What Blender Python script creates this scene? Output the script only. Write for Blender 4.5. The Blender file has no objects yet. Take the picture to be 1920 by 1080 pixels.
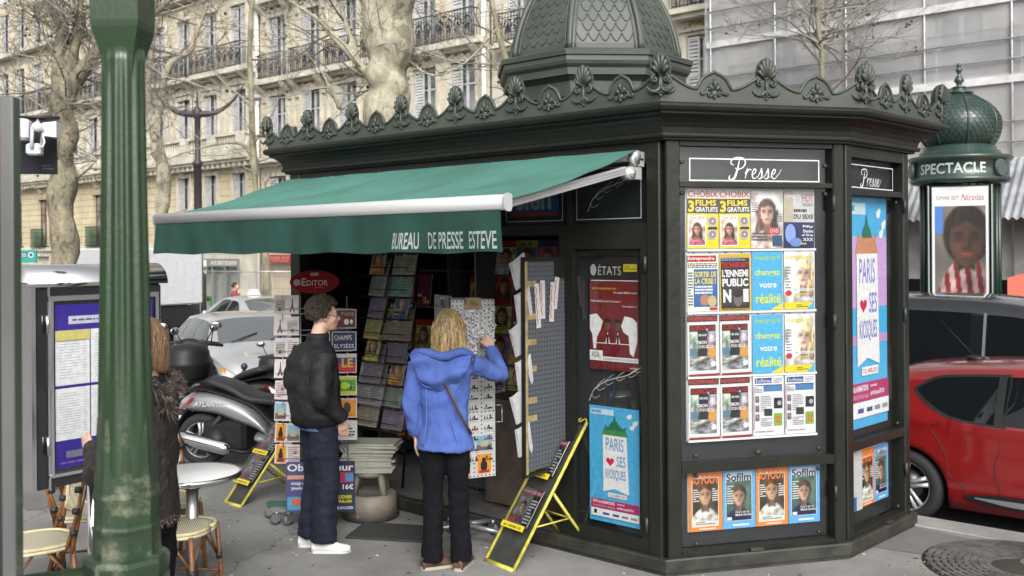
import bpy, bmesh, math, random
from mathutils import Vector, Matrix, noise
R = math.radians
PI = math.pi
SC = bpy.context.scene
COL = SC.collection

# ---------------------------------------------------------------- camera
cam_d = bpy.data.cameras.new('camera')
cam = bpy.data.objects.new('camera', cam_d)
COL.objects.link(cam)
cam_d.sensor_width = 36.0
cam_d.lens = 34.33
cam_d.shift_y = -0.0375
cam_d.clip_start = 0.05
cam_d.clip_end = 2000
cam.matrix_world = Matrix.Translation((0, 0, 2.1)) @ Matrix.Rotation(R(90), 4, 'X') @ Matrix.Rotation(-0.007, 4, 'Z')
cam_d.dof.use_dof = True
cam_d.dof.focus_distance = 6.6
cam_d.dof.aperture_fstop = 3.2
SC.camera = cam
# ---------------------------------------------------------------- sky, sun, exposure (overcast)
w = bpy.data.worlds.new('World')
SC.world = w
w.use_nodes = True
nt = w.node_tree
nt.nodes.clear()
sky = nt.nodes.new('ShaderNodeTexSky')
sky.sky_type = 'NISHITA'
sky.sun_disc = False
sky.sun_elevation = R(36)
sky.sun_rotation = R(172)
sky.dust_density = 4.0
sky.air_density = 1.0
sky.ozone_density = 1.0
hsv = nt.nodes.new('ShaderNodeHueSaturation')
hsv.inputs['Saturation'].default_value = 0.1
hsv.inputs['Value'].default_value = 1.0
bg = nt.nodes.new('ShaderNodeBackground')
bg.inputs['Strength'].default_value = 0.15
wo = nt.nodes.new('ShaderNodeOutputWorld')
nt.links.new(sky.outputs[0], hsv.inputs['Color'])
nt.links.new(hsv.outputs[0], bg.inputs['Color'])
nt.links.new(bg.outputs[0], wo.inputs['Surface'])
sun_d = bpy.data.lights.new('sun', 'SUN')
sun_d.energy = 1.5
sun_d.angle = R(35)
sun_d.color = (1.0, 0.97, 0.93)
sun = bpy.data.objects.new('sun', sun_d)
COL.objects.link(sun)
sun.rotation_euler = (R(54), 0, R(8))
SC.view_settings.view_transform = 'Standard'
SC.view_settings.look = 'None'
SC.view_settings.gamma = 1.0
SC.view_settings.exposure = 0.76
SC.cycles.use_denoising = True
SC.cycles.max_bounces = 6
SC.cycles.transparent_max_bounces = 12
SC.cycles.caustics_reflective = False
SC.cycles.caustics_refractive = False

# ---------------------------------------------------------------- materials
MATS = {}
def mat(name, col, rough=0.6, metal=0.0, var=0.0, vs=8.0, bump=0.0, bs=40.0, spec=0.5, coat=0.0, col2=None, emit=None, es=1.0, rv=0.0, detail=4.0):
    """principled material; var mixes a second tone by noise, bump adds fine relief"""
    if name in MATS: return MATS[name]
    m = bpy.data.materials.new(name)
    m.use_nodes = True
    n = m.node_tree.nodes; l = m.node_tree.links
    p = n['Principled BSDF']
    p.inputs['Base Color'].default_value = (*col, 1)
    p.inputs['Roughness'].default_value = rough
    p.inputs['Metallic'].default_value = metal
    p.inputs['Specular IOR Level'].default_value = spec
    p.inputs['Coat Weight'].default_value = coat
    p.inputs['Coat Roughness'].default_value = 0.05
    if var or bump or rv:
        tc = n.new('ShaderNodeTexCoord')
    if var or rv:
        nz = n.new('ShaderNodeTexNoise'); nz.inputs['Scale'].default_value = vs; nz.inputs['Detail'].default_value = detail
        l.new(tc.outputs['Object'], nz.inputs['Vector'])
    if var:
        c2 = col2 or tuple(max(0, c * (1 - var)) for c in col)
        c1 = col if col2 else tuple(min(1, c * (1 + var * 0.5)) for c in col)
        rp = n.new('ShaderNodeValToRGB')
        rp.color_ramp.elements[0].position = 0.35; rp.color_ramp.elements[0].color = (*c2, 1)
        rp.color_ramp.elements[1].position = 0.65; rp.color_ramp.elements[1].color = (*c1, 1)
        l.new(nz.outputs['Fac'], rp.inputs['Fac'])
        l.new(rp.outputs['Color'], p.inputs['Base Color'])
    if rv:
        mr = n.new('ShaderNodeMapRange')
        mr.inputs['From Min'].default_value = 0.3; mr.inputs['From Max'].default_value = 0.7
        mr.inputs['To Min'].default_value = max(0, rough - rv); mr.inputs['To Max'].default_value = min(1, rough + rv)
        l.new(nz.outputs['Fac'], mr.inputs['Value']); l.new(mr.outputs[0], p.inputs['Roughness'])
    if bump:
        nb = n.new('ShaderNodeTexNoise'); nb.inputs['Scale'].default_value = bs; nb.inputs['Detail'].default_value = 3
        l.new(tc.outputs['Object'], nb.inputs['Vector'])
        b = n.new('ShaderNodeBump'); b.inputs['Strength'].default_value = bump; b.inputs['Distance'].default_value = 0.02
        l.new(nb.outputs['Fac'], b.inputs['Height']); l.new(b.outputs[0], p.inputs['Normal'])
    if emit:
        p.inputs['Emission Color'].default_value = (*emit, 1); p.inputs['Emission Strength'].default_value = es
    MATS[name] = m
    return m

def glassmat(name, tint=(1, 1, 1), refl=1.0, ior=1.5, rough=0.0):
    """thin pane: transparent tinted + fresnel mirror"""
    if name in MATS: return MATS[name]
    m = bpy.data.materials.new(name); m.use_nodes = True
    n = m.node_tree.nodes; l = m.node_tree.links
    n.clear()
    o = n.new('ShaderNodeOutputMaterial'); mx = n.new('ShaderNodeMixShader'); t = n.new('ShaderNodeBsdfTransparent')
    g = n.new('ShaderNodeBsdfGlossy'); fr = n.new('ShaderNodeFresnel'); ml = n.new('ShaderNodeMath')
    ml.operation = 'MULTIPLY'; ml.inputs[1].default_value = refl
    n.remove(fr); F0 = ((ior - 1) / (ior + 1)) ** 2      # Schlick on |cos|, the same from both sides of the pane
    ge = n.new('ShaderNodeNewGeometry'); dt = n.new('ShaderNodeVectorMath'); dt.operation = 'DOT_PRODUCT'; l.new(ge.outputs['Normal'], dt.inputs[0]); l.new(ge.outputs['Incoming'], dt.inputs[1])
    def mth(op, a, b=None):
        q = n.new('ShaderNodeMath'); q.operation = op
        for i_, v_ in enumerate((a, b)):
            if v_ is None: continue
            if isinstance(v_, (int, float)): q.inputs[i_].default_value = v_
            else: l.new(v_, q.inputs[i_])
        return q.outputs[0]
    fr_out = mth('ADD', mth('MULTIPLY', mth('POWER', mth('SUBTRACT', 1.0, mth('ABSOLUTE', dt.outputs['Value'])), 5.0), 1 - F0), F0)
    t.inputs['Color'].default_value = (*tint, 1); g.inputs['Roughness'].default_value = rough
    ml.use_clamp = True; l.new(fr_out, ml.inputs[0]); l.new(ml.outputs[0], mx.inputs[0])
    l.new(t.outputs[0], mx.inputs[1]); l.new(g.outputs[0], mx.inputs[2]); l.new(mx.outputs[0], o.inputs['Surface'])
    MATS[name] = m
    return m

def ink(r, g, b, rough=0.5):
    """flat printed colour"""
    r, g, b = [round(v * 20) / 20 for v in (r, g, b)]
    return mat('print_%02d_%02d_%02d' % (r * 20, g * 20, b * 20), (max(r ** 2.2 * 0.68, 0.006), max(g ** 2.2 * 0.68, 0.006), max(b ** 2.2 * 0.68, 0.006)), rough, var=0.12, vs=38, detail=6)

def PHOTO():
    if 'photo_print' in MATS: return MATS['photo_print']
    m = mat('photo_print', (1, 1, 1), .4); n = m.node_tree.nodes; a = n.new('ShaderNodeVertexColor'); a.layer_name = 'Col'
    m.node_tree.links.new(a.outputs[0], n['Principled BSDF'].inputs['Base Color']); return m
# ---------------------------------------------------------------- mesh builder
GLY = {}
def glyphs(s, bold=0.0, shear=0.0):
    key = (s, bold, shear)
    if key in GLY: return GLY[key]
    cu = bpy.data.curves.new('t', 'FONT'); cu.body = s; cu.size = 1.0; cu.offset = bold; cu.shear = shear
    cu.resolution_u = 3; cu.fill_mode = 'FRONT'
    ob = bpy.data.objects.new('t', cu); COL.objects.link(ob)
    me = ob.to_mesh()
    vs = [(v.co.x, v.co.y) for v in me.vertices]; fs = [tuple(p.vertices) for p in me.polygons]
    ob.to_mesh_clear(); bpy.data.objects.remove(ob); bpy.data.curves.remove(cu)
    if vs:
        x0 = min(v[0] for v in vs); x1 = max(v[0] for v in vs); y0 = min(v[1] for v in vs); y1 = max(v[1] for v in vs)
    else: x0 = y0 = 0; x1 = y1 = 1
    GLY[key] = (vs, fs, x0, x1, y0, y1)
    return GLY[key]

class MB:
    """collects shapes (several materials) and links them as ONE mesh object"""
    def __init__(s, m=None):
        s.v = []; s.f = []; s.mi = []; s.ms = []; s.M = Matrix.Identity(4); s.cur = 0; s.sm = []; s.smooth = False
        s.layer = 0; s.c = {}
        if m is not None: s.use(m)
    def use(s, m):
        if m not in s.ms: s.ms.append(m)
        s.cur = s.ms.index(m); return s
    def add(s, vs, fs, smooth=None):
        b = len(s.v)
        s.v += [tuple(s.M @ Vector(v)) for v in vs]
        s.f += [tuple(b + i for i in f) for f in fs]
        s.mi += [s.cur] * len(fs); s.sm += [s.smooth if smooth is None else smooth] * len(fs)
        return s
    def box(s, x0, x1, y0, y1, z0, z1):
        vs = [(x, y, z) for z in (z0, z1) for y in (y0, y1) for x in (x0, x1)]
        return s.add(vs, [(0, 2, 3, 1), (4, 5, 7, 6), (0, 1, 5, 4), (2, 6, 7, 3), (0, 4, 6, 2), (1, 3, 7, 5)], False)
    def cbox(s, c, d, rz=0, bev=0):
        M0 = s.M; s.M = M0 @ Matrix.Translation(c) @ Matrix.Rotation(rz, 4, 'Z')
        hx, hy, hz = d[0] / 2, d[1] / 2, d[2] / 2
        if bev: s.bbox(-hx, hx, -hy, hy, -hz, hz, bev)
        else: s.box(-hx, hx, -hy, hy, -hz, hz)
        s.M = M0; return s
    def bbox(s, x0, x1, y0, y1, z0, z1, b):
        """box with bevelled vertical + horizontal edges"""
        ring = lambda e: [(x0 + b + e, y0 + e), (x1 - b - e, y0 + e), (x1 - e, y0 + b + e), (x1 - e, y1 - b - e), (x1 - b - e, y1 - e), (x0 + b + e, y1 - e), (x0 + e, y1 - b - e), (x0 + e, y0 + b + e)]
        rings = [[(x, y, z0) for x, y in ring(b)], [(x, y, z0 + b) for x, y in ring(0)], [(x, y, z1 - b) for x, y in ring(0)], [(x, y, z1) for x, y in ring(b)]]
        return s.loft(rings, True, True, True, smooth=False)
    def loft(s, rings, closed=True, cap0=False, cap1=False, smooth=None):
        n = len(rings[0]); vs = [p for r in rings for p in r]; fs = []
        for k in range(len(rings) - 1):
            for i in range(n if closed else n - 1):
                j = (i + 1) % n
                fs.append((k * n + i, k * n + j, (k + 1) * n + j, (k + 1) * n + i))
        if cap0: fs.append(tuple(range(n - 1, -1, -1)))
        if cap1: fs.append(tuple((len(rings) - 1) * n + i for i in range(n)))
        return s.add(vs, fs, smooth)
    def tube(s, pts, rad, n=8, cap=True, flat=1.0, smooth=True):
        pts = [Vector(p) for p in pts]
        if not hasattr(rad, '__len__'): rad = [rad] * len(pts)
        rings = []; u = None
        for i, p in enumerate(pts):
            d = (pts[min(i + 1, len(pts) - 1)] - pts[max(i - 1, 0)])
            if d.length < 1e-9: d = Vector((0, 0, 1))
            d.normalize()
            if u is None:
                u = d.cross(Vector((0, 0, 1)))
                if u.length < 0.05: u = d.cross(Vector((0, 1, 0)))
            else: u = u - d * u.dot(d)
            u.normalize(); w_ = d.cross(u)
            rings.append([tuple(p + (u * math.cos(2 * PI * k / n) * flat + w_ * math.sin(2 * PI * k / n)) * rad[i]) for k in range(n)])
        return s.loft(rings, True, cap, cap, smooth)
    def cyl(s, p0, p1, r0, r1=None, n=12, cap=True, smooth=True):
        return s.tube([p0, p1], [r0, r0 if r1 is None else r1], n, cap, 1.0, smooth)
    def lathe(s, prof, n=24, c=(0, 0, 0), smooth=True, a0=0.0, cap=True, sx=1, sy=1):
        rings = [[(c[0] + r * sx * math.cos(a0 + 2 * PI * k / n), c[1] + r * sy * math.sin(a0 + 2 * PI * k / n), c[2] + z) for k in range(n)] for r, z in prof]
        return s.loft(rings, True, cap, cap, smooth)
    def ball(s, c, r, n=10, m=7, sc=(1, 1, 1)):
        prof = [(max(1e-4, math.sin(PI * i / m)), -math.cos(PI * i / m)) for i in range(m + 1)]
        rings = [[(c[0] + r * sc[0] * pr * math.cos(2 * PI * k / n), c[1] + r * sc[1] * pr * math.sin(2 * PI * k / n), c[2] + r * sc[2] * pz) for k in range(n)] for pr, pz in prof]
        return s.loft(rings, True, True, True, True)
    def prism(s, poly, z0, z1):
        """polygon in xy extruded in z"""
        return s.loft([[(x, y, z0) for x, y in poly], [(x, y, z1) for x, y in poly]], True, True, True, False)
    def plate(s, poly, y0, y1):
        """outline in xz given thickness in y (front y0)"""
        return s.loft([[(x, y0, z) for x, z in poly], [(x, y1, z) for x, z in poly]], True, True, True, False)
    def quad(s, a, b, c, d): return s.add([a, b, c, d], [(0, 1, 2, 3)], False)
    def grid(s, fn, nu, nv, smooth=True):
        vs = [fn(i / nu, j / nv) for j in range(nv + 1) for i in range(nu + 1)]
        fs = [(j * (nu + 1) + i, j * (nu + 1) + i + 1, (j + 1) * (nu + 1) + i + 1, (j + 1) * (nu + 1) + i) for j in range(nv) for i in range(nu)]
        return s.add(vs, fs, smooth)
    # --- printing on a surface facing -y (x right, z up)
    def _y(s):
        s.layer += 1; return -0.0003 * s.layer
    def rect(s, x0, z0, x1, z1, m=None, y=None):
        if m is not None: s.use(m)
        y = s._y() if y is None else y
        return s.quad((x0, y, z0), (x1, y, z0), (x1, y, z1), (x0, y, z1))
    def shape(s, pts, m=None, y=None):
        if m is not None: s.use(m)
        y = s._y() if y is None else y
        return s.add([(x, y, z) for x, z in pts], [tuple(range(len(pts)))], False)
    def oval(s, cx, cz, rx, rz, m=None, n=16, y=None):
        return s.shape([(cx + rx * math.cos(2 * PI * k / n), cz + rz * math.sin(2 * PI * k / n)) for k in range(n)], m, y)
    def text(s, t, x0, z0, x1, z1, m=None, bold=0.0, shear=0.0, y=None, slope=0.0):
        """fits the string in a rectangle"""
        if m is not None: s.use(m)
        y = s._y() if y is None else y
        vs, fs, a, b, c, d = glyphs(t, bold, shear)
        kx = (x1 - x0) / (b - a); kz = (z1 - z0) / (d - c)
        return s.add([(x0 + (v[0] - a) * kx, y, z0 + (v[1] - c) * kz + slope * (v[0] - a) * kx) for v in vs], fs, False)
    def lines(s, x0, z0, x1, z1, n, m=None, seed=0, duty=0.45):
        """small print: rows of broken dashes"""
        if m is not None: s.use(m)
        y = s._y(); rd = random.Random(seed); h = (z1 - z0) / n
        for k in range(n):
            z = z1 - (k + 0.5) * h; x = x0
            end = x1 if rd.random() > 0.25 else x0 + (x1 - x0) * rd.uniform(0.4, 0.9)
            while x < end:
                wd = rd.uniform(0.03, 0.16) * (x1 - x0)
                s.quad((x, y, z - h * duty / 2), (min(x + wd, end), y, z - h * duty / 2), (min(x + wd, end), y, z + h * duty / 2), (x, y, z + h * duty / 2))
                x += wd + 0.02 * (x1 - x0)
        return s
    def stroke(s, pts, wds, m=None, y=None):
        """flat ribbon in the xz plane"""
        if m is not None: s.use(m)
        y = s._y() if y is None else y
        L = []; Rr = []
        for i, p in enumerate(pts):
            a = pts[max(i - 1, 0)]; b = pts[min(i + 1, len(pts) - 1)]
            dx, dz = b[0] - a[0], b[1] - a[1]; q = math.hypot(dx, dz) or 1
            wv = wds[i] if hasattr(wds, '__len__') else wds
            L.append((p[0] - dz / q * wv, y, p[1] + dx / q * wv)); Rr.append((p[0] + dz / q * wv, y, p[1] - dx / q * wv))
        n = len(pts)
        return s.add(L + Rr, [(i + n, i + n + 1, i + 1, i) for i in range(n - 1)], False)
    def mesh(s, name):
        me = bpy.data.meshes.new(name)
        me.from_pydata(s.v, [], s.f)
        for m in s.ms: me.materials.append(m)
        me.polygons.foreach_set('material_index', s.mi)
        me.polygons.foreach_set('use_smooth', s.sm)
        if s.c:
            ca = me.color_attributes.new('Col', 'FLOAT_COLOR', 'POINT'); buf = [1.0] * (4 * len(s.v))
            for i, q in s.c.items(): buf[4 * i:4 * i + 3] = q
            ca.data.foreach_set('color', buf)
        me.update()
        return me
    def photo(s, x0, z0, x1, z1, fn, nu=24, nv=32):
        """a printed photograph: fn(u, v) -> sRGB, interpolated over a fine grid"""
        s.use(PHOTO()); y = s._y(); b = len(s.v)
        s.grid(lambda u, v: (lerp(x0, x1, u), y, lerp(z0, z1, v)), nu, nv, False)
        for j in range(nv + 1):
            for i in range(nu + 1): s.c[b + j * (nu + 1) + i] = [max(0, min(1, q)) ** 2.2 * .68 for q in fn(i / nu, j / nv)]
        return s
    def build(s, name, parent=None, loc=None, rz=None, rot=None, weld=False):
        me = s.mesh(name)
        if weld:
            bm = bmesh.new(); bm.from_mesh(me); bmesh.ops.remove_doubles(bm, verts=bm.verts, dist=1e-4)
            bmesh.ops.recalc_face_normals(bm, faces=bm.faces); bm.to_mesh(me); bm.free()
        return link(name, me, parent, loc, rz, rot)

def link(name, me, parent=None, loc=None, rz=None, rot=None):
    o = bpy.data.objects.new(name, me); COL.objects.link(o)
    if parent:
        o.parent = parent; CH.setdefault(parent, []).append(o)
    if loc is not None: o.location = loc
    if rz is not None: o.rotation_euler = (0, 0, rz)
    if rot is not None: o.rotation_euler = rot
    return o
def thing(name, label, cat, loc=(0, 0, 0), rz=0, group=None, rot=None):
    o = bpy.data.objects.new(name, None); COL.objects.link(o)
    o.empty_display_size = 0.1
    o.location = loc; o.rotation_euler = rot or (0, 0, rz)
    o['label'] = label; o['category'] = cat
    if group: o['group'] = group
    return o
def tag(o, label, cat, group=None):
    o['label'] = label; o['category'] = cat
    if group: o['group'] = group
    return o
def struct(o, kind='structure'):
    o['kind'] = kind; return o
CH = {}
def kids(o): return CH.get(o, [])
def copy_tree(o, loc=None, rz=None, label=None, group=None, parent=None, rot=None):
    c = o.copy(); COL.objects.link(c)
    if parent:
        c.parent = parent; CH.setdefault(parent, []).append(c)
    if loc is not None: c.location = loc
    if rz is not None: c.rotation_euler = (0, 0, rz)
    if rot is not None: c.rotation_euler = rot
    if label: c['label'] = label
    if group: c['group'] = group
    for ch in list(kids(o)):
        copy_tree(ch, parent=c)
    return c
def remesh(o, vox=0.012, smooth=2):
    """fuse a mesh object's overlapping shells into one continuous surface"""
    md = o.modifiers.new('r', 'REMESH'); md.mode = 'VOXEL'; md.voxel_size = vox
    if smooth:
        sm = o.modifiers.new('s', 'SMOOTH'); sm.factor = 0.5; sm.iterations = smooth
    dg = bpy.context.evaluated_depsgraph_get(); dg.update()
    me = bpy.data.meshes.new_from_object(o.evaluated_get(dg))
    ms = list(o.data.materials)
    o.modifiers.clear(); old = o.data; o.data = me
    me.materials.clear()
    for m in ms: me.materials.append(m)
    me.polygons.foreach_set('use_smooth', [True] * len(me.polygons))
    bpy.data.meshes.remove(old)
    return o

# street frame: x to the right along the kerb, y across the street away from the camera
ST = R(-41)
cA, sA = math.cos(R(41)), math.sin(R(41))
def S(x, y, z=0.0): return Vector((cA * x + sA * y, -sA * x + cA * y, z))
def lerp(a, b, t): return a + (b - a) * t
def catmull(pts, n=6):
    """smooth polyline through points of any dimension"""
    out = []
    P = [pts[0]] + list(pts) + [pts[-1]]
    for i in range(1, len(P) - 2):
        for k in range(n):
            t = k / n
            out.append(tuple(0.5 * ((2 * b) + (-a + c) * t + (2 * a - 5 * b + 4 * c - d) * t * t + (-a + 3 * b - 3 * c + d) * t ** 3) for a, b, c, d in zip(P[i - 1], P[i], P[i + 1], P[i + 2])))
    out.append(tuple(pts[-1]))
    return out
def interp(tab, x):
    if x <= tab[0][0]: return tab[0][1]
    for (a, b), (c, d) in zip(tab, tab[1:]):
        if x <= c: return b + (d - b) * (x - a) / (c - a)
    return tab[-1][1]
def sinterp(tab, x):
    """smooth (monotone cosine-free catmull) interpolation of a table"""
    n = len(tab)
    if x <= tab[0][0]: return tab[0][1]
    if x >= tab[-1][0]: return tab[-1][1]
    for i in range(n - 1):
        if x <= tab[i + 1][0]:
            x0, y0 = tab[i]; x1, y1 = tab[i + 1]
            m0 = ((tab[i + 1][1] - tab[i - 1][1]) / (tab[i + 1][0] - tab[i - 1][0])) if i > 0 else (y1 - y0) / (x1 - x0)
            m1 = ((tab[i + 2][1] - tab[i][1]) / (tab[i + 2][0] - tab[i][0])) if i < n - 2 else (y1 - y0) / (x1 - x0)
            h = x1 - x0; t = (x - x0) / h
            return (2 * t ** 3 - 3 * t * t + 1) * y0 + (t ** 3 - 2 * t * t + t) * h * m0 + (-2 * t ** 3 + 3 * t * t) * y1 + (t ** 3 - t * t) * h * m1
def offset_poly(poly, d):
    """outward offset of a CCW polygon with mitred corners"""
    n = len(poly); out = []
    for i in range(n):
        p0, p1, p2 = Vector(poly[i - 1]), Vector(poly[i]), Vector(poly[(i + 1) % n])
        e1 = (p1 - p0).normalized(); e2 = (p2 - p1).normalized()
        n1 = Vector((e1.y, -e1.x)); n2 = Vector((e2.y, -e2.x))
        b = n1 + n2; k = d / max(0.2, (1 + n1.dot(n2)))
        out.append((p1.x + b.x * k, p1.y + b.y * k))
    return out
def sweep(mb, poly, prof, smooth=False):
    """profile [(offset, z)] carried round a closed polygon"""
    rings = [[(x, y, z) for x, y in offset_poly(poly, d)] for d, z in prof]
    return mb.loft(rings, True, False, False, smooth)
# ================================================================ SETTING
def stonemat(name, c1, c2, mortar, bw, bh, var=0.25):
    if name in MATS: return MATS[name]
    m = bpy.data.materials.new(name); m.use_nodes = True
    n = m.node_tree.nodes; l = m.node_tree.links; p = n['Principled BSDF']
    tc = n.new('ShaderNodeTexCoord'); sp = n.new('ShaderNodeSeparateXYZ'); cb = n.new('ShaderNodeCombineXYZ')
    ad = n.new('ShaderNodeMath'); ad.operation = 'ADD'
    l.new(tc.outputs['Object'], sp.inputs[0]); l.new(sp.outputs[0], ad.inputs[0]); l.new(sp.outputs[1], ad.inputs[1])
    l.new(ad.outputs[0], cb.inputs[0]); l.new(sp.outputs[2], cb.inputs[1])
    b = n.new('ShaderNodeTexBrick'); b.inputs['Scale'].default_value = 1.0
    b.inputs['Color1'].default_value = (*c1, 1); b.inputs['Color2'].default_value = (*c2, 1); b.inputs['Mortar'].default_value = (*mortar, 1)
    b.inputs['Mortar Size'].default_value = 0.014; b.inputs['Brick Width'].default_value = bw; b.inputs['Row Height'].default_value = bh
    b.inputs['Mortar Smooth'].default_value = 0.4
    l.new(cb.outputs[0], b.inputs['Vector'])
    nz = n.new('ShaderNodeTexNoise'); nz.inputs['Scale'].default_value = 0.9; nz.inputs['Detail'].default_value = 8; nz.inputs['Roughness'].default_value = 0.65
    l.new(tc.outputs['Object'], nz.inputs['Vector'])
    rp = n.new('ShaderNodeMapRange'); rp.inputs['From Min'].default_value = 0.3; rp.inputs['From Max'].default_value = 0.7
    rp.inputs['To Min'].default_value = 1 - var; rp.inputs['To Max'].default_value = 1.08
    l.new(nz.outputs['Fac'], rp.inputs['Value'])
    mx = n.new('ShaderNodeMix'); mx.data_type = 'RGBA'; mx.blend_type = 'MULTIPLY'; mx.inputs[0].default_value = 1
    l.new(b.outputs['Color'], mx.inputs[6]); l.new(rp.outputs[0], mx.inputs[7])
    l.new(mx.outputs[2], p.inputs['Base Color']); p.inputs['Roughness'].default_value = 0.85
    bu = n.new('ShaderNodeBump'); bu.inputs['Strength'].default_value = 0.6; bu.inputs['Distance'].default_value = 0.02; bu.invert = True
    l.new(b.outputs['Fac'], bu.inputs['Height']); l.new(bu.outputs[0], p.inputs['Normal'])
    MATS[name] = m
    return m
def groundmat(name, base, dark, light, scale, crack=0.0, speck=0.0, rough=0.85):
    if name in MATS: return MATS[name]
    m = bpy.data.materials.new(name); m.use_nodes = True
    n = m.node_tree.nodes; l = m.node_tree.links; p = n['Principled BSDF']
    tc = n.new('ShaderNodeTexCoord')
    def noise_(sc, det, ro=0.6):
        z = n.new('ShaderNodeTexNoise'); z.inputs['Scale'].default_value = sc; z.inputs['Detail'].default_value = det; z.inputs['Roughness'].default_value = ro
        l.new(tc.outputs['Object'], z.inputs['Vector']); return z
    a = noise_(scale, 8, 0.7)
    rp = n.new('ShaderNodeValToRGB')
    rp.color_ramp.elements[0].position = 0.3; rp.color_ramp.elements[0].color = (*dark, 1)
    rp.color_ramp.elements[1].position = 0.72; rp.color_ramp.elements[1].color = (*light, 1)
    e = rp.color_ramp.elements.new(0.5); e.color = (*base, 1)
    l.new(a.outputs['Fac'], rp.inputs['Fac'])
    g = noise_(220, 2)
    mr = n.new('ShaderNodeMapRange'); mr.inputs['From Min'].default_value = 0.3; mr.inputs['From Max'].default_value = 0.7; mr.inputs['To Min'].default_value = 0.8; mr.inputs['To Max'].default_value = 1.2
    l.new(g.outputs['Fac'], mr.inputs['Value'])
    mx = n.new('ShaderNodeMix'); mx.data_type = 'RGBA'; mx.blend_type = 'MULTIPLY'; mx.inputs[0].default_value = 1
    l.new(rp.outputs[0], mx.inputs[6]); l.new(mr.outputs[0], mx.inputs[7])
    last = mx.outputs[2]
    if crack:
        vo = n.new('ShaderNodeTexVoronoi'); vo.feature = 'DISTANCE_TO_EDGE'; vo.inputs['Scale'].default_value = 0.42
        wz = noise_(1.6, 6); va = n.new('ShaderNodeVectorMath'); va.operation = 'MULTIPLY_ADD'
        l.new(wz.outputs['Color'], va.inputs[0]); va.inputs[1].default_value = (0.9, 0.9, 0.9); l.new(tc.outputs['Object'], va.inputs[2])
        l.new(va.outputs[0], vo.inputs['Vector'])
        cr = n.new('ShaderNodeMapRange'); cr.inputs['From Min'].default_value = 0.0; cr.inputs['From Max'].default_value = 0.006; cr.inputs['To Min'].default_value = 1 - crack; cr.inputs['To Max'].default_value = 1
        l.new(vo.outputs['Distance'], cr.inputs['Value'])
        m2 = n.new('ShaderNodeMix'); m2.data_type = 'RGBA'; m2.blend_type = 'MULTIPLY'; m2.inputs[0].default_value = 1
        l.new(last, m2.inputs[6]); l.new(cr.outputs[0], m2.inputs[7]); last = m2.outputs[2]
    if speck:
        vs = n.new('ShaderNodeTexVoronoi'); vs.inputs['Scale'].default_value = 3.5; vs.inputs['Randomness'].default_value = 1
        l.new(tc.outputs['Object'], vs.inputs['Vector'])
        cs = n.new('ShaderNodeMapRange'); cs.inputs['From Min'].default_value = 0.03; cs.inputs['From Max'].default_value = 0.05; cs.inputs['To Min'].default_value = speck; cs.inputs['To Max'].default_value = 0
        l.new(vs.outputs['Distance'], cs.inputs['Value'])
        m3 = n.new('ShaderNodeMix'); m3.data_type = 'RGBA'; l.new(cs.outputs[0], m3.inputs[0]); l.new(last, m3.inputs[6]); m3.inputs[7].default_value = (0.5, 0.49, 0.46, 1); last = m3.outputs[2]
    l.new(last, p.inputs['Base Color'])
    p.inputs['Roughness'].default_value = rough
    bu = n.new('ShaderNodeBump'); bu.inputs['Strength'].default_value = 0.25; bu.inputs['Distance'].default_value = 0.004
    l.new(g.outputs['Fac'], bu.inputs['Height']); l.new(bu.outputs[0], p.inputs['Normal'])
    MATS[name] = m
    return m

M_PAVE = groundmat('pavement_asphalt', (0.19, 0.186, 0.177), (0.12, 0.117, 0.11), (0.255, 0.25, 0.236), 1.3, 0.6, 0.8)
M_ROAD = groundmat('road_asphalt', (0.075, 0.075, 0.078), (0.05, 0.05, 0.052), (0.11, 0.11, 0.11), 0.5)
M_FARP = groundmat('far_pavement', (0.2, 0.19, 0.175), (0.16, 0.15, 0.14), (0.25, 0.24, 0.22), 0.5)
M_GRAN = groundmat('granite', (0.27, 0.265, 0.25), (0.2, 0.195, 0.185), (0.34, 0.33, 0.31), 3.0)

def sheet(name, pts, m):
    mb = MB(m); mb.add(pts, [tuple(range(len(pts)))])
    return struct(mb.build(name, rz=ST))
sheet('ground', [(-900, -600, -1.6), (900, -600, -1.6), (900, 900, -1.6), (-900, 900, -1.6)], M_ROAD)
# near pavement: a finely divided sheet, very slightly uneven
mb = MB(M_PAVE)
mb.box(-130, 60, -40, 7.53, -1.5, 0.0)
struct(mb.build('pavement', rz=ST))
mb = MB(M_GRAN); rnd = random.Random(3); x = -60.0
while x < 30:
    L = rnd.uniform(0.9, 1.15); mb.bbox(x, x + L - 0.008, 7.532, 7.83, -0.4, 0.004 + rnd.uniform(0, 0.004), 0.012); x += L
struct(mb.build('kerb', rz=ST))
mb = MB(M_ROAD); mb.quad((-130, 7.8, -0.13), (60, 7.8, -0.13), (60, 18.7, -0.72), (-130, 18.7, -0.72)); struct(mb.build('road', rz=ST))
mb = MB(M_GRAN); mb.box(-130, 60, 18.6, 18.9, -1.2, -0.575); struct(mb.build('far_kerb', rz=ST))
mb = MB(M_FARP); mb.quad((-130, 18.9, -0.58), (60, 18.9, -0.58), (60, 26, -0.8), (-130, 26, -0.8)); struct(mb.build('far_pavement', rz=ST))
mb = MB(groundmat('asphalt_patch', (0.13, 0.127, 0.122), (0.1, 0.098, 0.094), (0.17, 0.165, 0.158), 1.5))
for pl_ in ([(-6.9, 2.5), (-5.9, 2.3), (-5.6, 3.4), (-6.0, 3.7), (-6.8, 3.5)], [(-3.0, 6.75), (-1.9, 6.9), (-1.9, 7.4), (-2.6, 7.5), (-3.0, 7.3)], [(-9.4, 3.6), (-8.2, 3.4), (-8.0, 4.3), (-9.3, 4.6)]): mb.add([(x, y, 0.003) for x, y in pl_], [tuple(range(len(pl_)))])
struct(mb.build('pavement_patch', rz=ST))
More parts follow.
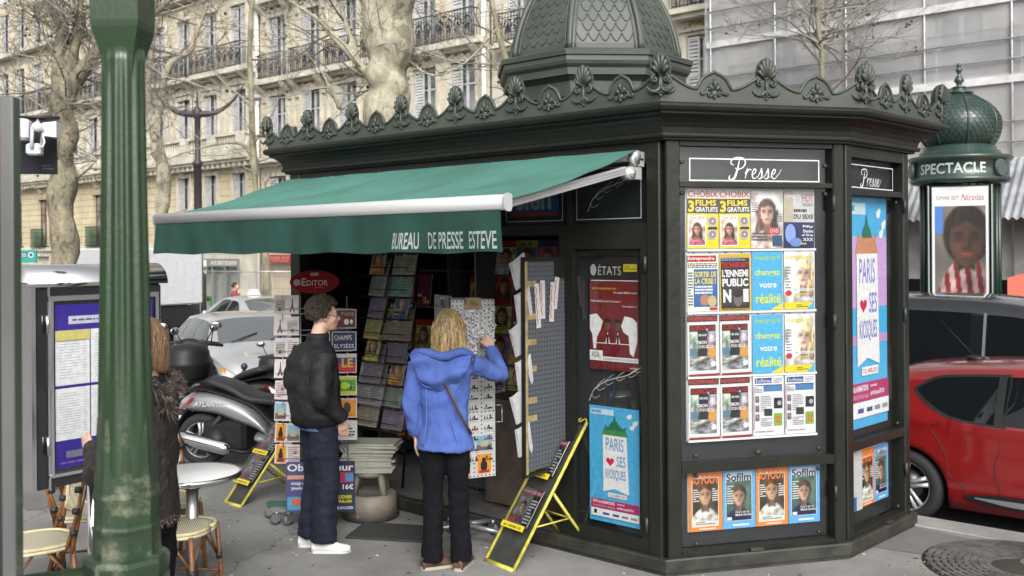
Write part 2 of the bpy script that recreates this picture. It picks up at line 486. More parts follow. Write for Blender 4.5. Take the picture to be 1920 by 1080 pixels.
rd = random.Random(9); mb = MB(mat('chewing_gum', (0.05, 0.05, 0.048), 0.8)); m2 = MB(mat('litter', (0.45, 0.42, 0.36), 0.8))
for k in range(900):
    x, y = rd.uniform(-10, -0.5), rd.uniform(0.5, 7.4); r_ = rd.uniform(.006, .016); (mb if k % 3 else m2).lathe([(r_, 0.001), (r_ * .8, 0.0028 if k % 3 else .004)], 7, (x, y, 0), sx=rd.uniform(.6, 1.4))
struct(mb.build('gum_spots', rz=ST), 'stuff'); struct(m2.build('litter', rz=ST), 'stuff')
# parking bay line
mb = MB(mat('road_paint', (0.6, 0.6, 0.58), 0.7)); 
for k in range(14): mb.quad((-60 + k * 6, 10.2, -0.2555), (-57.5 + k * 6, 10.2, -0.2555), (-57.5 + k * 6, 10.3, -0.2609), (-60 + k * 6, 10.3, -0.2609))
struct(mb.build('lane_marking', rz=ST))

# ---------------------------------------------------------------- facades
FY = 24.9
M_ST1 = stonemat('stone_cream', (0.56, 0.495, 0.365), (0.52, 0.455, 0.33), (0.33, 0.28, 0.2), 0.95, 0.42)
M_ST2 = stonemat('stone_pale', (0.55, 0.49, 0.37), (0.51, 0.445, 0.335), (0.36, 0.31, 0.24), 1.1, 0.5)
M_ST3 = stonemat('stone_light', (0.57, 0.525, 0.44), (0.53, 0.485, 0.405), (0.4, 0.36, 0.3), 1.2, 0.55)
M_RUS = stonemat('stone_rusticated', (0.57, 0.49, 0.32), (0.53, 0.45, 0.295), (0.17, 0.13, 0.08), 3.3, 0.33)
M_TRIM = mat('stone_trim', (0.53, 0.495, 0.41), 0.85, var=0.25, vs=1.5, bump=0.3, bs=12)
M_WFRAME = mat('window_white', (0.5, 0.5, 0.5), 0.6, var=0.12, vs=3)
M_SHUT = mat('shutter_white', (0.46, 0.46, 0.455), 0.7, var=0.15, vs=3)
M_PANE = mat('window_pane', (0.27, 0.28, 0.29), 0.08, spec=0.9, var=0.8, vs=0.9)  # opaque panes; the mirrored sky is put into their grey base colour
M_CURT = mat('curtain', (0.42, 0.42, 0.42), 0.9)
M_IRON = mat('wrought_iron', (0.02, 0.021, 0.026), 0.5)
M_BROWN = mat('varnished_wood', (0.16, 0.07, 0.03), 0.45, var=0.4, vs=5)

def railing_mesh(wd, hh, m=M_IRON, dens=1.0, seed=0):
    """wrought-iron balcony front with scrolls, x centred, facing -y, base z=0"""
    mb = MB(m); t = 0.02
    mb.box(-wd / 2, wd / 2, -0.02, 0.02, hh - 0.04, hh)
    mb.box(-wd / 2, wd / 2, -0.012, 0.012, hh * 0.8, hh * 0.8 + 0.02)
    mb.box(-wd / 2, wd / 2, -0.012, 0.012, 0.06, 0.085)
    n = max(4, int(wd / 0.13 * dens))
    for k in range(n + 1):
        x = -wd / 2 + wd * k / n
        mb.box(x - t / 2, x + t / 2, -0.008, 0.008, 0.0, hh)
    def ribbon(pts, wd_=0.011):
        mb.stroke(pts, wd_ * 1.5, y=-0.014)
    c = max(2, int(wd / 0.42))
    for k in range(c):
        cx = -wd / 2 + wd * (k + 0.5) / c; a = wd / c * 0.44; b = hh * 0.34; cz = hh * 0.44
        for sg in (-1, 1):
            ribbon([(cx + sg * a * (1 - 0.75 * t_) * math.cos(t_ * 7.5), cz + b * (1 - 0.7 * t_) * math.sin(t_ * 7.5) * 0.9 + b * 0.1) for t_ in [i / 15 for i in range(16)]], 0.014)
            ribbon([(cx + sg * a * 0.15, cz - b), (cx + sg * a * 0.5, cz - b * 0.3), (cx + sg * a * 0.1, cz + b * 0.3), (cx, cz + b)], 0.012)
        mb.oval(cx, cz, a * 0.28, b * 0.3, y=-0.016, n=10)
    for e in (-1, 1):
        mb.box(e * wd / 2 - 0.012, e * wd / 2 + 0.012, -0.012, 0.35, hh - 0.04, hh)
        for k in range(1, 3): mb.box(e * wd / 2 - 0.008, e * wd / 2 + 0.008, 0.12 * k, 0.12 * k + 0.014, 0, hh)
    return mb.mesh('balcony_railing')
def window_tree(wd, hh, parent, shutters=1, brown=False, curtain=0.5, louvre=True):
    """window at opening bottom centre, recessed; children frame, pane, shutter"""
    fm = M_BROWN if brown else M_WFRAME
    f = MB(fm); b = 0.07
    f.box(-wd / 2, -wd / 2 + b, 0.2, 0.28, 0, hh); f.box(wd / 2 - b, wd / 2, 0.2, 0.28, 0, hh); f.box(-wd / 2 + b, wd / 2 - b, 0.2, 0.28, hh - b, hh); f.box(-wd / 2 + b, wd / 2 - b, 0.2, 0.28, 0, b * 1.4)
    f.box(-0.05, 0.05, 0.19, 0.27, b * 1.4, hh - b)
    f.box(-wd / 2 + b, -0.05, 0.205, 0.265, hh * 0.68, hh * 0.68 + 0.06); f.box(0.05, wd / 2 - b, 0.205, 0.265, hh * 0.68, hh * 0.68 + 0.06)
    fo = f.build('window', parent)
    p = MB(M_PANE); p.quad((-wd / 2 + b, 0.245, b), (wd / 2 - b, 0.245, b), (wd / 2 - b, 0.245, hh - b), (-wd / 2 + b, 0.245, hh - b)); p.build('pane', fo)
    if shutters:
        for sg in ((-1, 1) if shutters == 2 else (-1,)):
            s_ = MB(M_SHUT); w2 = wd * 0.42
            x0, x1 = (-wd / 2 + 0.005, -wd / 2 + w2) if sg < 0 else (wd / 2 - w2, wd / 2 - 0.005)
            ys = 0.03
            s_.box(x0, x0 + 0.05, ys, ys + 0.04, 0.03, hh - 0.03); s_.box(x1 - 0.05, x1, ys, ys + 0.04, 0.03, hh - 0.03)
            for z in (0.03, hh * 0.45, hh - 0.11): s_.box(x0 + 0.05, x1 - 0.05, ys + 0.004, ys + 0.036, z, z + 0.08)
            n = int(hh / 0.11)
            for k in range(n):
                z = 0.05 + (hh - 0.1) * k / n
                s_.quad((x0 + 0.05, ys + 0.006, z), (x1 - 0.05, ys + 0.006, z), (x1 - 0.05, ys + 0.034, z + 0.085), (x0 + 0.05, ys + 0.034, z + 0.085))
            s_.build('shutter', fo)
    return fo
WMAST = {}
def put_window(parent, x, z, wd, hh, **kw):
    key = (wd, hh, tuple(sorted(kw.items())))
    if key not in WMAST:
        o = window_tree(wd, hh, parent, **kw); WMAST[key] = o; o.location = (x, 0, z)
    else:
        o = copy_tree(WMAST[key], loc=(x, 0, z), parent=parent)
    return o
RM = {}
def put_rail(parent, x, z, wd, hh, y=-0.5):
    key = (wd, hh)
    if key not in RM: RM[key] = railing_mesh(wd, hh)
    return link('balcony_railing', RM[key], parent, (x, y, z))
def wall_open(mb, x0, x1, z0, z1, ops, y=0.0, depth=0.3):
    """front wall band with real openings [(xc, w, zb, zt)] and reveals"""
    ops = sorted(ops); x = x0
    for xc, w_, zb, zt in ops:
        a, b = xc - w_ / 2, xc + w_ / 2
        mb.quad((x, y, z0), (a, y, z0), (a, y, z1), (x, y, z1))
        if zb > z0: mb.quad((a, y, z0), (b, y, z0), (b, y, zb), (a, y, zb))
        if zt < z1: mb.quad((a, y, zt), (b, y, zt), (b, y, z1), (a, y, z1))
        mb.quad((a, y, zb), (a, y + depth, zb), (a, y + depth, zt), (a, y, zt)); mb.quad((b, y + depth, zb), (b, y, zb), (b, y, zt), (b, y + depth, zt))
        mb.quad((a, y, zb), (b, y, zb), (b, y + depth, zb), (a, y + depth, zb)); mb.quad((a, y + depth, zt), (b, y + depth, zt), (b, y, zt), (a, y, zt))
        x = b
    mb.quad((x, y, z0), (x1, y, z0), (x1, y, z1), (x, y, z1))
def backing(mb, x0, x1, z0, z1): mb.box(x0 + 0.02, x1 - 0.02, 0.3, 9, z0 + 0.02, z1 - 0.02)
def surround(mb, xc, w_, zb, zt, key=True):
    """moulded stone surround of an opening"""
    t = 0.16
    mb.box(xc - w_ / 2 - t, xc - w_ / 2, -0.06, 0.0, zb, zt); mb.box(xc + w_ / 2, xc + w_ / 2 + t, -0.06, 0.0, zb, zt)
    mb.box(xc - w_ / 2 - t, xc + w_ / 2 + t, -0.075, 0.0, zt, zt + 0.18)
    if key: mb.plate([(xc - 0.1, zt - 0.02), (xc + 0.1, zt - 0.02), (xc + 0.17, zt + 0.42), (xc - 0.17, zt + 0.42)], -0.16, -0.076)
def console(mb, x, z, w_=0.2, h=0.5, d=0.45):
    """scroll bracket under a balcony, top at z"""
    pts = [(0, 0), (-d, 0), (-d, -0.08), (-d * 0.8, -h * 0.3), (-d * 0.35, -h * 0.6), (-d * 0.2, -h), (0, -h)]
    mb.loft([[(x - w_ / 2, a, z + b) for a, b in pts], [(x + w_ / 2, a, z + b) for a, b in pts]], True, True, True, False)
def balustrade(mb, x0, x1, z, h=0.85, y=-0.5, pier=2.3, px=None):
    mb.box(x0, x1, y - 0.14, y + 0.14, z + h - 0.13, z + h)
    mb.box(x0, x1, y - 0.14, y + 0.14, z, z + 0.12)
    piers = px or [x0 + pier * k for k in range(int((x1 - x0) / pier) + 1)]
    for p in piers: mb.box(p - 0.3, p + 0.3, y - 0.16, y + 0.16, z + 0.12, z + h - 0.13)
    x = x0 + 0.15
    while x < x1:
        if all(abs(x - p) > 0.38 for p in piers):
            mb.lathe([(0.05, z + 0.12), (0.085, z + 0.28), (0.04, z + 0.5), (0.055, z + h - 0.13)], 6, (x, y, 0), cap=False)
        x += 0.21

def building(label, x0, x1, mats_, rows, top=21.0, group=None):
    t = thing('apartment_building', label, 'building', S(0, FY, 0), ST, group)
    return t
# --- building 1 : cream stone, balustrade, shop below
B1 = building('cream stone apartment building with stone balustrade above a bedding shop', 0, 0, 0, 0)
x0, x1 = -75.0, -36.15
cols = [-37.7 - 2.28 * k for k in range(16)]
wl = MB(M_ST1)
wall_open(wl, x0, x1, 6.5, 10.2, [(c, 1.15, 7.35 - 0.6, 9.75) for c in cols])
wall_open(wl, x0, x1, 10.2, 14.0, [(c, 1.15, 10.35, 13.1) for c in cols])
wall_open(wl, x0, x1, 14.0, 17.5, [(c, 1.15, 14.2, 16.7) for c in cols])
wl.use(M_RUS)
ecols = [-37.7, -40.0, -42.3]
arch = [-47.6 - 3.4 * k for k in range(8)]
wall_open(wl, x0, x1, 2.3, 6.0, [(c, 1.0, 4.05, 5.75) for c in ecols] + [(c, 1.25, 2.5, 5.2) for c in arch])
wl.use(M_TRIM); wall_open(wl, x0, x1, -1.2, 2.3, [(-40.3, 5.0, -0.62, 1.42)] + [(c, 1.8, -0.62, 1.9) for c in arch])
backing(wl, x0, x1, -1.5, 17.5)
wl.build('wall', B1)
tr = MB(M_TRIM)
tr.box(x0, x1, -0.75, -0.002, 6.18, 6.42); tr.box(x0, x1, -0.62, -0.002, 6.05, 6.18); tr.box(x0, x1, -0.2, -0.002, 5.9, 6.05)
k = x0 + 0.2
while k < x1 - 0.2: tr.box(k, k + 0.16, -0.55, -0.21, 5.85, 6.05); k += 0.42
tr.box(x0, x1, -0.16, -0.002, 2.2, 2.42)
tr.box(x0, x1, -0.62, -0.002, 10.0, 10.22); tr.box(x0, x1, -0.3, -0.002, 9.88, 10.0)
tr.box(x0, x1, -0.5, -0.002, 13.9, 14.1)
for c in cols:
    surround(tr, c, 1.15, 6.75, 9.3, False); surround(tr, c, 1.15, 10.35, 13.1)
    for e in (-0.75, 0.75): console(tr, c + e, 10.0, 0.22, 0.6, 0.5)
    tr.plate([(c - 0.9, 9.52), (c + 0.9, 9.52), (c + 0.9, 9.62), (c, 9.85), (c - 0.9, 9.62)], -0.14, -0.003)
    tr.box(c + 1.0, c + 1.22, -0.07, -0.002, 6.42, 9.88)
for c in ecols:
    surround(tr, c, 1.0, 4.05, 5.6); console(tr, c, 6.04, 0.3, 0.45, 0.5)
for c in arch: console(tr, c, 6.04, 0.4, 0.5, 0.5)
balustrade(tr, x0, x1, 6.42, 0.9, -0.6, px=[c + 1.15 for c in cols])
tr.box(x1 - 0.45, x1 - 0.002, -0.1, -0.003, 2.42, 17.4)
tr.build('cornice', B1)
for i, c in enumerate(cols):
    put_window(B1, c, 6.76, 1.13, 2.95, curtain=0.5 if i % 2 else 0.3); put_window(B1, c, 10.36, 1.13, 2.72, curtain=0.4, shutters=2 if i % 3 == 0 else 1)
    put_window(B1, c, 14.21, 1.13, 2.45, curtain=0.4)
    put_rail(B1, c, 10.22, 1.9, 1.1, -0.55)
for c in ecols: put_window(B1, c, 4.06, 0.98, 1.66, curtain=0.3)
M_GLR = glassmat('balcony_glass', (0.6, 0.75, 0.7), 2.0)
for c in arch:
    put_window(B1, c, 2.51, 1.23, 2.65, brown=True, shutters=0, curtain=0)
    g = MB(M_GLR); g.box(-0.85, 0.85, -0.3, -0.28, 0, 0.95); g.use(M_IRON); g.box(-0.87, 0.87, -0.31, -0.27, 0.95, 1.0); g.box(-0.9, 0.9, -0.32, -0.003, -0.06, 0.0); g.build('glass_balcony', B1, loc=(c, 0, 2.5))
# bedding shop: fascia with sign, display windows, number plate
sh = MB(mat('shop_grey', (0.2, 0.205, 0.2), 0.5)); 
sh.box(-42.85, -37.75, -0.14, -0.003, 1.42, 1.78)
for x in (-42.82, -40.9, -39.9, -38.85, -37.8): sh.box(x, x + 0.09, -0.1, 0.1, -0.7, 1.42)
sh.box(-42.82, -37.75, -0.09, 0.12, -0.8, -0.58)
so = sh.build('shopfront', B1)
g = MB(glassmat('shop_glass', (0.85, 0.9, 0.9), 2.2)); g.quad((-42.8, 0.0, -0.58), (-37.8, 0.0, -0.58), (-37.8, 0.0, 1.42), (-42.8, 0.0, 1.42)); g.build('display_window', so)
s_ = MB(mat('sign_white', (0.75, 0.75, 0.72), 0.5)); s_.M = Matrix.Translation((0, -0.145, 0))
s_.text('HAUTE LITERIE ET DECORATION', -39.85, 1.5, -37.8, 1.68, bold=0.02)
s_.rect(-41.9, 1.44, -41.5, 1.72); s_.use(ink(0.05, 0.1, 0.3)); s_.rect(-41.87, 1.47, -41.53, 1.69); s_.use(MATS['sign_white']); s_.text('93', -41.82, 1.5, -41.6, 1.66, bold=0.03)
s_.rect(-40.45, 1.1, -40.2, 1.72); s_.text('M', -40.42, 1.2, -40.24, 1.45, m=ink(0.1, 0.1, 0.1), bold=0.03)
s_.build('shop_sign', B1)
inn = MB(mat('shop_interior', (0.4, 0.4, 0.38), 0.8)); inn.box(-42.8, -37.8, 2.2, 2.3, -0.7, 1.5); inn.use(mat('shop_lamp', (0.9, 0.85, 0.7), 0.5, emit=(1, 0.93, 0.8), es=2.0))
for x in (-42.3, -41.8, -41.2, -39.5, -38.9, -38.4): inn.ball((x, 0.8, 1.22), 0.1, 8, 5, (1.5, 1, 0.6))
inn.use(ink(0.3, 0.65, 0.15)); inn.box(-39.8, -39.55, 0.6, 0.7, -0.6, 1.1)
inn.use(ink(0.8, 0.7, 0.2)); inn.box(-39.7, -39.0, 1.2, 1.3, 0.9, 1.3)
inn.use(ink(0.35, 0.35, 0.4)); inn.box(-42.2, -41.0, 1.0, 1.9, -0.6, 0.0); inn.box(-38.9, -38.0, 0.9, 1.6, -0.6, 0.9); inn.use(ink(0.1, 0.2, 0.12)); inn.box(-42.6, -42.2, 0.5, 0.54, -0.6, 0.1)
inn.build('shop_interior', B1)
# --- building 2
B2 = building('pale apartment building with carved window heads behind the thick plane trunk', 0, 0, 0, 0)
x0, x1 = -36.1, -22.6
cols = [-34.8, -32.5, -30.2, -27.95, -25.8, -23.85]
wl = MB(M_ST2)
for z0_, z1_, a, b in ((2.5, 5.9, 3.2, 5.3), (5.9, 9.25, 6.3, 8.75), (9.25, 12.7, 9.5, 12.1), (12.7, 16.5, 12.9, 15.4)):
    wall_open(wl, x0, x1, z0_, z1_, [(c, 1.2, a, b) for c in cols])
wall_open(wl, x0, x1, -1.2, 2.5, [(c, 1.7, -0.62, 1.9) for c in cols])
backing(wl, x0, x1, -1.5, 16.5); wl.build('wall', B2)
tr = MB(M_TRIM)
for z in (5.85, 9.2, 12.65): tr.box(x0, x1, -0.55, -0.002, z, z + 0.22); tr.box(x0, x1, -0.3, -0.002, z - 0.12, z)
for c in cols:
    for a, b in ((3.2, 5.3), (6.3, 8.75), (9.5, 12.1)): surround(tr, c, 1.2, a, b, False)
    for z in (9.2, 12.65):
        for e in (-0.85, 0.85): console(tr, c + e, z, 0.24, 0.7, 0.5)
        for q in range(9): tr.ball((c - 0.6 + q * 0.15, -0.05, z - 0.28 + 0.06 * math.sin(q * 2.1)), 0.09, 6, 4)
    tr.box(c + 1.05, c + 1.2, -0.05, -0.002, 2.5, 16.4)
tr.build('cornice', B2)
for i, c in enumerate(cols):
    put_window(B2, c, 3.21, 1.18, 2.07, curtain=0.3); put_window(B2, c, 6.31, 1.18, 2.42, curtain=0.3 if i % 2 else 0.5); put_window(B2, c, 9.51, 1.18, 2.57, curtain=0.4); put_window(B2, c, 12.91, 1.18, 2.47, curtain=0.4)
    put_rail(B2, c, 9.42, 1.75, 1.05, -0.5); put_rail(B2, c, 12.87, 1.75, 1.05, -0.5)
dp = MB(mat('downpipe', (0.72, 0.71, 0.68), 0.6))
for x in (-36.12, -22.75): dp.cyl((x, -0.14, -0.8), (x, -0.14, 16.4), 0.09, n=8)
dp.build('downpipe', B2)
rs = MB(ink(0.75, 0.2, 0.15)); rs.box(-35.4, -33.2, -0.25, -0.1, 1.62, 1.95); rs.M = Matrix.Translation((0, -0.252, 0)); rs.text('SOLDES 10 ET 20', -35.3, 1.76, -33.4, 1.88, ink(0.9, 0.85, 0.8)); rs.text('SUR TOUT LE MAGASIN', -35.0, 1.66, -33.8, 1.72, ink(0.9, 0.85, 0.8)); rs.build('shop_sign', B2)
# --- building 3
B3 = building('light stone apartment building right of the domed kiosk roof, with painted panel', 0, 0, 0, 0)
x0, x1 = -22.5, -13.35
cols = [-21.3, -19.2, -16.7, -14.35]
wl = MB(M_ST3)
for z0_, z1_, a, b in ((2.5, 5.5, 2.9, 5.0), (5.5, 8.85, 6.1, 8.3), (8.85, 12.2, 9.1, 11.6), (12.2, 16.3, 12.5, 15)):
    wall_open(wl, x0, x1, z0_, z1_, [(c, 0.95, a, b) for c in cols])
wall_open(wl, x0, x1, -1.2, 2.5, [(c, 1.6, -0.62, 1.9) for c in cols]); backing(wl, x0, x1, -1.5, 16.3); wl.build('wall', B3)
tr = MB(M_TRIM)
for z in (5.4, 12.15): tr.box(x0, x1, -0.4, -0.002, z, z + 0.2)
for c in cols:
    tr.box(c - 0.85, c + 0.85, -0.6, -0.002, 8.85, 9.0); tr.box(c - 0.7, c + 0.7, -0.45, -0.002, 8.72, 8.85)
    for a, b in ((6.1, 8.3), (9.1, 11.6)):
        tr.box(c - 0.62, c - 0.49, -0.05, -0.002, a, b + 0.1); tr.box(c + 0.49, c + 0.62, -0.05, -0.002, a, b + 0.1); tr.box(c - 0.7, c + 0.7, -0.12, -0.002, b + 0.1, b + 0.18)
    tr.box(c + 1.0, c + 1.3, -0.1, -0.002, 5.6, 12.1)
tr.build('cornice', B3)
for c in cols:
    put_window(B3, c, 6.11, 0.93, 2.17, curtain=0.3); put_window(B3, c, 9.11, 0.93, 2.47, curtain=0.3); put_window(B3, c, 2.91, 0.93, 2.07, curtain=0.3); put_window(B3, c, 12.51, 0.93, 2.47, curtain=0.3)
    put_rail(B3, c, 9.0, 1.3, 1.0, -0.52)
    pn = MB(ink(0.75, 0.72, 0.45)); pn.M = Matrix.Translation((c, -0.01, 8.52)); pn.rect(-0.42, -0.02, 0.42, 0.22)
    pn.use(ink(0.6, 0.25, 0.3))
    for q in range(9): pn.oval(-0.36 + q * 0.09, 0.1 + 0.04 * math.sin(q * 2.2), 0.03, 0.045, n=8)
    pn.build('painted_panel', B3)
# --- building 4, under the scaffolding
B4 = building('grey stone building wrapped in white scaffolding net on the right', 0, 0, 0, 0)
x0, x1 = -13.3, 14.0
cols = [-12.0 + 2.35 * k for k in range(11)]
wl = MB(M_ST3)
for z0_, z1_, a, b in ((3.3, 5.9, 3.5, 5.4), (5.9, 9.3, 6.2, 8.7), (9.3, 12.7, 9.5, 12), (12.7, 16.3, 12.9, 15.3)):
    wall_open(wl, x0, x1, z0_, z1_, [(c, 1.1, a, b) for c in cols])
wl.use(mat('dark_shopfront', (0.05, 0.05, 0.055), 0.5)); wl.quad((x0, 0, -1.2), (x1, 0, -1.2), (x1, 0, 3.3), (x0, 0, 3.3)); backing(wl, x0, x1, -1.5, 16.3); wl.build('wall', B4)
tr = MB(M_TRIM)
for z in (5.85, 9.25, 12.6): tr.box(x0, x1, -0.6, -0.002, z, z + 0.22); tr.box(x0, x1, -0.3, -0.002, z - 0.3, z)
for c in cols:
    for z in (5.85, 9.25): console(tr, c + 1.17, z, 0.3, 0.7, 0.5)
tr.build('cornice', B4)
for c in cols:
    put_window(B4, c, 6.21, 1.08, 2.47, shutters=0, curtain=0.3); put_window(B4, c, 9.51, 1.08, 2.47, shutters=0, curtain=0.3); put_window(B4, c, 3.51, 1.08, 1.87, shutters=0, curtain=0.3)
    put_rail(B4, c, 6.07, 2.3, 1.05, -0.55); put_rail(B4, c, 9.47, 2.3, 1.05, -0.55)
# scaffolding
M_GALV = mat('galvanised_steel', (0.5, 0.51, 0.53), 0.45, 0.6, var=0.2, vs=6)
SCF = thing('scaffolding', 'galvanised scaffolding with walkways in front of the net-wrapped building', 'scaffolding', S(0, 23.4, 0), ST)
po = MB(M_GALV); xs = [-13.2 + 1.86 * k for k in range(14)]
for x in xs:
    for y in (0.0, 0.85): po.cyl((x, y, -0.75), (x, y, 15), 0.028, n=6)
po.build('pole', SCF)
pl = MB(mat('scaffold_deck', (0.55, 0.55, 0.55), 0.7, var=0.2, vs=4))
for z in (3.9, 5.72, 7.5, 9.35, 11.2, 13.05): pl.box(-13.3, 11, 0.03, 0.82, z, z + 0.06); pl.box(-13.3, 11, -0.035, -0.005, z - 0.02, z + 0.15)
pl.build('deck', SCF)
ra = MB(M_GALV)
for z in (3.9, 5.72, 7.5, 9.35, 11.2, 13.05):
    for dz in (0.5, 0.95): ra.cyl((-13.3, -0.03, z + dz), (11, -0.03, z + dz), 0.022, n=6)
for i, x in enumerate(xs[:-1]):
    for z in (3.9, 7.5, 11.2):
        if i % 3 == 0: ra.cyl((x, 0.86, z), (xs[i + 1], 0.86, z + 1.8), 0.022, n=6)
        ra.cyl((x, 0.0, z - 0.4), (x, 0.8, z), 0.02, n=6)
ra.build('guard_rail', SCF)
def netmat():
    m = bpy.data.materials.new('debris_net'); m.use_nodes = True; n = m.node_tree.nodes; l = m.node_tree.links; n.clear()
    o = n.new('ShaderNodeOutputMaterial'); mx = n.new('ShaderNodeMixShader'); t = n.new('ShaderNodeBsdfTransparent'); d = n.new('ShaderNodeBsdfPrincipled')
    d.inputs['Base Color'].default_value = (0.7, 0.71, 0.73, 1); d.inputs['Roughness'].default_value = 0.9
    tr_ = n.new('ShaderNodeBsdfTranslucent'); tr_.inputs['Color'].default_value = (0.75, 0.75, 0.77, 1); m2 = n.new('ShaderNodeMixShader'); m2.inputs[0].default_value = 0.4
    tc = n.new('ShaderNodeTexCoord'); z = n.new('ShaderNodeTexNoise'); z.inputs['Scale'].default_value = 0.5; z.inputs['Detail'].default_value = 5
    l.new(tc.outputs['Object'], z.inputs['Vector'])
    mr = n.new('ShaderNodeMapRange'); mr.inputs['From Min'].default_value = 0.3; mr.inputs['From Max'].default_value = 0.7; mr.inputs['To Min'].default_value = 0.45; mr.inputs['To Max'].default_value = 0.62
    l.new(z.outputs['Fac'], mr.inputs['Value']); l.new(mr.outputs[0], mx.inputs[0])
    l.new(d.outputs[0], m2.inputs[1]); l.new(tr_.outputs[0], m2.inputs[2])
    l.new(t.outputs[0], mx.inputs[1]); l.new(m2.outputs[0], mx.inputs[2]); l.new(mx.outputs[0], o.inputs['Surface'])
    return m
ne = MB(netmat())
ne.grid(lambda u, v: (-13.4 + 24.6 * u, 0.05 - 0.02 * math.sin(u * 160) * math.cos(v * 9), 3.95 + v * 11.2), 160, 20)
ne.build('debris_net', SCF)
# sloping corrugated canopy over the pavement
cg = MB(mat('corrugated_metal', (0.3, 0.31, 0.33), 0.5, 0.3, var=0.3, vs=3)); 
cg.grid(lambda u, v: (-12.5 + 20 * u, -0.1 - 1.3 * v + 0.0, 4.02 - 1.35 * v + 0.03 * math.sin(u * 20 * 2 * PI / 0.16)), 900, 1)
cg.build('canopy', SCF)
tp = MB(mat('tarpaulin', (0.52, 0.52, 0.52), 0.7, var=0.25, vs=2)); tp.grid(lambda u, v: (-12.5 + 20 * u, 0.1 + 0.06 * math.sin(u * 44), 1.35 + 1.6 * v), 120, 3); tp.build('tarpaulin', SCF)
# red shop awning far right
ra_ = thing('red_awning', 'salmon red sloping cafe awning below the scaffolding at far right', 'awning', S(-4.15, 18.5, 0), ST)
a = MB(mat('red_canvas', (0.65, 0.16, 0.11), 0.8)); a.loft([[(-0.45, 0, 1.15), (3, 0, 1.15), (3, 0, 1.25), (-0.45, 0, 1.22)], [(-0.45, 2.5, 1.15), (3, 2.5, 1.15), (3, 2.5, 2.5), (-0.45, 2.5, 1.22)], ], True, True, True, False)
a.v = []; a.f = []; a.mi = []; a.sm = []
a.add([(-0.5, 0, 1.1), (4, 0, 1.1), (4, 0, 2.9), (-0.5, 0, 1.55), (-0.5, 2.5, 1.1), (4, 2.5, 1.1), (4, 2.5, 2.9), (-0.5, 2.5, 1.55)], [(0, 1, 2, 3), (5, 4, 7, 6), (3, 2, 6, 7), (0, 3, 7, 4), (1, 5, 6, 2), (0, 4, 5, 1)]); a.build('canvas', ra_)
b = MB(M_GALV)
for x in (-0.4, 1.6, 3.8):
    for y in (0.05, 2.4): b.cyl((x, y, -0.58), (x, y, 1.1), 0.03, n=6)
b.build('post', ra_)

# ---------------------------------------------------------------- bare plane trees
def barkmat(name, c1, c2, c3, sc=3.0):
    m = bpy.data.materials.new(name); m.use_nodes = True; n = m.node_tree.nodes; l = m.node_tree.links; p = n['Principled BSDF']
    tc = n.new('ShaderNodeTexCoord'); mp = n.new('ShaderNodeMapping'); mp.inputs['Scale'].default_value = (1, 1, 0.45); l.new(tc.outputs['Object'], mp.inputs[0])
    z = n.new('ShaderNodeTexNoise'); z.inputs['Scale'].default_value = sc; z.inputs['Detail'].default_value = 9; z.inputs['Roughness'].default_value = 0.62; z.inputs['Distortion'].default_value = 0.6
    l.new(mp.outputs[0], z.inputs['Vector'])
    rp = n.new('ShaderNodeValToRGB'); rp.color_ramp.interpolation = 'CONSTANT'
    rp.color_ramp.elements[0].position = 0; rp.color_ramp.elements[0].color = (*c3, 1); rp.color_ramp.elements[1].position = 0.56; rp.color_ramp.elements[1].color = (*c1, 1)
    e = rp.color_ramp.elements.new(0.45); e.color = (*c2, 1)
    l.new(z.outputs['Fac'], rp.inputs['Fac'])
    z2 = n.new('ShaderNodeTexNoise'); z2.inputs['Scale'].default_value = 22; z2.inputs['Detail'].default_value = 5; l.new(tc.outputs['Object'], z2.inputs['Vector'])
    mr = n.new('ShaderNodeMapRange'); mr.inputs['From Min'].default_value = 0.3; mr.inputs['From Max'].default_value = 0.7; mr.inputs['To Min'].default_value = 0.75; mr.inputs['To Max'].default_value = 1.15; l.new(z2.outputs['Fac'], mr.inputs['Value'])
    mx = n.new('ShaderNodeMix'); mx.data_type = 'RGBA'; mx.blend_type = 'MULTIPLY'; mx.inputs[0].default_value = 1; l.new(rp.outputs[0], mx.inputs[6]); l.new(mr.outputs[0], mx.inputs[7])
    l.new(mx.outputs[2], p.inputs['Base Color']); p.inputs['Roughness'].default_value = 0.85
    bu = n.new('ShaderNodeBump'); bu.inputs['Strength'].default_value = 0.5; bu.inputs['Distance'].default_value = 0.015; l.new(z.outputs['Fac'], bu.inputs['Height']); l.new(bu.outputs[0], p.inputs['Normal'])
    return m
BK1 = barkmat('bark_mottled', (0.27, 0.235, 0.15), (0.2, 0.175, 0.12), (0.105, 0.095, 0.07), 6.5)
BK3 = barkmat('bark_pale', (0.37, 0.335, 0.245), (0.31, 0.285, 0.21), (0.19, 0.17, 0.12), 3.2)
BK2 = barkmat('bark_olive', (0.27, 0.25, 0.17), (0.22, 0.2, 0.13), (0.14, 0.125, 0.085), 3.5)
M_TWIG = mat('twig', (0.25, 0.23, 0.19), 0.8)
M_TWIGD = mat('twig_dark', (0.13, 0.11, 0.08), 0.8)
M_SEED = mat('seed_ball', (0.07, 0.045, 0.03), 0.9)
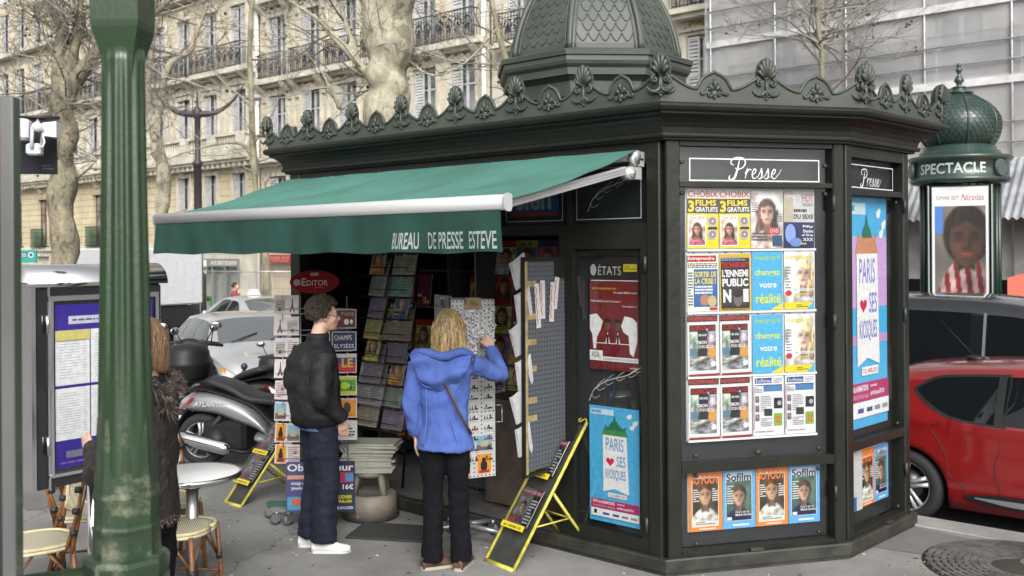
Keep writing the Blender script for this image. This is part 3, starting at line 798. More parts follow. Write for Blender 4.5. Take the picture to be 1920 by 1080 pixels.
def tree(label, base, limbs, bark, seed=0, spread=1.0, dens=1.0, burls=(), minr=0.004, gen=3, ylo=0, tw0=0.022, L0=1.3, knobs=0.12, group='bare plane trees along the boulevard'):
    rd = random.Random(seed)
    t = thing('plane_tree', label, 'tree', base, 0, group)
    tk = MB(bark); tk.smooth = True
    tw = MB(M_TWIG)
    for li, limb in enumerate(limbs):
        sm = catmull(limb, 5)
        pts = []; rr = []
        for p in sm:
            q = noise.noise_vector(Vector(p[:3]) * 2.2 + Vector((seed, 0, 0))) * p[3] * 0.35
            pts.append((p[0] + q.x, p[1] + q.y, p[2])); rr.append(p[3] * (1 + 0.12 * math.sin(p[2] * 7 + seed)))
        n = 16
        rings = []
        for i, p in enumerate(pts):
            d = Vector(pts[min(i + 1, len(pts) - 1)]) - Vector(pts[max(0, i - 1)]); d.normalize()
            u = d.cross(Vector((0, 1, 0))).normalized(); v_ = d.cross(u)
            ring = []
            for k in range(n):
                a = 2 * PI * k / n; o_ = u * math.cos(a) + v_ * math.sin(a)
                r_ = rr[i] * (1 + knobs * noise.noise((Vector(p) + o_ * 0.3) * 3.1))
                ring.append(tuple(Vector(p) + o_ * r_))
            rings.append(ring)
        tk.loft(rings, True, True, True, True)
    for c, r in burls: tk.ball(c, r, 12, 8, (1, 1, 1.2))
    to_ = tk.build('trunk', t)
    remesh(to_, max(0.014, limbs[0][0][3] * 0.09), 3)
    cnt = [0]
    def twig(p, d, L, r, g):
        n = 5 if g == gen else 4; pts = [p]; rs = [r]; q = Vector(p); dd = Vector(d)
        for i in range(n):
            dd = (dd + Vector((rd.uniform(-1, 1), rd.uniform(-1, 1), rd.uniform(-0.7, 0.8))) * 0.3).normalized()
            q = q + dd * L / n; pts.append(tuple(q)); rs.append(max(minr * .72, r * (1 - 0.85 * (i + 1) / n)))
        tw.use(M_TWIG if rd.random() < 0.55 else M_TWIGD)
        tw.tube(pts, rs, 5 if g == gen else 3, False); cnt[0] += 1
        if g == 0:
            if rd.random() < 0.06 * dens:
                e = Vector(pts[-1]); z = rd.uniform(0.04, 0.12); tw.tube([e, e - Vector((0, 0, z))], minr * 0.6, 3, False); tw.use(M_SEED); tw.ball(e - Vector((0, 0, z + 0.02)), 0.03 if minr > 0.005 else 0.022, 6, 4)
            return
        k = rd.randint(2, 4) if g > 1 else rd.randint(1, 3)
        for i in range(k):
            s_ = rd.uniform(0.25, 1.0); j = min(n, max(1, int(s_ * n))); pp = pts[j]
            nd = (dd + Vector((rd.uniform(-1, 1), rd.uniform(-1, 1), rd.uniform(-0.55, 0.9))) * 1.05).normalized()
            twig(pp, nd, L * rd.uniform(0.45, 0.75), max(minr, rs[j] * 0.65), g - 1)
    for limb in limbs:
        sm = catmull(limb, 4)
        for p in sm:
            if p[3] < 0.16 * 1.0 and p[2] > ylo:
                for _ in range(max(1, int(2.2 * dens))):
                    if rd.random() < 0.5:
                        d = Vector((rd.uniform(-1, 1) * spread, rd.uniform(-0.6, 0.6), rd.uniform(-0.25, 0.9))).normalized()
                        twig(p[:3], d, L0 * rd.uniform(0.6, 1.3), min(tw0, p[3] * 0.5), gen)
    tw.build('twigs', t)
    return t
def at(px, Y): return (px - 960) / 1831.0 * Y   # authoring aid: lateral metres for a bearing
T1 = tree('thick mottled plane tree forking above the cafe menu case', (-7.31, 15.9, 0),
     [[(0.02, 0, -0.1, .3), (0.0, 0, 1, .235), (0, 0, 2.1, .215), (0.03, 0, 3.0, .21), (0.02, 0, 3.6, .205), (0.03, 0, 4.1, .225), (0.02, 0, 4.5, .2), (0, 0, 4.8, .14)],
      [(0, 0, 4.4, .17), (-.05, 0, 5.17, .115), (0, 0.05, 5.7, .1), (-.15, 0.1, 6.04, .1), (-.28, 0.1, 6.4, .09), (-.5, 0, 7.5, .06), (-.7, 0, 9, .03)],
      [(.06, 0, 4.3, .15), (.19, 0.05, 5.35, .09), (.26, 0.1, 5.8, .085), (.28, 0, 6.3, .08), (.3, 0, 7.5, .05)],
      [(.03, 0, 4.45, .14), (.15, 0, 4.8, .125), (.4, -0.05, 5.13, .11), (.71, -0.1, 5.48, .1), (1.06, 0, 5.8, .08), (1.5, 0.1, 6.04, .06), (1.85, 0.2, 6.4, .04)],
      [(-.1, 0, 3.9, .04), (-.5, 0.1, 4.2, .035), (-1.0, 0, 4.25, .03), (-1.6, 0.1, 4.6, .02)], [(.1, 0, 3.2, .03), (.5, 0.1, 3.6, .022), (.9, 0, 4.2, .015)]],
     BK1, 11, burls=[((-0.1, -0.08, 4.12), .17)], minr=0.005, L0=1.5, dens=1.1)
T2 = tree('slim pale plane tree on the far pavement just right of the green post', (-12.5, 34.7, 0),
     [[(0, 0, -.75, .24), (0, 0, 2.5, .19), (.15, 0, 4.6, .25), (-.17, 0, 6.3, .19), (-.4, 0, 7.7, .15), (-.32, 0, 9, .12), (0, 0, 11, .08)],
      [(-.14, 0, 6.1, .15), (.0, 0, 7.2, .12), (.34, 0, 8.7, .12), (1.1, 0, 9.26, .1), (1.33, 0, 9.9, .08), (1.77, 0, 10.9, .06)]],
     BK3, 12, minr=0.009, L0=3.2, tw0=0.05, burls=[((.1, -.1, 4.6), .2)], dens=0.9, ylo=5)
T3 = tree('massive pale plane trunk rising directly behind the kiosk awning', (-1.47, 11.7, -.05),
     [[(a * 1.127, b, 2.1 + (z - 2.1) * 1.127, r_ * 1.12) for a, b, z, r_ in L_] for L_ in [[(0, 0, -.1, .3), (0, 0, 1.5, .25), (0, 0, 3.4, .235), (.04, 0, 3.9, .225), (.01, 0, 4.2, .235), (.05, 0, 4.5, .225), (.04, 0, 4.8, .26), (.05, 0, 6, .24), (.2, 0, 8, .16)],
      [(-.08, -.05, 4.3, .14), (-.15, -.1, 4.75, .13), (-.35, -.1, 5.1, .11), (-.6, 0, 6, .08)],
      [(-.12, 0, 3.9, .07), (-.25, -.1, 4.05, .05), (-.42, -.1, 4.25, .042), (-.6, 0, 4.45, .035), (-.8, 0, 4.65, .03), (-1.2, 0, 4.9, .02)],
      [(-.3, -.1, 4.1, .04), (-.39, 0, 4.4, .035), (-.48, 0, 4.66, .03), (-.6, 0, 5.2, .02)],
      [(-.53, 0.1, 3.65, .03), (-.64, 0.1, 3.9, .028), (-.75, 0.1, 4.1, .022), (-1.1, 0, 4.5, .015)],
      [(.15, 0, 4.2, .03), (.5, 0, 4.0, .022), (.9, 0, 4.2, .018), (1.3, 0, 4.7, .012)]]],
     BK3, 13, burls=[((-.1, -.12, 4.25), .16), ((.13, -.13, 4.1), .12)], minr=0.0035, L0=0.95, tw0=0.014, dens=0.75, knobs=0.16)
T5 = tree('thin leaning plane tree behind the taxi on the far pavement', (-7.66, 30.5, 0),
     [[(.02, 0, -.7, .15), (.0, 0, .8, .13), (-.05, 0, 2, .12), (-.33, 0, 4.1, .1), (-.47, 0, 7.4, .09), (-.4, 0, 9.9, .07), (0, 0, 12, .04)],
      [(-.38, 0, 5, .06), (-.9, 0, 5.5, .05), (-2.2, 0, 5.3, .03), (-3.3, 0, 4.9, .02)]],
     BK2, 14, minr=0.008, L0=2.6, tw0=0.04, dens=0.9, ylo=3)
T4 = tree('young bare plane tree with hanging seed balls against the scaffold net', (6.91, 21.8, 0),
     [[(0, 0, -.65, .1), (0.03, 0, 2.5, .08), (.04, 0, 6.1, .06), (-.02, 0, 6.8, .055), (-.08, 0, 7.5, .05), (-.1, 0, 8.4, .035), (-.1, 0, 10, .02)]],
     BK2, 15, minr=0.006, L0=1.9, tw0=0.026, dens=2.6, ylo=5.2)
T6 = tree('bare plane tree rising left of the round-domed kiosk roof, twigs only in view', (0.5, 26.0, 0),
     [[(0, 0, -.65, .14), (-.1, 0, 3, .12), (-.5, 0, 6.5, .1), (-.9, 0, 8.2, .07), (-1.2, 0, 10, .05)], [(-.5, 0, 6.3, .07), (.5, 0, 7.7, .05), (1.0, 0, 9.3, .03)]],
     BK2, 16, minr=0.008, L0=2.3, tw0=0.035, dens=1.2, ylo=5.5)
T7 = tree('mottled plane tree beside the tree grate with flared foot at the right edge', (3.5, 6.42, 0),
     [[(-.0, 0, -.04, .2), (.01, 0, .05, .12), (.06, 0, .16, .085), (.12, 0, .8, .08), (.25, 0, 2.5, .08), (.4, 0, 5, .07)]], BK1, 17, dens=0.3, ylo=4, group='bare plane trees along the boulevard')

# ---------------------------------------------------------------- boulevard lamp post with crescent arms
LP = thing('street_lamp', 'tall dark street lamp post with crescent shaped arms across the road', 'street lamp', S(-32.1, 18.0, 0) * 1.0, 0)
LP.location = (-10.6, 33.0, 0)
m_ = mat('lamp_iron', (0.035, 0.03, 0.035), 0.5)
p = MB(m_); p.lathe([(.26, -.65), (.26, 1.3), (.22, 1.35), (.14, 1.45), (.13, 5.0), (.17, 5.03), (.17, 5.12), (.1, 5.2), (.1, 6.6), (.15, 6.65), (.15, 6.9), (.05, 7.0), (.02, 7.5)], 12); p.build('pole', LP)
for sg in (-1, 1):
    a = MB(m_); pts = catmull([(0, 0, 6.75), (sg * .6, 0, 6.8), (sg * 1.15, 0, 7.15), (sg * 1.6, 0, 7.75)], 5)
    a.tube(pts, [lerp(.12, .02, i / (len(pts) - 1)) for i in range(len(pts))], 8); a.build('arm', LP)
l_ = MB(mat('lamp_grey', (0.3, 0.32, 0.35), 0.4)); l_.ball((1.9, 0, 7.3), .3, 12, 8, (1, .6, .4)); l_.build('lamp_head', LP)

# ---------------------------------------------------------------- the block behind the photographer, seen mirrored in glass and paint
BB = thing('apartment_building', 'pale stone apartment block mirrored in the black van side windows', 'building', S(-22, -30, 0), ST + PI)
m = MB(M_ST1); wall_open(m, -34, 9, 0, 4, [(-32 + 3 * k, 1.8, .1, 3) for k in range(14)])
for z in (4, 7.4): wall_open(m, -34, 9, z, z + 3.4, [(-32 + 3 * k, 1.2, z + .5, z + 2.8) for k in range(14)])
backing(m, -34, 9, 0, 10.8); m.build('wall', BB)
m = MB(M_TRIM)
for z in (3.9, 7.3, 10.7): m.box(-34, 9, -.4, -.002, z, z + .2)
m.build('cornice', BB); m = MB(mat('zinc_roof', (.2, .21, .23), .5)); m.loft([[(-34, .0, 10.9), (9, .0, 10.9), (9, 9, 10.9), (-34, 9, 10.9)], [(-33, 1.6, 13.0), (8, 1.6, 13.0), (8, 8, 13.0), (-33, 8, 13.0)]], True, False, True, False); m.build('roof', BB)
# ================================================================ THE NEWSPAPER KIOSK
KX, KY = -3.382, 5.385
KLOC = S(KX, KY, 0)
def K(x, y, z=0): return S(KX + x, KY + y, z)
LA = 3.95
POLY = [(-LA, 0), (0, 0), (0.7355, 1.0784), (0.807, 2.08), (-LA - 0.807, 2.08), (-LA - 0.7355, 1.0784)]
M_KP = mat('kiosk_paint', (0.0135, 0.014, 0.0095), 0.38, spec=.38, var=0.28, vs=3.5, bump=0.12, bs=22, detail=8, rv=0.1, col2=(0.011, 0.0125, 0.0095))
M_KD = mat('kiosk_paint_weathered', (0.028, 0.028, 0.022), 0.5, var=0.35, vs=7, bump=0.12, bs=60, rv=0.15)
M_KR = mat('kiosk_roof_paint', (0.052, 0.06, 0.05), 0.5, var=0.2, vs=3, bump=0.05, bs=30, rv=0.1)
M_BLK = mat('black_board', (0.016, 0.018, 0.02), 0.45)
M_GLS = glassmat('kiosk_glass', (0.95, 0.96, 0.96), 1.5)
M_SCR = mat('steel_screw', (0.25, 0.25, 0.24), 0.35, 0.8)
KIO = thing('newspaper_kiosk', 'dark green Parisian newspaper kiosk with scaled dome roof and crested cornice', 'kiosk', KLOC, ST)
def fm(a, b, off=0.0):
    """frame on a face: x along it, y inward, z up"""
    a = Vector((*a, 0)); b = Vector((*b, 0)); d = (b - a).normalized()
    n = Vector((-d.y, d.x, 0))
    M = Matrix.Identity(4); M.col[0][:3] = d; M.col[1][:3] = n; M.col[2][:3] = (0, 0, 1); M.col[3][:3] = a - n * off
    return M
FB, FC = fm(POLY[1], POLY[2]), fm(POLY[2], POLY[3])
FA = Matrix.Identity(4)      # face A: origin at the right corner, x negative to the left
LB, LC = 1.3053, 1.0042
# plinth
mb = MB(M_KD); sweep(mb, POLY, [(0.0, 0.11), (0.045, 0.11), (0.05, 0.1), (0.05, 0.03), (0.035, 0.03), (0.035, 0.0)])
o = mb.build('plinth', KIO)
# corner posts and rails
mb = MB(M_KP)
def post(F, x, wd=0.1, y0=-0.012, y1=0.1, z0=0.1, z1=2.8):
    mb.M = F; mb.bbox(x - wd / 2, x + wd / 2, y0, y1, z0, z1, 0.008)
post(FB, 0.055, 0.1, -0.022); post(FB, LB - 0.045, 0.085, -0.022); post(FC, 0.05, 0.09, -0.022); post(FC, LC - 0.04, 0.085, -0.022)
mb.M = FB
for z0, z1 in ((0.112, 0.142), (0.645, 0.705), (2.5, 2.53), (2.765, 2.799)): mb.box(0.106, LB - 0.09, -0.016, 0.06, z0, z1)
mb.M = FC
for z0, z1 in ((0.112, 0.142), (0.7, 0.76), (2.465, 2.505), (2.72, 2.799)): mb.box(0.097, LC - 0.084, -0.016, 0.06, z0, z1)
mb.M = FA
mb.bbox(-0.125, -0.022, -0.02, 0.1, 0.1, 2.8, 0.008)
mb.box(-0.86, -0.8, -0.005, 0.08, 0.112, 2.2); mb.box(-0.8, -0.126, -0.008, 0.06, 0.112, 0.2); mb.box(-0.8, -0.126, -0.008, 0.06, 2.1, 2.2)
mb.box(-0.8, -0.74, -0.006, 0.05, 0.2, 2.1); mb.box(-0.18, -0.126, -0.006, 0.05, 0.2, 2.1)
mb.box(-LA + 0.02, -0.126, -0.01, 0.06, 2.66, 2.799); mb.box(-LA + 0.02, -0.126, -0.004, 0.08, 2.2, 2.27)
mb.bbox(-LA, -LA + 0.14, -0.02, 0.1, 0.1, 2.8, 0.008)
mb.box(-0.79, -0.76, 0.0, 0.06, 2.27, 2.66)
for x in (-1.45, -2.1, -2.75, -3.4): mb.box(x, x + 0.05, 0.0, 0.06, 2.27, 2.66)
o = mb.build('frame', KIO)
# solid panels (dark boards behind the glass, back walls, ceiling, floor)
mb = MB(M_BLK)
mb.M = FB; mb.box(0.05, LB - 0.04, 0.09, 0.12, 0.14, 2.78)
mb.M = FC; mb.box(0.05, LC - 0.03, 0.09, 0.12, 0.14, 2.78)
mb.M = FA; mb.box(-LA + 0.05, -0.06, 0.09, 0.12, 2.22, 2.78); mb.box(-0.85, -0.06, 0.1, 0.13, 0.12, 2.22)
mb.box(-0.855, -0.83, 0.131, 1.2, 0.12, 2.2)
mb.box(-4.66, 0.78, 2.02, 2.07, 0.05, 2.78)
mb.prism(offset_poly(POLY, -.12), 2.23, 2.25); mb.box(-4.66, -4.6, 1.1, 2.0, 0.1, 2.7)
mb.M = fm(POLY[5], POLY[0]); mb.box(0.03, 1.28, 0.05, 0.09, 0.1, 2.79)
mb.M = fm(POLY[4], POLY[5]); mb.box(0.03, 0.99, 0.04, 0.08, 0.1, 2.79)
mb.build('inner_panel', KIO)
mb = MB(mat('kiosk_floor', (0.16, 0.15, 0.14), 0.7, var=0.3)); mb.prism(offset_poly(POLY, -0.03), 0.03, 0.07); mb.build('floor', KIO)
# cornice
prof = [(-0.01, 2.795), (0.045, 2.795), (0.05, 2.8), (0.05, 2.812), (0.075, 2.812), (0.08, 2.822), (0.08, 2.838), (0.065, 2.845), (0.07, 2.875), (0.095, 2.905), (0.13, 2.93), (0.165, 2.945), (0.175, 2.95), (0.175, 2.965), (0.205, 2.965), (0.215, 2.975), (0.222, 2.99), (0.222, 3.002), (0.21, 3.015), (0.19, 3.018), (0.15, 3.02)]
mb = MB(M_KP); sweep(mb, POLY, prof); mb.build('cornice', KIO)
mb = MB(M_KP); mb.prism(offset_poly(POLY, 0.16), 3.0, 3.016); mb.build('roof', KIO)
# small seam plates on the cornice
# cresting
def crest_h(t):
    """height over one period (0 = shell, .5 = pointed arch)"""
    t = abs(((t + 0.5) % 1.0) - 0.5)
    if t > 0.345:
        u = (0.5 - t) / 0.155
        return 0.09 + 0.1 * (max(0, 1 - u ** 2.1)) ** 0.62 + 0.012 * max(0, 1 - u * 6)
    u = t / 0.345
    return 0.09 + 0.1 * (0.5 + 0.5 * math.cos(PI * min(1, u ** 0.85)))
def shell(mb, x, z, s, y):
    z -= .02; s *= 1.08
    for k in range(7):
        a = R(-66 + 22 * k); L = s * (0.115 - 0.02 * abs(k - 3) / 3)
        px, pz = x + math.sin(a) * s * 0.012, z
        ex, ez = x + math.sin(a) * L * 0.62, z + math.cos(a) * L
        mb.tube([(px, y, pz), ((px + ex) / 2 + math.sin(a) * 0.006, y - 0.016, (pz + ez) / 2), (ex, y - 0.012, ez), (ex + math.sin(a) * .004, y - 0.004, ez + 0.008)], [0.006 * s, 0.011 * s, 0.0145 * s, 0.006 * s], 6)
    mb.plate([(x + 0.052 * s * math.sin(R(a)) * 1.25, z + 0.02 * s + 0.105 * s * math.cos(R(a)) * 0.98) for a in range(-100, 101, 20)], y + 0.001, y + 0.018)
def spiral(mb, cx, cz, r, y, sg=1, turns=1.3, a0=0, w_=0.007):
    pts = []; ws = []
    for i in range(17):
        t = i / 16; a = a0 + sg * t * turns * 2 * PI; rr = r * (1 - 0.82 * t)
        pts.append((cx + rr * math.cos(a), y, cz + rr * math.sin(a))); ws.append(w_ * (1 - 0.3 * t))
    mb.tube(pts, ws, 5)
    mb.ball((cx, y - 0.002, cz), r * 0.3, 6, 4)
def crest_side(mb, L, nper, seedx):
    per = L / nper; N = 48
    pts = []; front = []
    xs = [i / N * per for i in range(int(nper * N) + 1)]
    top = [(x, crest_h(x / per)) for x in xs]
    y0, y1 = 0.0, 0.016
    rings = [[(x, y0, 0), (x, y0, h), (x, y1, h), (x, y1, 0)] for x, h in top]
    mb.loft(rings, True, True, True, False)
    mb.tube([(x, y0 - 0.001, h - 0.004) for x, h in top], 0.011, 6, smooth=True)
    for k in range(int(nper * 2) + 1):
        x = k * per / 2
        e = 0.02 if k in (0, int(nper * 2)) else 0
        if k % 2 == 0:
            shell(mb, x, 0.185, 1.0, y0 - 0.006)
            for sg in (-1, 1):
                spiral(mb, x + sg * 0.044, 0.135, 0.025, y0 - 0.01, -sg, 1.2, PI / 2, .0095)
                pts = catmull([(x + sg * 0.006, 0.085), (x + sg * 0.035, 0.06), (x + sg * 0.072, 0.062), (x + sg * 0.098, 0.086)], 4)
                mb.tube([(a, y0 - 0.006, b) for a, b in pts], [.013, .013, .013, .013, .012, .012, .012, .011, .01, .009, .008, .006, .004], 5)
                pts = catmull([(x + sg * 0.02, 0.055), (x + sg * 0.05, 0.05), (x + sg * 0.06, 0.062)], 3)
                mb.tube([(a, y0 - 0.006, b) for a, b in pts], 0.005, 5)
            mb.box(x - 0.02, x + 0.02, y0 - 0.014, y0, 0.162, 0.177)
            mb.tube([(x, y0 - 0.006, 0.16), (x, y0 - 0.01, 0.11), (x, y0 - 0.006, 0.06), (x, y0 - 0.004, 0.03)], [0.007, 0.011, 0.009, 0.004], 6)
            mb.ball((x, y0 - 0.006, 0.035), 0.01, 6, 4); mb.ball((x - 0.018, y0 - 0.006, 0.05), 0.008, 6, 4); mb.ball((x + 0.018, y0 - 0.006, 0.05), 0.008, 6, 4)
        else:
            mb.tube([(x, y0 - 0.004, 0.155), (x, y0 - 0.014, 0.125), (x, y0 - 0.008, 0.085)], [0.003, 0.013, 0.008], 6)
            for sg in (-1, 1):
                for q, (ex, ez) in enumerate(((0.028, 0.125), (0.045, 0.105))):
                    mb.tube([(x + sg * 0.006, y0 - 0.006, 0.08), (x + sg * ex * 0.7, y0 - 0.012, 0.09 + 0.01 * q), (x + sg * ex, y0 - 0.004, ez)], [0.01, 0.013, 0.004], 5)
                pts = catmull([(x + sg * 0.01, 0.075), (x + sg * 0.045, 0.088), (x + sg * 0.062, 0.06), (x + sg * 0.088, 0.052), (x + sg * 0.09, 0.068)], 4)
                mb.tube([(a, y0 - 0.006, b) for a, b in pts], 0.0085, 5)
                spiral(mb, x + sg * 0.034, 0.052, 0.017, y0 - 0.009, sg, 1.1, 0, 0.0075)
            mb.ball((x, y0 - 0.008, 0.058), 0.022, 8, 5, (1.1, 0.6, 1)); mb.ball((x, y0 - 0.01, 0.035), 0.012, 6, 4)
CP = offset_poly(POLY, 0.185)
for (i, j, n) in ((0, 1, 7), (1, 2, 2), (2, 3, 2), (3, 4, 8), (4, 5, 2), (5, 0, 2)):
    a, b = CP[i], CP[j]; L = math.dist(a, b)
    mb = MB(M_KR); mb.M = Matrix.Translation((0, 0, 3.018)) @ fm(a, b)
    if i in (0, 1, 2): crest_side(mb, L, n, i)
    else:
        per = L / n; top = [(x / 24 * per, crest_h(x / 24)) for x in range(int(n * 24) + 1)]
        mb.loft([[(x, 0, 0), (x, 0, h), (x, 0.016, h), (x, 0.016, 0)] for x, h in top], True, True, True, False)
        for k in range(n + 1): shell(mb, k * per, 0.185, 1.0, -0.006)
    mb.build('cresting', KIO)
# dome
DC = (-1.34, 1.06)
def octa(r, z, rot=R(22.5)): return [(DC[0] + r * math.cos(rot + k * PI / 4), DC[1] + r * math.sin(rot + k * PI / 4), z) for k in range(8)]
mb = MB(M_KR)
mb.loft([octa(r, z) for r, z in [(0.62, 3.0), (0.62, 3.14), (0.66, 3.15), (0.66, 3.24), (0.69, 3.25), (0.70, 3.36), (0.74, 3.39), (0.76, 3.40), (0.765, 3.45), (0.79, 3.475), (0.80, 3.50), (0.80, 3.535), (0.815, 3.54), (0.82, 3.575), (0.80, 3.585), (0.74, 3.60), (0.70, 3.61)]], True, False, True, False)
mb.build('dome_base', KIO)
DP = [(3.60, 0.70), (3.64, 0.70), (3.8, 0.665), (3.95, 0.61), (4.1, 0.535), (4.25, 0.45), (4.4, 0.36), (4.55, 0.26), (4.7, 0.17), (4.82, 0.12)]
dr = lambda z: sinterp(DP, z)
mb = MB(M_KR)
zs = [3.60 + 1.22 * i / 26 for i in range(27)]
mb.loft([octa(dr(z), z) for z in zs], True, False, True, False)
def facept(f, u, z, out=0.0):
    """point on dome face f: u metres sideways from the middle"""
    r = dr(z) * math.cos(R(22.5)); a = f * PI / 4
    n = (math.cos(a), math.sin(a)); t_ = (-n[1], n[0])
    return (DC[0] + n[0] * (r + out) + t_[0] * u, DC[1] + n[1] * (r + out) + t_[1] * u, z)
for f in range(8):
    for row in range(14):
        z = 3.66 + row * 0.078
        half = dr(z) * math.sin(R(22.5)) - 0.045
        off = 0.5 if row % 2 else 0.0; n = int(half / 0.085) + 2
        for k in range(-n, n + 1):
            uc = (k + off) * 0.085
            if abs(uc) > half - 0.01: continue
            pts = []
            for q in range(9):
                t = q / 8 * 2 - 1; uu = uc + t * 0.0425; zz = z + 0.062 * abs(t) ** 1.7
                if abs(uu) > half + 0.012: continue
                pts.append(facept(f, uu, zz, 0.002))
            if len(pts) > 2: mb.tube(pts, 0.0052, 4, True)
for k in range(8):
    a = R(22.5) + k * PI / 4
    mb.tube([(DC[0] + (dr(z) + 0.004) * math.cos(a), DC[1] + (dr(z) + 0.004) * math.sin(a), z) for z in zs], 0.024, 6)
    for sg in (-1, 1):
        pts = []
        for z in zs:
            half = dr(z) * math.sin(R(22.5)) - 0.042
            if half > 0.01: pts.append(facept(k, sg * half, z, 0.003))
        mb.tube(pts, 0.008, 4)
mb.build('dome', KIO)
mb = MB(M_KR); mb.lathe([(0.16, 4.8), (0.16, 4.84), (0.08, 4.88), (0.06, 4.95), (0.1, 5.0), (0.1, 5.05), (0.03, 5.12), (0.02, 5.4), (0.001, 5.45)], 16, (*DC, 0)); mb.build('finial', KIO)

# ---- glazing, doors, lettering
M_GL2 = glassmat('side_glass', (.97, .98, .98), .55)
def pane(F, x0, x1, z0, z1, y=0.03, name='glass_pane', parent=KIO):
    p = MB(M_GL2 if F is FC else M_GLS); p.M = F; p.quad((x0, y, z0), (x1, y, z0), (x1, y, z1), (x0, y, z1)); return p.build(name, parent)
pane(FB, 0.106, LB - 0.089, 0.142, 0.645); pane(FB, 0.106, LB - 0.089, 0.705, 2.5, 0.03); pane(FB, 0.106, LB - 0.089, 2.53, 2.765)
pane(FC, 0.096, LC - 0.084, 0.142, 0.7); pane(FC, 0.096, LC - 0.084, 0.76, 2.465); pane(FC, 0.096, LC - 0.084, 2.505, 2.72)
pane(FA, -0.74, -0.18, 0.2, 2.1, 0.02)
pane(FA, -0.76, -0.126, 2.27, 2.66, 0.02); pane(FA, -1.4, -0.79, 2.27, 2.66, 0.02); pane(FA, -2.05, -1.45, 2.27, 2.66, 0.02); pane(FA, -2.7, -2.1, 2.27, 2.66, 0.02); pane(FA, -3.35, -2.75, 2.27, 2.66, 0.02)
def knob(F, pts, r=0.014):
    for x, z in pts:
        k = MB(M_KD); k.M = F; k.cyl((x, 0.028, z), (x, 0.012, z), r, n=10); k.build('lock' if r > .015 else 'pane_fixing', KIO)
knob(FB, [(0.135, 2.46), (1.185, 2.46), (0.135, 2.66), (1.185, 2.65), (0.22, 0.745), (1.12, 0.745), (0.22, 0.62), (1.12, 0.61), (0.22, 0.175), (1.12, 0.18)])
knob(FB, [(0.67, 0.745)], 0.02)
knob(FC, [(0.13, 2.43), (0.88, 2.43), (0.13, 0.79), (0.88, 0.79), (0.13, 0.175), (0.88, 0.175)])
for F, x_, zz in ((FB, LB - .088, (0.45, 1.6, 2.4)), (FC, LC - .088, (0.45, 1.6, 2.4)), (FA, -.13, (.3, 2.0))):
    for z in zz: h = MB(M_KD); h.M = F; h.cyl((x_, -0.03, z - 0.05), (x_, -0.03, z + 0.05), 0.012, n=8); h.build('hinge', KIO)
for F in (FB, FC): h = MB(M_KD); h.M = F; h.cbox((0.62, -0.035, 0.125), (0.09, 0.03, 0.018)); h.build('flap_handle', KIO)
# white lettering
M_WHT = mat('white_vinyl', (0.6, 0.6, 0.59), 0.5)
def presse(mb, x, z, s):
    """the word Presse in a script hand, drawn as swelling strokes; s = width"""
    def st(pts, w0, w1=None):
        c = catmull(pts, 6); n = len(c) - 1
        ws = [s * (w0 + (w1 if w1 else w0) * 0.0 + ((w1 or w0) - w0) * math.sin(PI * i / n)) for i in range(len(c))]
        mb.stroke([(x + a * s, z + b * s) for a, b in c], ws, y=-0.001)
    st([(0.20, 0.33), (0.17, 0.2), (0.12, 0.06), (0.06, 0.0), (0.01, 0.03), (0.03, 0.08)], 0.006, 0.02)
    st([(0.1, 0.25), (0.05, 0.27), (0.06, 0.33), (0.15, 0.37), (0.27, 0.36), (0.31, 0.29), (0.26, 0.21), (0.17, 0.18), (0.12, 0.2)], 0.006, 0.012)
    st([(0.30, 0.1), (0.34, 0.18), (0.35, 0.2), (0.33, 0.12), (0.30, 0.03)], 0.006, 0.01)
    st([(0.33, 0.12), (0.38, 0.18), (0.42, 0.17)], 0.008)
    def e(ox):
        st([(ox, 0.09), (ox + 0.06, 0.12), (ox + 0.08, 0.17), (ox + 0.05, 0.185), (ox + 0.015, 0.12), (ox + 0.02, 0.05), (ox + 0.06, 0.03), (ox + 0.11, 0.07)], 0.005, 0.011)
    def ss(ox):
        st([(ox, 0.05), (ox + 0.06, 0.16), (ox + 0.075, 0.2), (ox + 0.08, 0.12), (ox + 0.075, 0.06), (ox + 0.04, 0.025), (ox + 0.01, 0.04)], 0.005, 0.012)
        st([(ox + 0.07, 0.04), (ox + 0.1, 0.05), (ox + 0.12, 0.08)], 0.004)
    e(0.42); ss(0.53); ss(0.65); e(0.78)
    st([(0.88, 0.07), (0.93, 0.12), (0.97, 0.19)], 0.005)
def boxline(mb, x0, z0, x1, z1, t=0.006):
    mb.rect(x0, z0, x1, z0 + t, y=0); mb.rect(x0, z1 - t, x1, z1, y=0); mb.rect(x0, z0 + t, x0 + t, z1 - t, y=0); mb.rect(x1 - t, z0 + t, x1, z1 - t, y=0)
mb = MB(M_WHT); mb.M = FB @ Matrix.Translation((0, 0.028, 0)); boxline(mb, 0.19, 2.54, 1.145, 2.69, 0.008); presse(mb, 0.47, 2.548, 0.4); mb.build('lettering', KIO)
mb = MB(M_WHT); mb.M = FC @ Matrix.Translation((0, 0.028, 0)); boxline(mb, 0.13, 2.515, 0.85, 2.68, 0.007); presse(mb, 0.32, 2.525, 0.34); mb.build('lettering', KIO)
mb = MB(mat('grey_vinyl', (0.3, 0.31, 0.31), 0.5)); mb.M = FA @ Matrix.Translation((0, 0.018, 0))
boxline(mb, -0.72, 2.3, -0.185, 2.65, 0.006); mb.build('white_border', KIO)
mb = MB(MATS['grey_vinyl']); mb.M = FA @ Matrix.Translation((0, 0.018, 0)); boxline(mb, -1.37, 2.3, -0.84, 2.65, 0.006); mb.build('white_border', KIO)
mb = MB(MATS['grey_vinyl']); mb.M = FA @ Matrix.Translation((0, 0.018, 0))
def _x(): pass
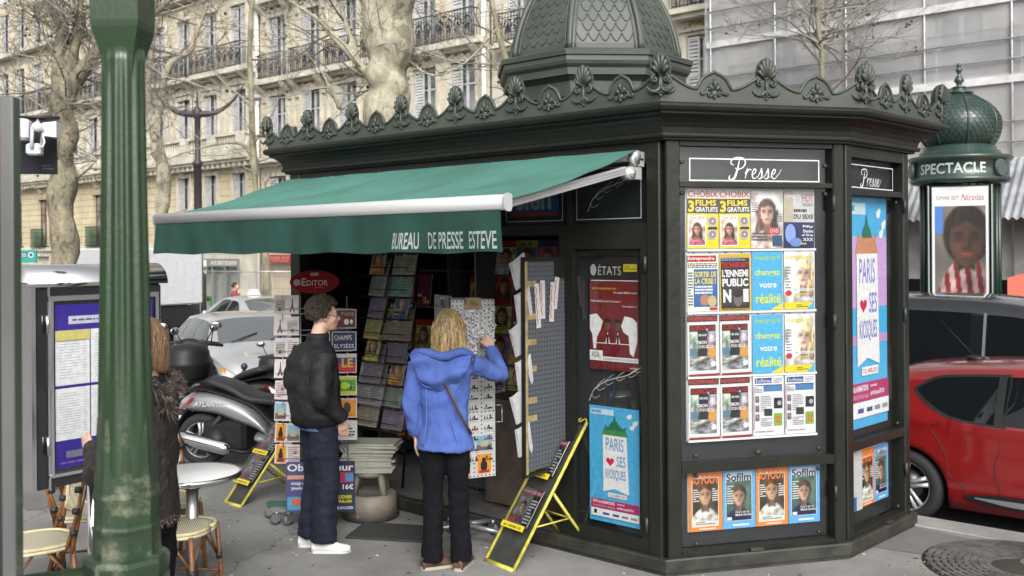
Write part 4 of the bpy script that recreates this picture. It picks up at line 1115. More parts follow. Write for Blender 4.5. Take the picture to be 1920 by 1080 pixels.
def leaf(mb, x, z, s, fl=1):
    main = catmull([(0, 0), (0.12, 0.22), (0.4, 0.38), (0.8, 0.5), (1.0, 0.62)], 5)
    mb.stroke([(x + fl * a * s, z + b * s) for a, b in main], 0.0028, y=-0.001)
    for q in range(6):
        a0, b0 = main[3 + q * 3]
        for sg in (-1, 1):
            c = catmull([(a0, b0), (a0 + 0.05, b0 + sg * 0.07 * (1 - q / 8)), (a0 + 0.17, b0 + sg * 0.085 * (1 - q / 8) + 0.07)], 4)
            mb.stroke([(x + fl * a * s, z + b * s) for a, b in c], 0.0016, y=-0.001)
leaf(mb, -0.62, 2.36, 0.4); mb.build('leaf_ornament', KIO)
mb = MB(MATS['grey_vinyl']); mb.M = FA @ Matrix.Translation((0, 0.018, 0)); leaf(mb, -0.62, 1.06, 0.4); mb.build('leaf_ornament', KIO)
bs = thing('frieze_poster', 'half hidden blue and red newspaper banner ending in SIEN above kiosk opening', 'poster', K(0, 0, 0), ST)
mb = MB(ink(0.12, 0.3, 0.55)); mb.M = Matrix.Translation((0, 0.05, 0)); mb.rect(-1.36, 2.36, -0.9, 2.62); mb.rect(-1.36, 2.34, -0.92, 2.365, ink(0.6, 0.12, 0.12)); mb.text('sien', -1.3, 2.385, -0.97, 2.55, ink(0.6, 0.68, 0.7), bold=0.03); mb.build('sheet', bs)
# display boards
M_WB = mat('display_board', (0.6, 0.61, 0.6), 0.5)
mb = MB(M_WB); mb.M = FB
mb.box(0.18, 1.13, 0.07, 0.088, 0.83, 2.495)
for z in (0.83, 1.245, 1.668, 2.08): mb.box(0.181, 1.129, 0.048, 0.07, z, z + 0.014)
mb.box(0.184, 1.148, 0.072, 0.088, 0.238, 0.645)
mb.use(M_BLK)
for z in (1.26, 1.683, 2.095, 2.495):
    for q in range(8): mb.cyl((0.235 + 0.116 * q, 0.069, z - 0.025), (0.235 + 0.116 * q, 0.062, z - 0.025), 0.004, n=6)
mb.build('display_board', KIO)
mb = MB(M_WB); mb.M = FC; mb.box(0.42, 0.8, 0.075, 0.088, 0.25, 0.69); mb.build('display_board', KIO)

# ---- awning: a part of the kiosk with its own sub-parts
M_AWT = mat('awning_canvas_skylit', (0.05, 0.165, 0.13), 0.9, var=0.22, vs=1.6, bump=0.25, bs=7, detail=9)  # paler than the valance: sky light baked into its colour, beside some fading
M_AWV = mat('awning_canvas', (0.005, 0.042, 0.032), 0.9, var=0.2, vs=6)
M_ALU = mat('white_aluminium', (0.46, 0.46, 0.46), 0.4, 0.3)
x0, x1 = -3.86, -0.13; bx0, bx1 = -3.68, -0.06
def awf(u, v):
    x = lerp(lerp(x0, x1, u), lerp(bx0, bx1, u), v)
    sag = -0.03 * math.sin(PI * v) * (1 - 0.4 * abs(math.sin(u * PI * 3))) + 0.010 * math.sin(u * 47 + v * 9 + 2 * math.sin(u * 13)) * (1 - v) ** 1.5 * v * 3 + 0.006 * noise.noise(Vector((u * 14, v * 5, 0)))
    return (x, lerp(-0.12, -1.45, v), lerp(2.735, 2.37, v) + sag)
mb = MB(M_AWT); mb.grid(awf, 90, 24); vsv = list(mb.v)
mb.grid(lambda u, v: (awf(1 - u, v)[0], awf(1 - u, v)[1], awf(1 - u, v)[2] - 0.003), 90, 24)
for k in range(1, 6):
    u = k / 6.0
    mb.tube([(lambda p: (p[0], p[1], p[2] + 0.001))(awf(u, v / 16)) for v in range(17)], 0.0045, 4)
AW = mb.build('awning', KIO)
def valf(u, v):
    x = lerp(bx0 + 0.015, bx1 - 0.03, u)
    a = v * (0.018 * math.sin(u * 34 + 0.8 * math.sin(u * 9)) + 0.012 * math.sin(u * 71 + 2) + 0.012 * math.sin(u * 15 + v * 2))
    return (x, -1.485 - a, lerp(2.315, 2.085 + 0.006 * math.sin(u * 34), v))
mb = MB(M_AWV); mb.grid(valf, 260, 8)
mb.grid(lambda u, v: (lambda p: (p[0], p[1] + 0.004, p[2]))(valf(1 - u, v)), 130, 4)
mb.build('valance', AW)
def vtext(s_, a, b, z0, z1):
    mb = MB(mat('faded_white_print', (0.27, 0.31, 0.29), 0.8))
    vs, fs, xa, xb, ya, yb = glyphs(s_, 0.012); out = []
    for v in vs:
        X = lerp(a, b, (v[0] - xa) / (xb - xa)); Z = lerp(z0, z1, (v[1] - ya) / (yb - ya))
        u = (X - bx0 - 0.015) / (bx1 - 0.03 - bx0 - 0.015); vv = (2.315 - Z) / 0.23
        out.append((X, valf(u, vv)[1] - 0.004, Z))
    mb.add(out, fs, False); mb.build('lettering', AW)
vtext('BUREAU', -0.925, -0.72, 2.105, 2.203); vtext('DE PRESSE', -0.65, -0.36, 2.105, 2.203); vtext('ESTEVE', -0.31, -0.115, 2.105, 2.203)
mb = MB(M_ALU)
pr = [(-1.44, 2.385), (-1.45, 2.395), (-1.47, 2.398), (-1.49, 2.39), (-1.5, 2.375), (-1.498, 2.345), (-1.492, 2.32), (-1.475, 2.312), (-1.45, 2.312), (-1.44, 2.33)]
mb.loft([[(bx0, y, z) for y, z in pr], [(bx1, y, z) for y, z in pr]], True, True, True, True)
for x in (bx0 - 0.012, bx1): mb.loft([[(x + e, (y + 1.47) * 1.15 - 1.47, (z - 2.355) * 1.15 + 2.355) for y, z in pr] for e in (0, 0.014)], True, True, True, False)
mb.build('front_bar', AW)
for sx in (-0.17, -3.78):
    mb = MB(M_ALU); x2 = bx1 - 0.08 if sx > -1 else bx0 + 0.08
    a = Vector((sx, -0.2, 2.6)); b = Vector((x2, -1.42, 2.345))
    d = (b - a).normalized(); 
    rings = []
    for p in (a, b):
        rings.append([tuple(p + Vector((dx, 0, 0)) + Vector((0, -d.z, d.y)) * dz) for dx, dz in ((-0.012, -0.026), (0.012, -0.026), (0.014, -0.02), (0.014, 0.02), (0.012, 0.026), (-0.012, 0.026), (-0.014, 0.02), (-0.014, -0.02))])
    mb.loft(rings, True, True, True, False)
    for q in (-0.008, 0.008):
        mb.tube([tuple(a + Vector((0.015, -d.z * q, d.y * q))), tuple(b + Vector((0.015, -d.z * q, d.y * q)))], 0.003, 4)
    # bracket: round joint, slotted plate
    mb.cyl((sx - 0.03, -0.16, 2.585), (sx + 0.035, -0.16, 2.585), 0.042, n=18); mb.cyl((sx + 0.036, -0.16, 2.585), (sx + 0.044, -0.16, 2.585), 0.03, n=16)
    mb.cyl((sx + 0.045, -0.16, 2.585), (sx + 0.05, -0.16, 2.585), 0.009, n=8)
    mb.M = Matrix.Translation((sx, -0.1, 2.68)); mb.cyl((-0.01, 0, 0), (0.03, 0, 0), 0.045, n=8); mb.box(-0.02, 0.028, -0.02, 0.09, -0.045, 0.05)
    mb.use(M_BLK)
    for q in range(8): mb.cyl((0.0305, 0.028 * math.cos(q * PI / 4), 0.028 * math.sin(q * PI / 4)), (0.0315, 0.028 * math.cos(q * PI / 4), 0.028 * math.sin(q * PI / 4)), 0.006, n=6)
    mb.box(0.0305, 0.0312, 0.035, 0.08, -0.006, 0.006)
    mb.M = Matrix.Identity(4); mb.use(M_ALU)
    mb.box(sx - 0.02, sx + 0.02, -0.12, -0.03, 2.55, 2.63)
    mb.build('arm', AW)
mb = MB(M_ALU); mb.cyl((x0, -0.1, 2.7), (x1, -0.1, 2.7), 0.035, n=10); mb.build('roller', AW)

# ---- pegboard side door standing open
def pegmat(name, base, hole, sc=0.022):
    m = bpy.data.materials.new(name); m.use_nodes = True; n = m.node_tree.nodes; l = m.node_tree.links; p = n['Principled BSDF']
    tc = n.new('ShaderNodeTexCoord'); sp = n.new('ShaderNodeSeparateXYZ'); l.new(tc.outputs['Object'], sp.inputs[0])
    outs = []
    for ax in (0, 2):
        md = n.new('ShaderNodeMath'); md.operation = 'PINGPONG'; md.inputs[1].default_value = sc / 2; l.new(sp.outputs[ax], md.inputs[0])
        pw = n.new('ShaderNodeMath'); pw.operation = 'POWER'; pw.inputs[1].default_value = 2; l.new(md.outputs[0], pw.inputs[0]); outs.append(pw)
    ad = n.new('ShaderNodeMath'); l.new(outs[0].outputs[0], ad.inputs[0]); l.new(outs[1].outputs[0], ad.inputs[1])
    lt = n.new('ShaderNodeMath'); lt.operation = 'LESS_THAN'; lt.inputs[1].default_value = (sc * 0.2) ** 2; l.new(ad.outputs[0], lt.inputs[0])
    mx = n.new('ShaderNodeMix'); mx.data_type = 'RGBA'; l.new(lt.outputs[0], mx.inputs[0]); mx.inputs[6].default_value = (*base, 1); mx.inputs[7].default_value = (*hole, 1)
    l.new(mx.outputs[2], p.inputs['Base Color']); p.inputs['Roughness'].default_value = 0.5
    return m
PEG = pegmat('pegboard_grey', (0.075, 0.082, 0.092), (0.008, 0.008, 0.008), .032)
mb = MB(PEG); mb.box(-0.01, 0.42, -0.012, 0.012, 0.62, 2.02)
pg = mb.build('side_door', KIO, loc=(-0.825, -0.42, 0), rz=R(90))
mb = MB(mat('brown_tape', (0.3, 0.23, 0.11), 0.5, var=0.3, vs=20))
mb.box(-0.014, 0.012, -0.0145, -0.0125, 0.6, 2.03)
for z in (0.95, 1.07, 1.28, 1.46, 1.63, 1.85): mb.box(-0.014, 0.1, -0.017, -0.0148, z, z + 0.04)
mb.build('tape', pg)
mb = MB(M_KP); mb.box(-0.012, 0.42, -0.016, 0.016, 2.02, 2.05); mb.box(-0.012, 0.42, -0.016, 0.016, 0.58, 0.6); mb.box(-0.02, -0.0145, -0.016, 0.016, 0.58, 2.05); mb.box(0.3, 0.42, -0.02, -0.013, 1.9, 2.02); mb.build('door_frame', pg)
for q, (dx, zz, L_) in enumerate(((0.11, 1.62, 0.3), (0.16, 1.66, 0.26), (0.26, 1.64, 0.27), (0.3, 1.7, 0.22))):
    m_ = MB(ink(0.85, 0.85, 0.83)); m_.M = Matrix.Rotation(R(4 * (q - 1)), 4, 'Y'); m_.rect(-0.025, -L_ / 2, 0.025, L_ / 2, y=0); m_.stroke([(-0.012 + 0.006 * math.sin(k * 1.9), -L_ / 2 + 0.02 + k * (L_ - 0.04) / 12) for k in range(13)], 0.004, ink(0.75, 0.3, 0.15), y=-0.001)
    tag(m_.build('paper_strip', loc=K(-0.825 + 0.022 + 0.002 * q, -0.42 + dx, zz + 0.1), rz=ST + R(90)), ['short white paper strip nearest the taped edge of the grey pegboard door', 'long white paper strip second from the taped edge of the pegboard door', 'white paper strip third from the taped edge of the pegboard door', 'white paper strip farthest from the taped edge of the pegboard door'][q], 'paper strip', 'paper strips on the pegboard door')
# shelving inside
mb = MB(mat('dark_shelf', (0.06, 0.06, 0.062), 0.5))
for z in (0.3, 0.72, 1.14, 1.56, 1.9): mb.box(-3.9, -0.9, .98, 1.4, z, z + 0.02)
mb.box(-2.4, -2.1, 0.6, .9, 0.1, 0.85)
for x in (-3.85, -2.9, -1.9, -0.95): mb.box(x, x + 0.03, .93, 1.5, 0.1, 2.15)
mb.build('shelving', KIO)
mb = MB(mat('counter_wood', (0.12, 0.09, 0.07), 0.5, var=0.3)); mb.box(-1.9, -0.95, 0.35, 0.9, 0.1, 0.9); mb.box(-1.95, -0.9, 0.3, 0.95, 0.9, 0.93); mb.build('counter', KIO)
# ================================================================ MAGAZINES, POSTERS, RACKS
sst = lambda a, b, x: (lambda t: t * t * (3 - 2 * t))(max(0, min(1, (x - a) / (b - a))))
def mixc(a, b, t): return [p + (q - p) * t for p, q in zip(a, b)]
def n3(x, y, z=0): return noise.noise(Vector((x, y, z)))
def portrait(m, x0, z0, x1, z1, bg=None, skin=(0.8, 0.6, 0.48), hair=(0.2, 0.12, 0.08), shirt=(0.3, 0.3, 0.35), long=False, fs=0.3, curly=False, cx=None, smile=False, cz=None, nu=24, nv=32, stripe=None, sz=.34):
    """softly lit head and shoulders printed inside a rectangle"""
    w_, h = x1 - x0, z1 - z0; cx = cx if cx is not None else (x0 + x1) / 2; cz = cz if cz is not None else z0 + h * 0.6
    rx = w_ * fs * 0.72; rz = rx * 1.35; bg = bg or tuple(c * .6 + .2 for c in shirt); sd = hash((round(x0 * 997), round(skin[0] * 99), round(shirt[2] * 99))) % 50
    def fn(u, v):
        x, z = x0 + u * w_, z0 + v * h; a, b = (x - cx) / rx, (z - cz) / rz; g = n3(u * 3, v * 4, sd)
        c = [q * (1 + .5 * g) * (.8 + .35 * v) for q in bg]
        st = 1 + .55 * n3(a * 7, b * 1.2, sd + 9) + .3 * n3(a * 3, b * 3, sd)
        if curly: st = 1 + 1.1 * n3(a * 6, b * 6, sd)
        hc = [q * st * (1.5 - .5 * a) for q in hair]
        e = math.hypot(a / 1.25, (b - .25) / 1.15) + (.14 * n3(a * 5, b * 5, 3) if curly else 0); k = 1 - sst(.93, 1.05, e)
        if long: k = max(k, (1 - sst(1.35, 1.6, abs(a) - .12 * math.sin(b * 3))) * (1 - sst(.15, .4, b)) * sst(-2.4, -1.9, b))
        c = mixc(c, hc, k)
        sk = [q * (1.12 - .33 * sst(-.8, .9, a + .2 * b)) for q in skin]
        k = (1 - sst(.4, .5, abs(a))) * (1 - sst(-.5, -.4, b)); c = mixc(c, [q * (.62 + .1 * a) for q in skin], k)
        sh = sz - .22 * ((x - cx) / (w_ * .5)) ** 2 - (.1 if abs(a) < .5 else 0); k = 1 - sst(sh - .03, sh, (z - z0) / h)
        sc_ = shirt if not stripe or math.sin(a * 11 + b * 2) > 0 else stripe
        c = mixc(c, [q * (1 + .6 * n3(u * 5, v * 9, sd + 3)) * (1.1 - .3 * u) for q in sc_], k)
        k = 1 - sst(.94, 1.03, math.hypot(a / (.92 - .26 * max(0, -b) ** 1.3), b)); f = [q * (1 + .12 * n3(a * 2, b * 2, sd + 4)) for q in sk]
        f = [q * (1 - .28 * math.exp(-((abs(a) - .42) / .3) ** 2 - ((b - .14) / .16) ** 2)) for q in f]
        f = [q * (1 + .12 * math.exp(-((a + .45) / .25) ** 2 - ((b + .2) / .2) ** 2)) for q in f]
        f = [q * (1 - .3 * math.exp(-((a - .16) / .09) ** 2 - ((b + .1) / .25) ** 2)) for q in f]
        f = [q * (1 - .35 * math.exp(-(a / .2) ** 2 - ((b + .27) / .05) ** 2)) for q in f]
        f = mixc(f, (.14, .1, .09), .7 * math.exp(-((abs(a) - .4) / .15) ** 2 - ((b - .1) / .045) ** 2))
        f = mixc(f, [q * .6 for q in hair], .7 * math.exp(-((abs(a) - .44) / .24) ** 4 - ((b - .3) / .05) ** 2))
        f = mixc(f, (.9, .86, .82) if smile else (.6, .26, .25), .8 * math.exp(-(a / .33) ** 4 - ((b + .5) / .07) ** 2))
        if smile: f = mixc(f, (.5, .22, .2), .6 * math.exp(-(a / .4) ** 4 - ((b + .62 - .15 * a * a) / .05) ** 2))
        c = mixc(c, f, k)
        k = (1 - sst(.98, 1.06, math.hypot(a, b))) * sst(.62, .78, b + .22 * abs(a) + .07 * math.sin(a * 5 + sd)); return mixc(c, hc, k)
    m.photo(x0, z0, x1, z1, fn, nu, nv)
def scene_photo(m, x0, z0, x1, z1, seed, sat=.25, nu=10, nv=8):
    def fn(u, v): g = .5 + .6 * n3(u * 3, v * 3, seed) + .3 * n3(u * 8, v * 8, seed); return [g + sat * n3(u * 2, v * 2, seed + 7 * k) for k in (1, 2, 3)]
    m.photo(x0, z0, x1, z1, fn, nu, nv)
def cover(w_, h, base, th=0.006):
    m = MB(ink(0.85, 0.85, 0.84)); m.box(-w_ / 2, w_ / 2, 0.0005, th, 0, h); m.rect(-w_ / 2, 0, w_ / 2, h, ink(*base)); return m
YEL = (0.95, 0.85, 0.1); RED = (0.8, 0.12, 0.12); WH = (0.95, 0.95, 0.93); BK = (0.08, 0.08, 0.09); SKY = (0.3, 0.68, 0.9); ORG = (1.0, 0.55, 0.2)
def c_films(w_=0.225, h=0.385):
    m = cover(w_, h, YEL)
    m.rect(-w_ / 2, h * .86, w_ / 2, h, ink(*WH)); m.text('CHOBIX', -w_ * .48, h * .875, w_ * .48, h * .985, ink(0.85, 0.25, 0.2), bold=0.02)
    m.rect(-w_ / 2, h * .6, w_ / 2, h * .85, ink(0.25, 0.22, 0.2)); m.text('3', -w_ * .47, h * .62, -w_ * .28, h * .82, ink(*YEL), bold=0.04)
    m.text('FILMS', -w_ * .24, h * .73, w_ * .42, h * .83, ink(*YEL), bold=0.03); m.text('GRATUITS', -w_ * .24, h * .625, w_ * .47, h * .71, ink(*WH), bold=0.03)
    m.rect(-w_ * .47, h * .04, w_ * .1, h * .57, ink(*WH)); portrait(m, -w_ * .44, h * .06, w_ * .07, h * .5, (0.85, 0.75, 0.7), long=True, shirt=(0.75, 0.4, 0.45))
    m.text('CHOBIX', -w_ * .42, h * .5, w_ * .05, h * .55, ink(0.8, 0.3, 0.3))
    for z in (.47, .24): m.oval(w_ * .3, h * z, w_ * .15, w_ * .15, ink(0.75, 0.75, 0.78)); m.oval(w_ * .3, h * z, w_ * .11, w_ * .11, ink(0.6, 0.5, 0.5)); m.oval(w_ * .3, h * z, w_ * .03, w_ * .03, ink(*WH))
    m.rect(w_ * .16, h * .33, w_ * .45, h * .37, ink(0.1, 0.1, 0.1)); return m
def c_hot(w_=0.24, h=0.385):
    m = cover(w_, h, (0.85, 0.83, 0.8)); portrait(m, -w_ * .5, 0, w_ * .5, h, (0.82, 0.8, 0.78), long=True, hair=(0.22, 0.16, 0.13), fs=0.32, skin=(0.85, 0.68, 0.6), shirt=(0.85, 0.75, 0.7))
    m.text('HOT', -w_ * .48, h * .82, -w_ * .28, h * .95, ink(0.75, 0.2, 0.25)); m.lines(-w_ * .48, h * .62, -w_ * .28, h * .8, 5, ink(0.4, 0.2, 0.3), 2)
    m.lines(w_ * .28, h * .45, w_ * .48, h * .6, 4, ink(0.2, 0.2, 0.25), 3); m.rect(0, h * .24, w_ * .4, h * .36, ink(0.75, 0.3, 0.3)); m.text('DVD', w_ * .1, h * .27, w_ * .35, h * .33, ink(*WH))
    m.rect(w_ * .16, h * .03, w_ * .46, h * .22, ink(0.2, 0.3, 0.45)); m.lines(-w_ * .45, h * .12, 0, h * .28, 3, ink(0.3, 0.3, 0.35), 5, 0.6); return m
def c_offerts(w_=0.23, h=0.385):
    m = cover(w_, h, (0.8, 0.8, 0.8)); m.rect(-w_ * .5, h * .42, -w_ * .2, h, ink(0.75, 0.68, 0.6)); m.rect(-w_ * .5, 0, w_ * .5, h * .45, ink(0.12, 0.17, 0.35))
    m.oval(-w_ * .28, h * .25, w_ * .17, h * .17, ink(0.55, 0.65, 0.9)); m.oval(-w_ * .1, h * .1, w_ * .2, h * .08, ink(0.45, 0.55, 0.8))
    m.text('OFFERTS', -w_ * .48, h * .86, w_ * .06, h * .93, ink(0.95, 0.95, 0.95), bold=0.03); m.text('HOT', w_ * .1, h * .8, w_ * .46, h * .95, ink(0.75, 0.3, 0.35)); m.text('VIDEO', w_ * .1, h * .73, w_ * .46, h * .785, ink(0.2, 0.2, 0.25))
    m.lines(-w_ * .18, h * .62, w_ * .46, h * .69, 1, ink(0.3, 0.2, 0.2), 3, .7); m.text('DU SEXE', -w_ * .18, h * .51, w_ * .46, h * .59, ink(0.15, 0.12, 0.12), bold=0.02)
    for k, s_ in enumerate(('Fifty', 'Shades', 'of Grey', 'XXX')): m.text(s_, w_ * (.12 - .04 * (k == 2)), h * (.345 - .075 * k), w_ * .46, h * (.4 - .075 * k), ink(*WH), bold=0.02)
    m.lines(w_ * .05, h * .06, w_ * .46, h * .09, 1, ink(*YEL), 4, .8); return m
def c_entre(w_=0.225, h=0.375):
    m = cover(w_, h, (0.93, 0.93, 0.92)); m.rect(-w_ * .5, h * .87, w_ * .42, h * .98, ink(0.75, 0.1, 0.12)); m.text('Entreprendre', -w_ * .48, h * .885, w_ * .36, h * .96, ink(*WH), bold=0.02)
    m.lines(-w_ * .48, h * .76, w_ * .45, h * .85, 3, ink(0.15, 0.15, 0.2), 7, .6); m.rect(-w_ * .3, h * .08, w_ * .46, h * .74, ink(0.2, 0.4, 0.65))
    m.text('SORTIR DE', -w_ * .27, h * .6, w_ * .42, h * .7, ink(*YEL), bold=0.03); m.text('LA CRISE !', -w_ * .27, h * .48, w_ * .4, h * .58, ink(*YEL), bold=0.03)
    m.lines(-w_ * .26, h * .3, w_ * .3, h * .46, 3, ink(*WH), 9, .6); m.oval(w_ * .05, h * .2, w_ * .16, h * .1, ink(0.7, 0.5, 0.4)); m.oval(w_ * .28, h * .18, w_ * .14, h * .1, ink(0.8, 0.7, 0.5))
    m.lines(-w_ * .48, h * .1, -w_ * .33, h * .7, 12, ink(0.2, 0.3, 0.2), 12); m.rect(w_ * .2, h * .02, w_ * .45, h * .07, ink(0.8, 0.15, 0.15)); return m
def c_enn(w_=0.225, h=0.375):
    m = cover(w_, h, (0.85, 0.72, 0.05)); m.rect(-w_ * .46, h * .04, w_ * .46, h * .93, ink(0.12, 0.12, 0.12)); m.rect(-w_ * .44, h * .1, w_ * .44, h * .72, ink(0.2, 0.2, 0.2))
    m.lines(-w_ * .44, h * .88, w_ * .44, h * .95, 2, ink(0.5, 0.6, 0.7), 3, .7); m.text('TECHNIKART', -w_ * .44, h * .76, w_ * .44, h * .86, ink(0.8, 0.12, 0.1), bold=0.02)
    m.text("L'ENNEMI", -w_ * .42, h * .6, w_ * .42, h * .73, ink(*WH), bold=0.035); m.text('PUBLIC', -w_ * .42, h * .43, w_ * .42, h * .57, ink(*WH), bold=0.035)
    m.oval(w_ * .08, h * .22, w_ * .15, h * .15, ink(0.45, 0.42, 0.4)); m.oval(w_ * .08, h * .3, w_ * .15, h * .07, ink(0.1, 0.1, 0.1)); m.text('N', -w_ * .4, h * .15, -w_ * .14, h * .38, ink(*WH), bold=0.05); m.text('1', w_ * .25, h * .15, w_ * .42, h * .38, ink(*WH), bold=0.05)
    m.lines(-w_ * .44, h * .01, w_ * .44, h * .07, 2, ink(0.2, 0.2, 0.1), 8, .5); return m
def c_chg(w_=0.225, h=0.39):
    m = cover(w_, h, SKY); m.shape([(w_ * .1, 0), (w_ * .5, 0), (w_ * .5, h * .12)], ink(*YEL))
    g = ink(0.85, 0.9, 0.2)
    m.text('inexploré', -w_ * .42, h * .83, w_ * .42, h * .95, ink(0.6, 0.8, 0.5), bold=0.02); m.text('changez', -w_ * .42, h * .56, w_ * .42, h * .7, g, bold=0.02); m.text('votre', -w_ * .27, h * .38, w_ * .3, h * .47, ink(*WH), bold=0.02); m.text('réalité', -w_ * .38, h * .11, w_ * .44, h * .28, g, bold=0.02); return m
def c_inex(w_=0.225, h=0.39):
    m = cover(w_, h, (0.85, 0.84, 0.8)); portrait(m, -w_ * .5, 0, w_ * .5, h, (0.86, 0.85, 0.82), long=True, hair=(0.8, 0.68, 0.5), skin=(0.9, 0.76, 0.68), fs=0.36, cx=w_ * .14, shirt=(0.85, 0.8, 0.78), cz=h * .6)
    m.rect(-w_ * .5, 0, w_ * .5, h * .12, ink(*YEL)); m.shape([(w_ * .25, 0), (w_ * .5, 0), (w_ * .5, h * .14)], ink(*SKY)); m.text('inexploré', -w_ * .46, h * .83, w_ * .44, h * .95, ink(0.85, 0.8, 0.25), bold=0.02)
    m.text('Méditation', -w_ * .16, h * .31, w_ * .48, h * .38, ink(*WH), bold=0.02); m.text('changer', -w_ * .1, h * .23, w_ * .3, h * .29, ink(*YEL), bold=0.02); m.text('réalité', w_ * .1, h * .14, w_ * .47, h * .22, ink(*WH), bold=0.02)
    m.oval(-w_ * .36, h * .28, w_ * .11, h * .05, ink(0.8, 0.2, 0.25)); m.lines(-w_ * .47, h * .35, -w_ * .28, h * .75, 8, ink(0.5, 0.5, 0.5), 6); m.lines(-w_ * .1, h * .03, w_ * .3, h * .09, 2, ink(0.3, 0.3, 0.2), 4); return m
def c_sci(w_=0.225, h=0.395):
    m = cover(w_, h, (0.9, 0.9, 0.9)); m.rect(-w_ * .5, h * .9, w_ * .46, h, ink(0.3, 0.08, 0.08)); m.text('INDISPENSABLE', -w_ * .48, h * .92, w_ * .42, h * .985, ink(0.75, 0.3, 0.3), bold=0.02)
    m.rect(-w_ * .47, h * .05, w_ * .42, h * .87, ink(0.95, 0.95, 0.95)); m.rect(-w_ * .44, h * .09, w_ * .4, h * .85, ink(0.1, 0.1, 0.12)); scene_photo(m, -w_ * .44, h * .3, w_ * .4, h * .74, 5, .1, 16, 14); scene_photo(m, -w_ * .44, h * .09, w_ * .4, h * .32, 3, .05, 22, 12)
    m.rect(w_ * .15, h * .3, w_ * .38, h * .48, ink(0.85, 0.6, 0.25)); m.rect(-w_ * .44, h * .34, -w_ * .22, h * .46, ink(0.35, 0.5, 0.62))
    m.rect(-w_ * .18, h * .33, w_ * .12, h * .75, ink(0.15, 0.1, 0.1)); m.text('SCIENCE', -w_ * .4, h * .76, w_ * .1, h * .84, ink(0.75, 0.12, 0.1), bold=0.02); m.text('VIE', w_ * .16, h * .76, w_ * .38, h * .83, ink(0.75, 0.12, 0.1), bold=0.02); m.text('&', w_ * .09, h * .75, w_ * .16, h * .79, ink(*WH))
    m.text('100 ANS', -w_ * .16, h * .66, w_ * .1, h * .7, ink(*WH), bold=0.02); m.text('TÉMOIN', -w_ * .26, h * .53, w_ * .1, h * .6, ink(*WH), bold=0.02); m.text("D'UN SIÈCLE", -w_ * .16, h * .46, w_ * .3, h * .525, ink(*WH), bold=0.02)
    m.oval(w_ * .3, h * .2, w_ * .09, w_ * .09, ink(0.9, 0.9, 0.88)); m.rect(-w_ * .47, 0, w_ * .5, h * .035, ink(0.6, 0.15, 0.15)); return m
def c_eco(w_=0.225, h=0.395):
    m = cover(w_, h, (0.93, 0.93, 0.94)); m.rect(-w_ * .44, h * .88, w_ * .12, h * .97, ink(0.1, 0.25, 0.55)); m.text('EcoRéseau', -w_ * .4, h * .895, w_ * .1, h * .955, ink(*WH))
    m.lines(w_ * .16, h * .87, w_ * .46, h * .97, 4, ink(0.5, 0.5, 0.55), 2); m.rect(-w_ * .16, h * .74, w_ * .46, h * .85, ink(0.3, 0.5, 0.7)); m.rect(-w_ * .44, h * .84, w_ * .46, h * .855, ink(0.15, 0.2, 0.45)); m.lines(-w_ * .44, h * .72, -w_ * .2, h * .82, 4, ink(0.3, 0.3, 0.4), 4)
    for z, sk in ((.56, (0.65, 0.5, 0.42)), (.4, (0.5, 0.45, 0.5)), (.25, (0.7, 0.55, 0.5))): m.rect(-w_ * .43, h * z, -w_ * .3, h * (z + .11), ink(0.4, 0.42, 0.5)); m.oval(-w_ * .365, h * (z + .07), w_ * .035, h * .03, ink(*sk))
    m.lines(-w_ * .26, h * .4, w_ * .1, h * .68, 9, ink(0.55, 0.55, 0.6), 8); m.rect(w_ * .18, h * .45, w_ * .46, h * .63, ink(0.12, 0.12, 0.13)); m.oval(w_ * .36, h * .54, w_ * .07, h * .04, ink(0.7, 0.7, 0.7)); m.rect(-w_ * .14, h * .33, w_ * .12, h * .45, ink(0.2, 0.18, 0.17)); m.rect(w_ * .18, h * .16, w_ * .45, h * .37, ink(0.5, 0.7, 0.2)); m.text('EI', w_ * .25, h * .2, w_ * .38, h * .32, ink(0.9, 0.3, 0.2), bold=0.03)
    m.lines(-w_ * .26, h * .15, w_ * .12, h * .3, 5, ink(0.55, 0.55, 0.6), 11); m.lines(-w_ * .44, h * .05, w_ * .46, h * .09, 1, ink(0.75, 0.5, 0.6), 3); m.rect(-w_ * .49, h * .1, -w_ * .46, h * .85, ink(0.8, 0.6, 0.65)); return m
def c_foot(w_=0.235, h=0.4):
    m = cover(w_, h, ORG); m.rect(-w_ * .42, h * .07, w_ * .4, h * .9, ink(0.9, 0.88, 0.84)); portrait(m, -w_ * .4, h * .16, w_ * .38, h * .86, (0.3, 0.28, 0.22), hair=(0.25, 0.17, 0.1), skin=(0.78, 0.62, 0.48), shirt=(0.9, 0.9, 0.88), smile=True, fs=0.36)
    m.text('SO FOOT', -w_ * .44, h * .77, w_ * .4, h * .91, ink(1.0, 0.5, 0.2), bold=0.03); m.lines(-w_ * .38, h * .48, -w_ * .2, h * .7, 6, ink(*WH), 3); m.lines(w_ * .2, h * .48, w_ * .38, h * .7, 6, ink(*WH), 4)
    m.text('LEO MESSI', -w_ * .3, h * .2, w_ * .3, h * .27, ink(0.8, 0.75, 0.55)); m.lines(-w_ * .3, h * .1, w_ * .3, h * .16, 2, ink(0.4, 0.4, 0.35), 4); m.lines(-w_ * .2, h * .02, w_ * .3, h * .05, 1, ink(*WH), 5, .7); return m
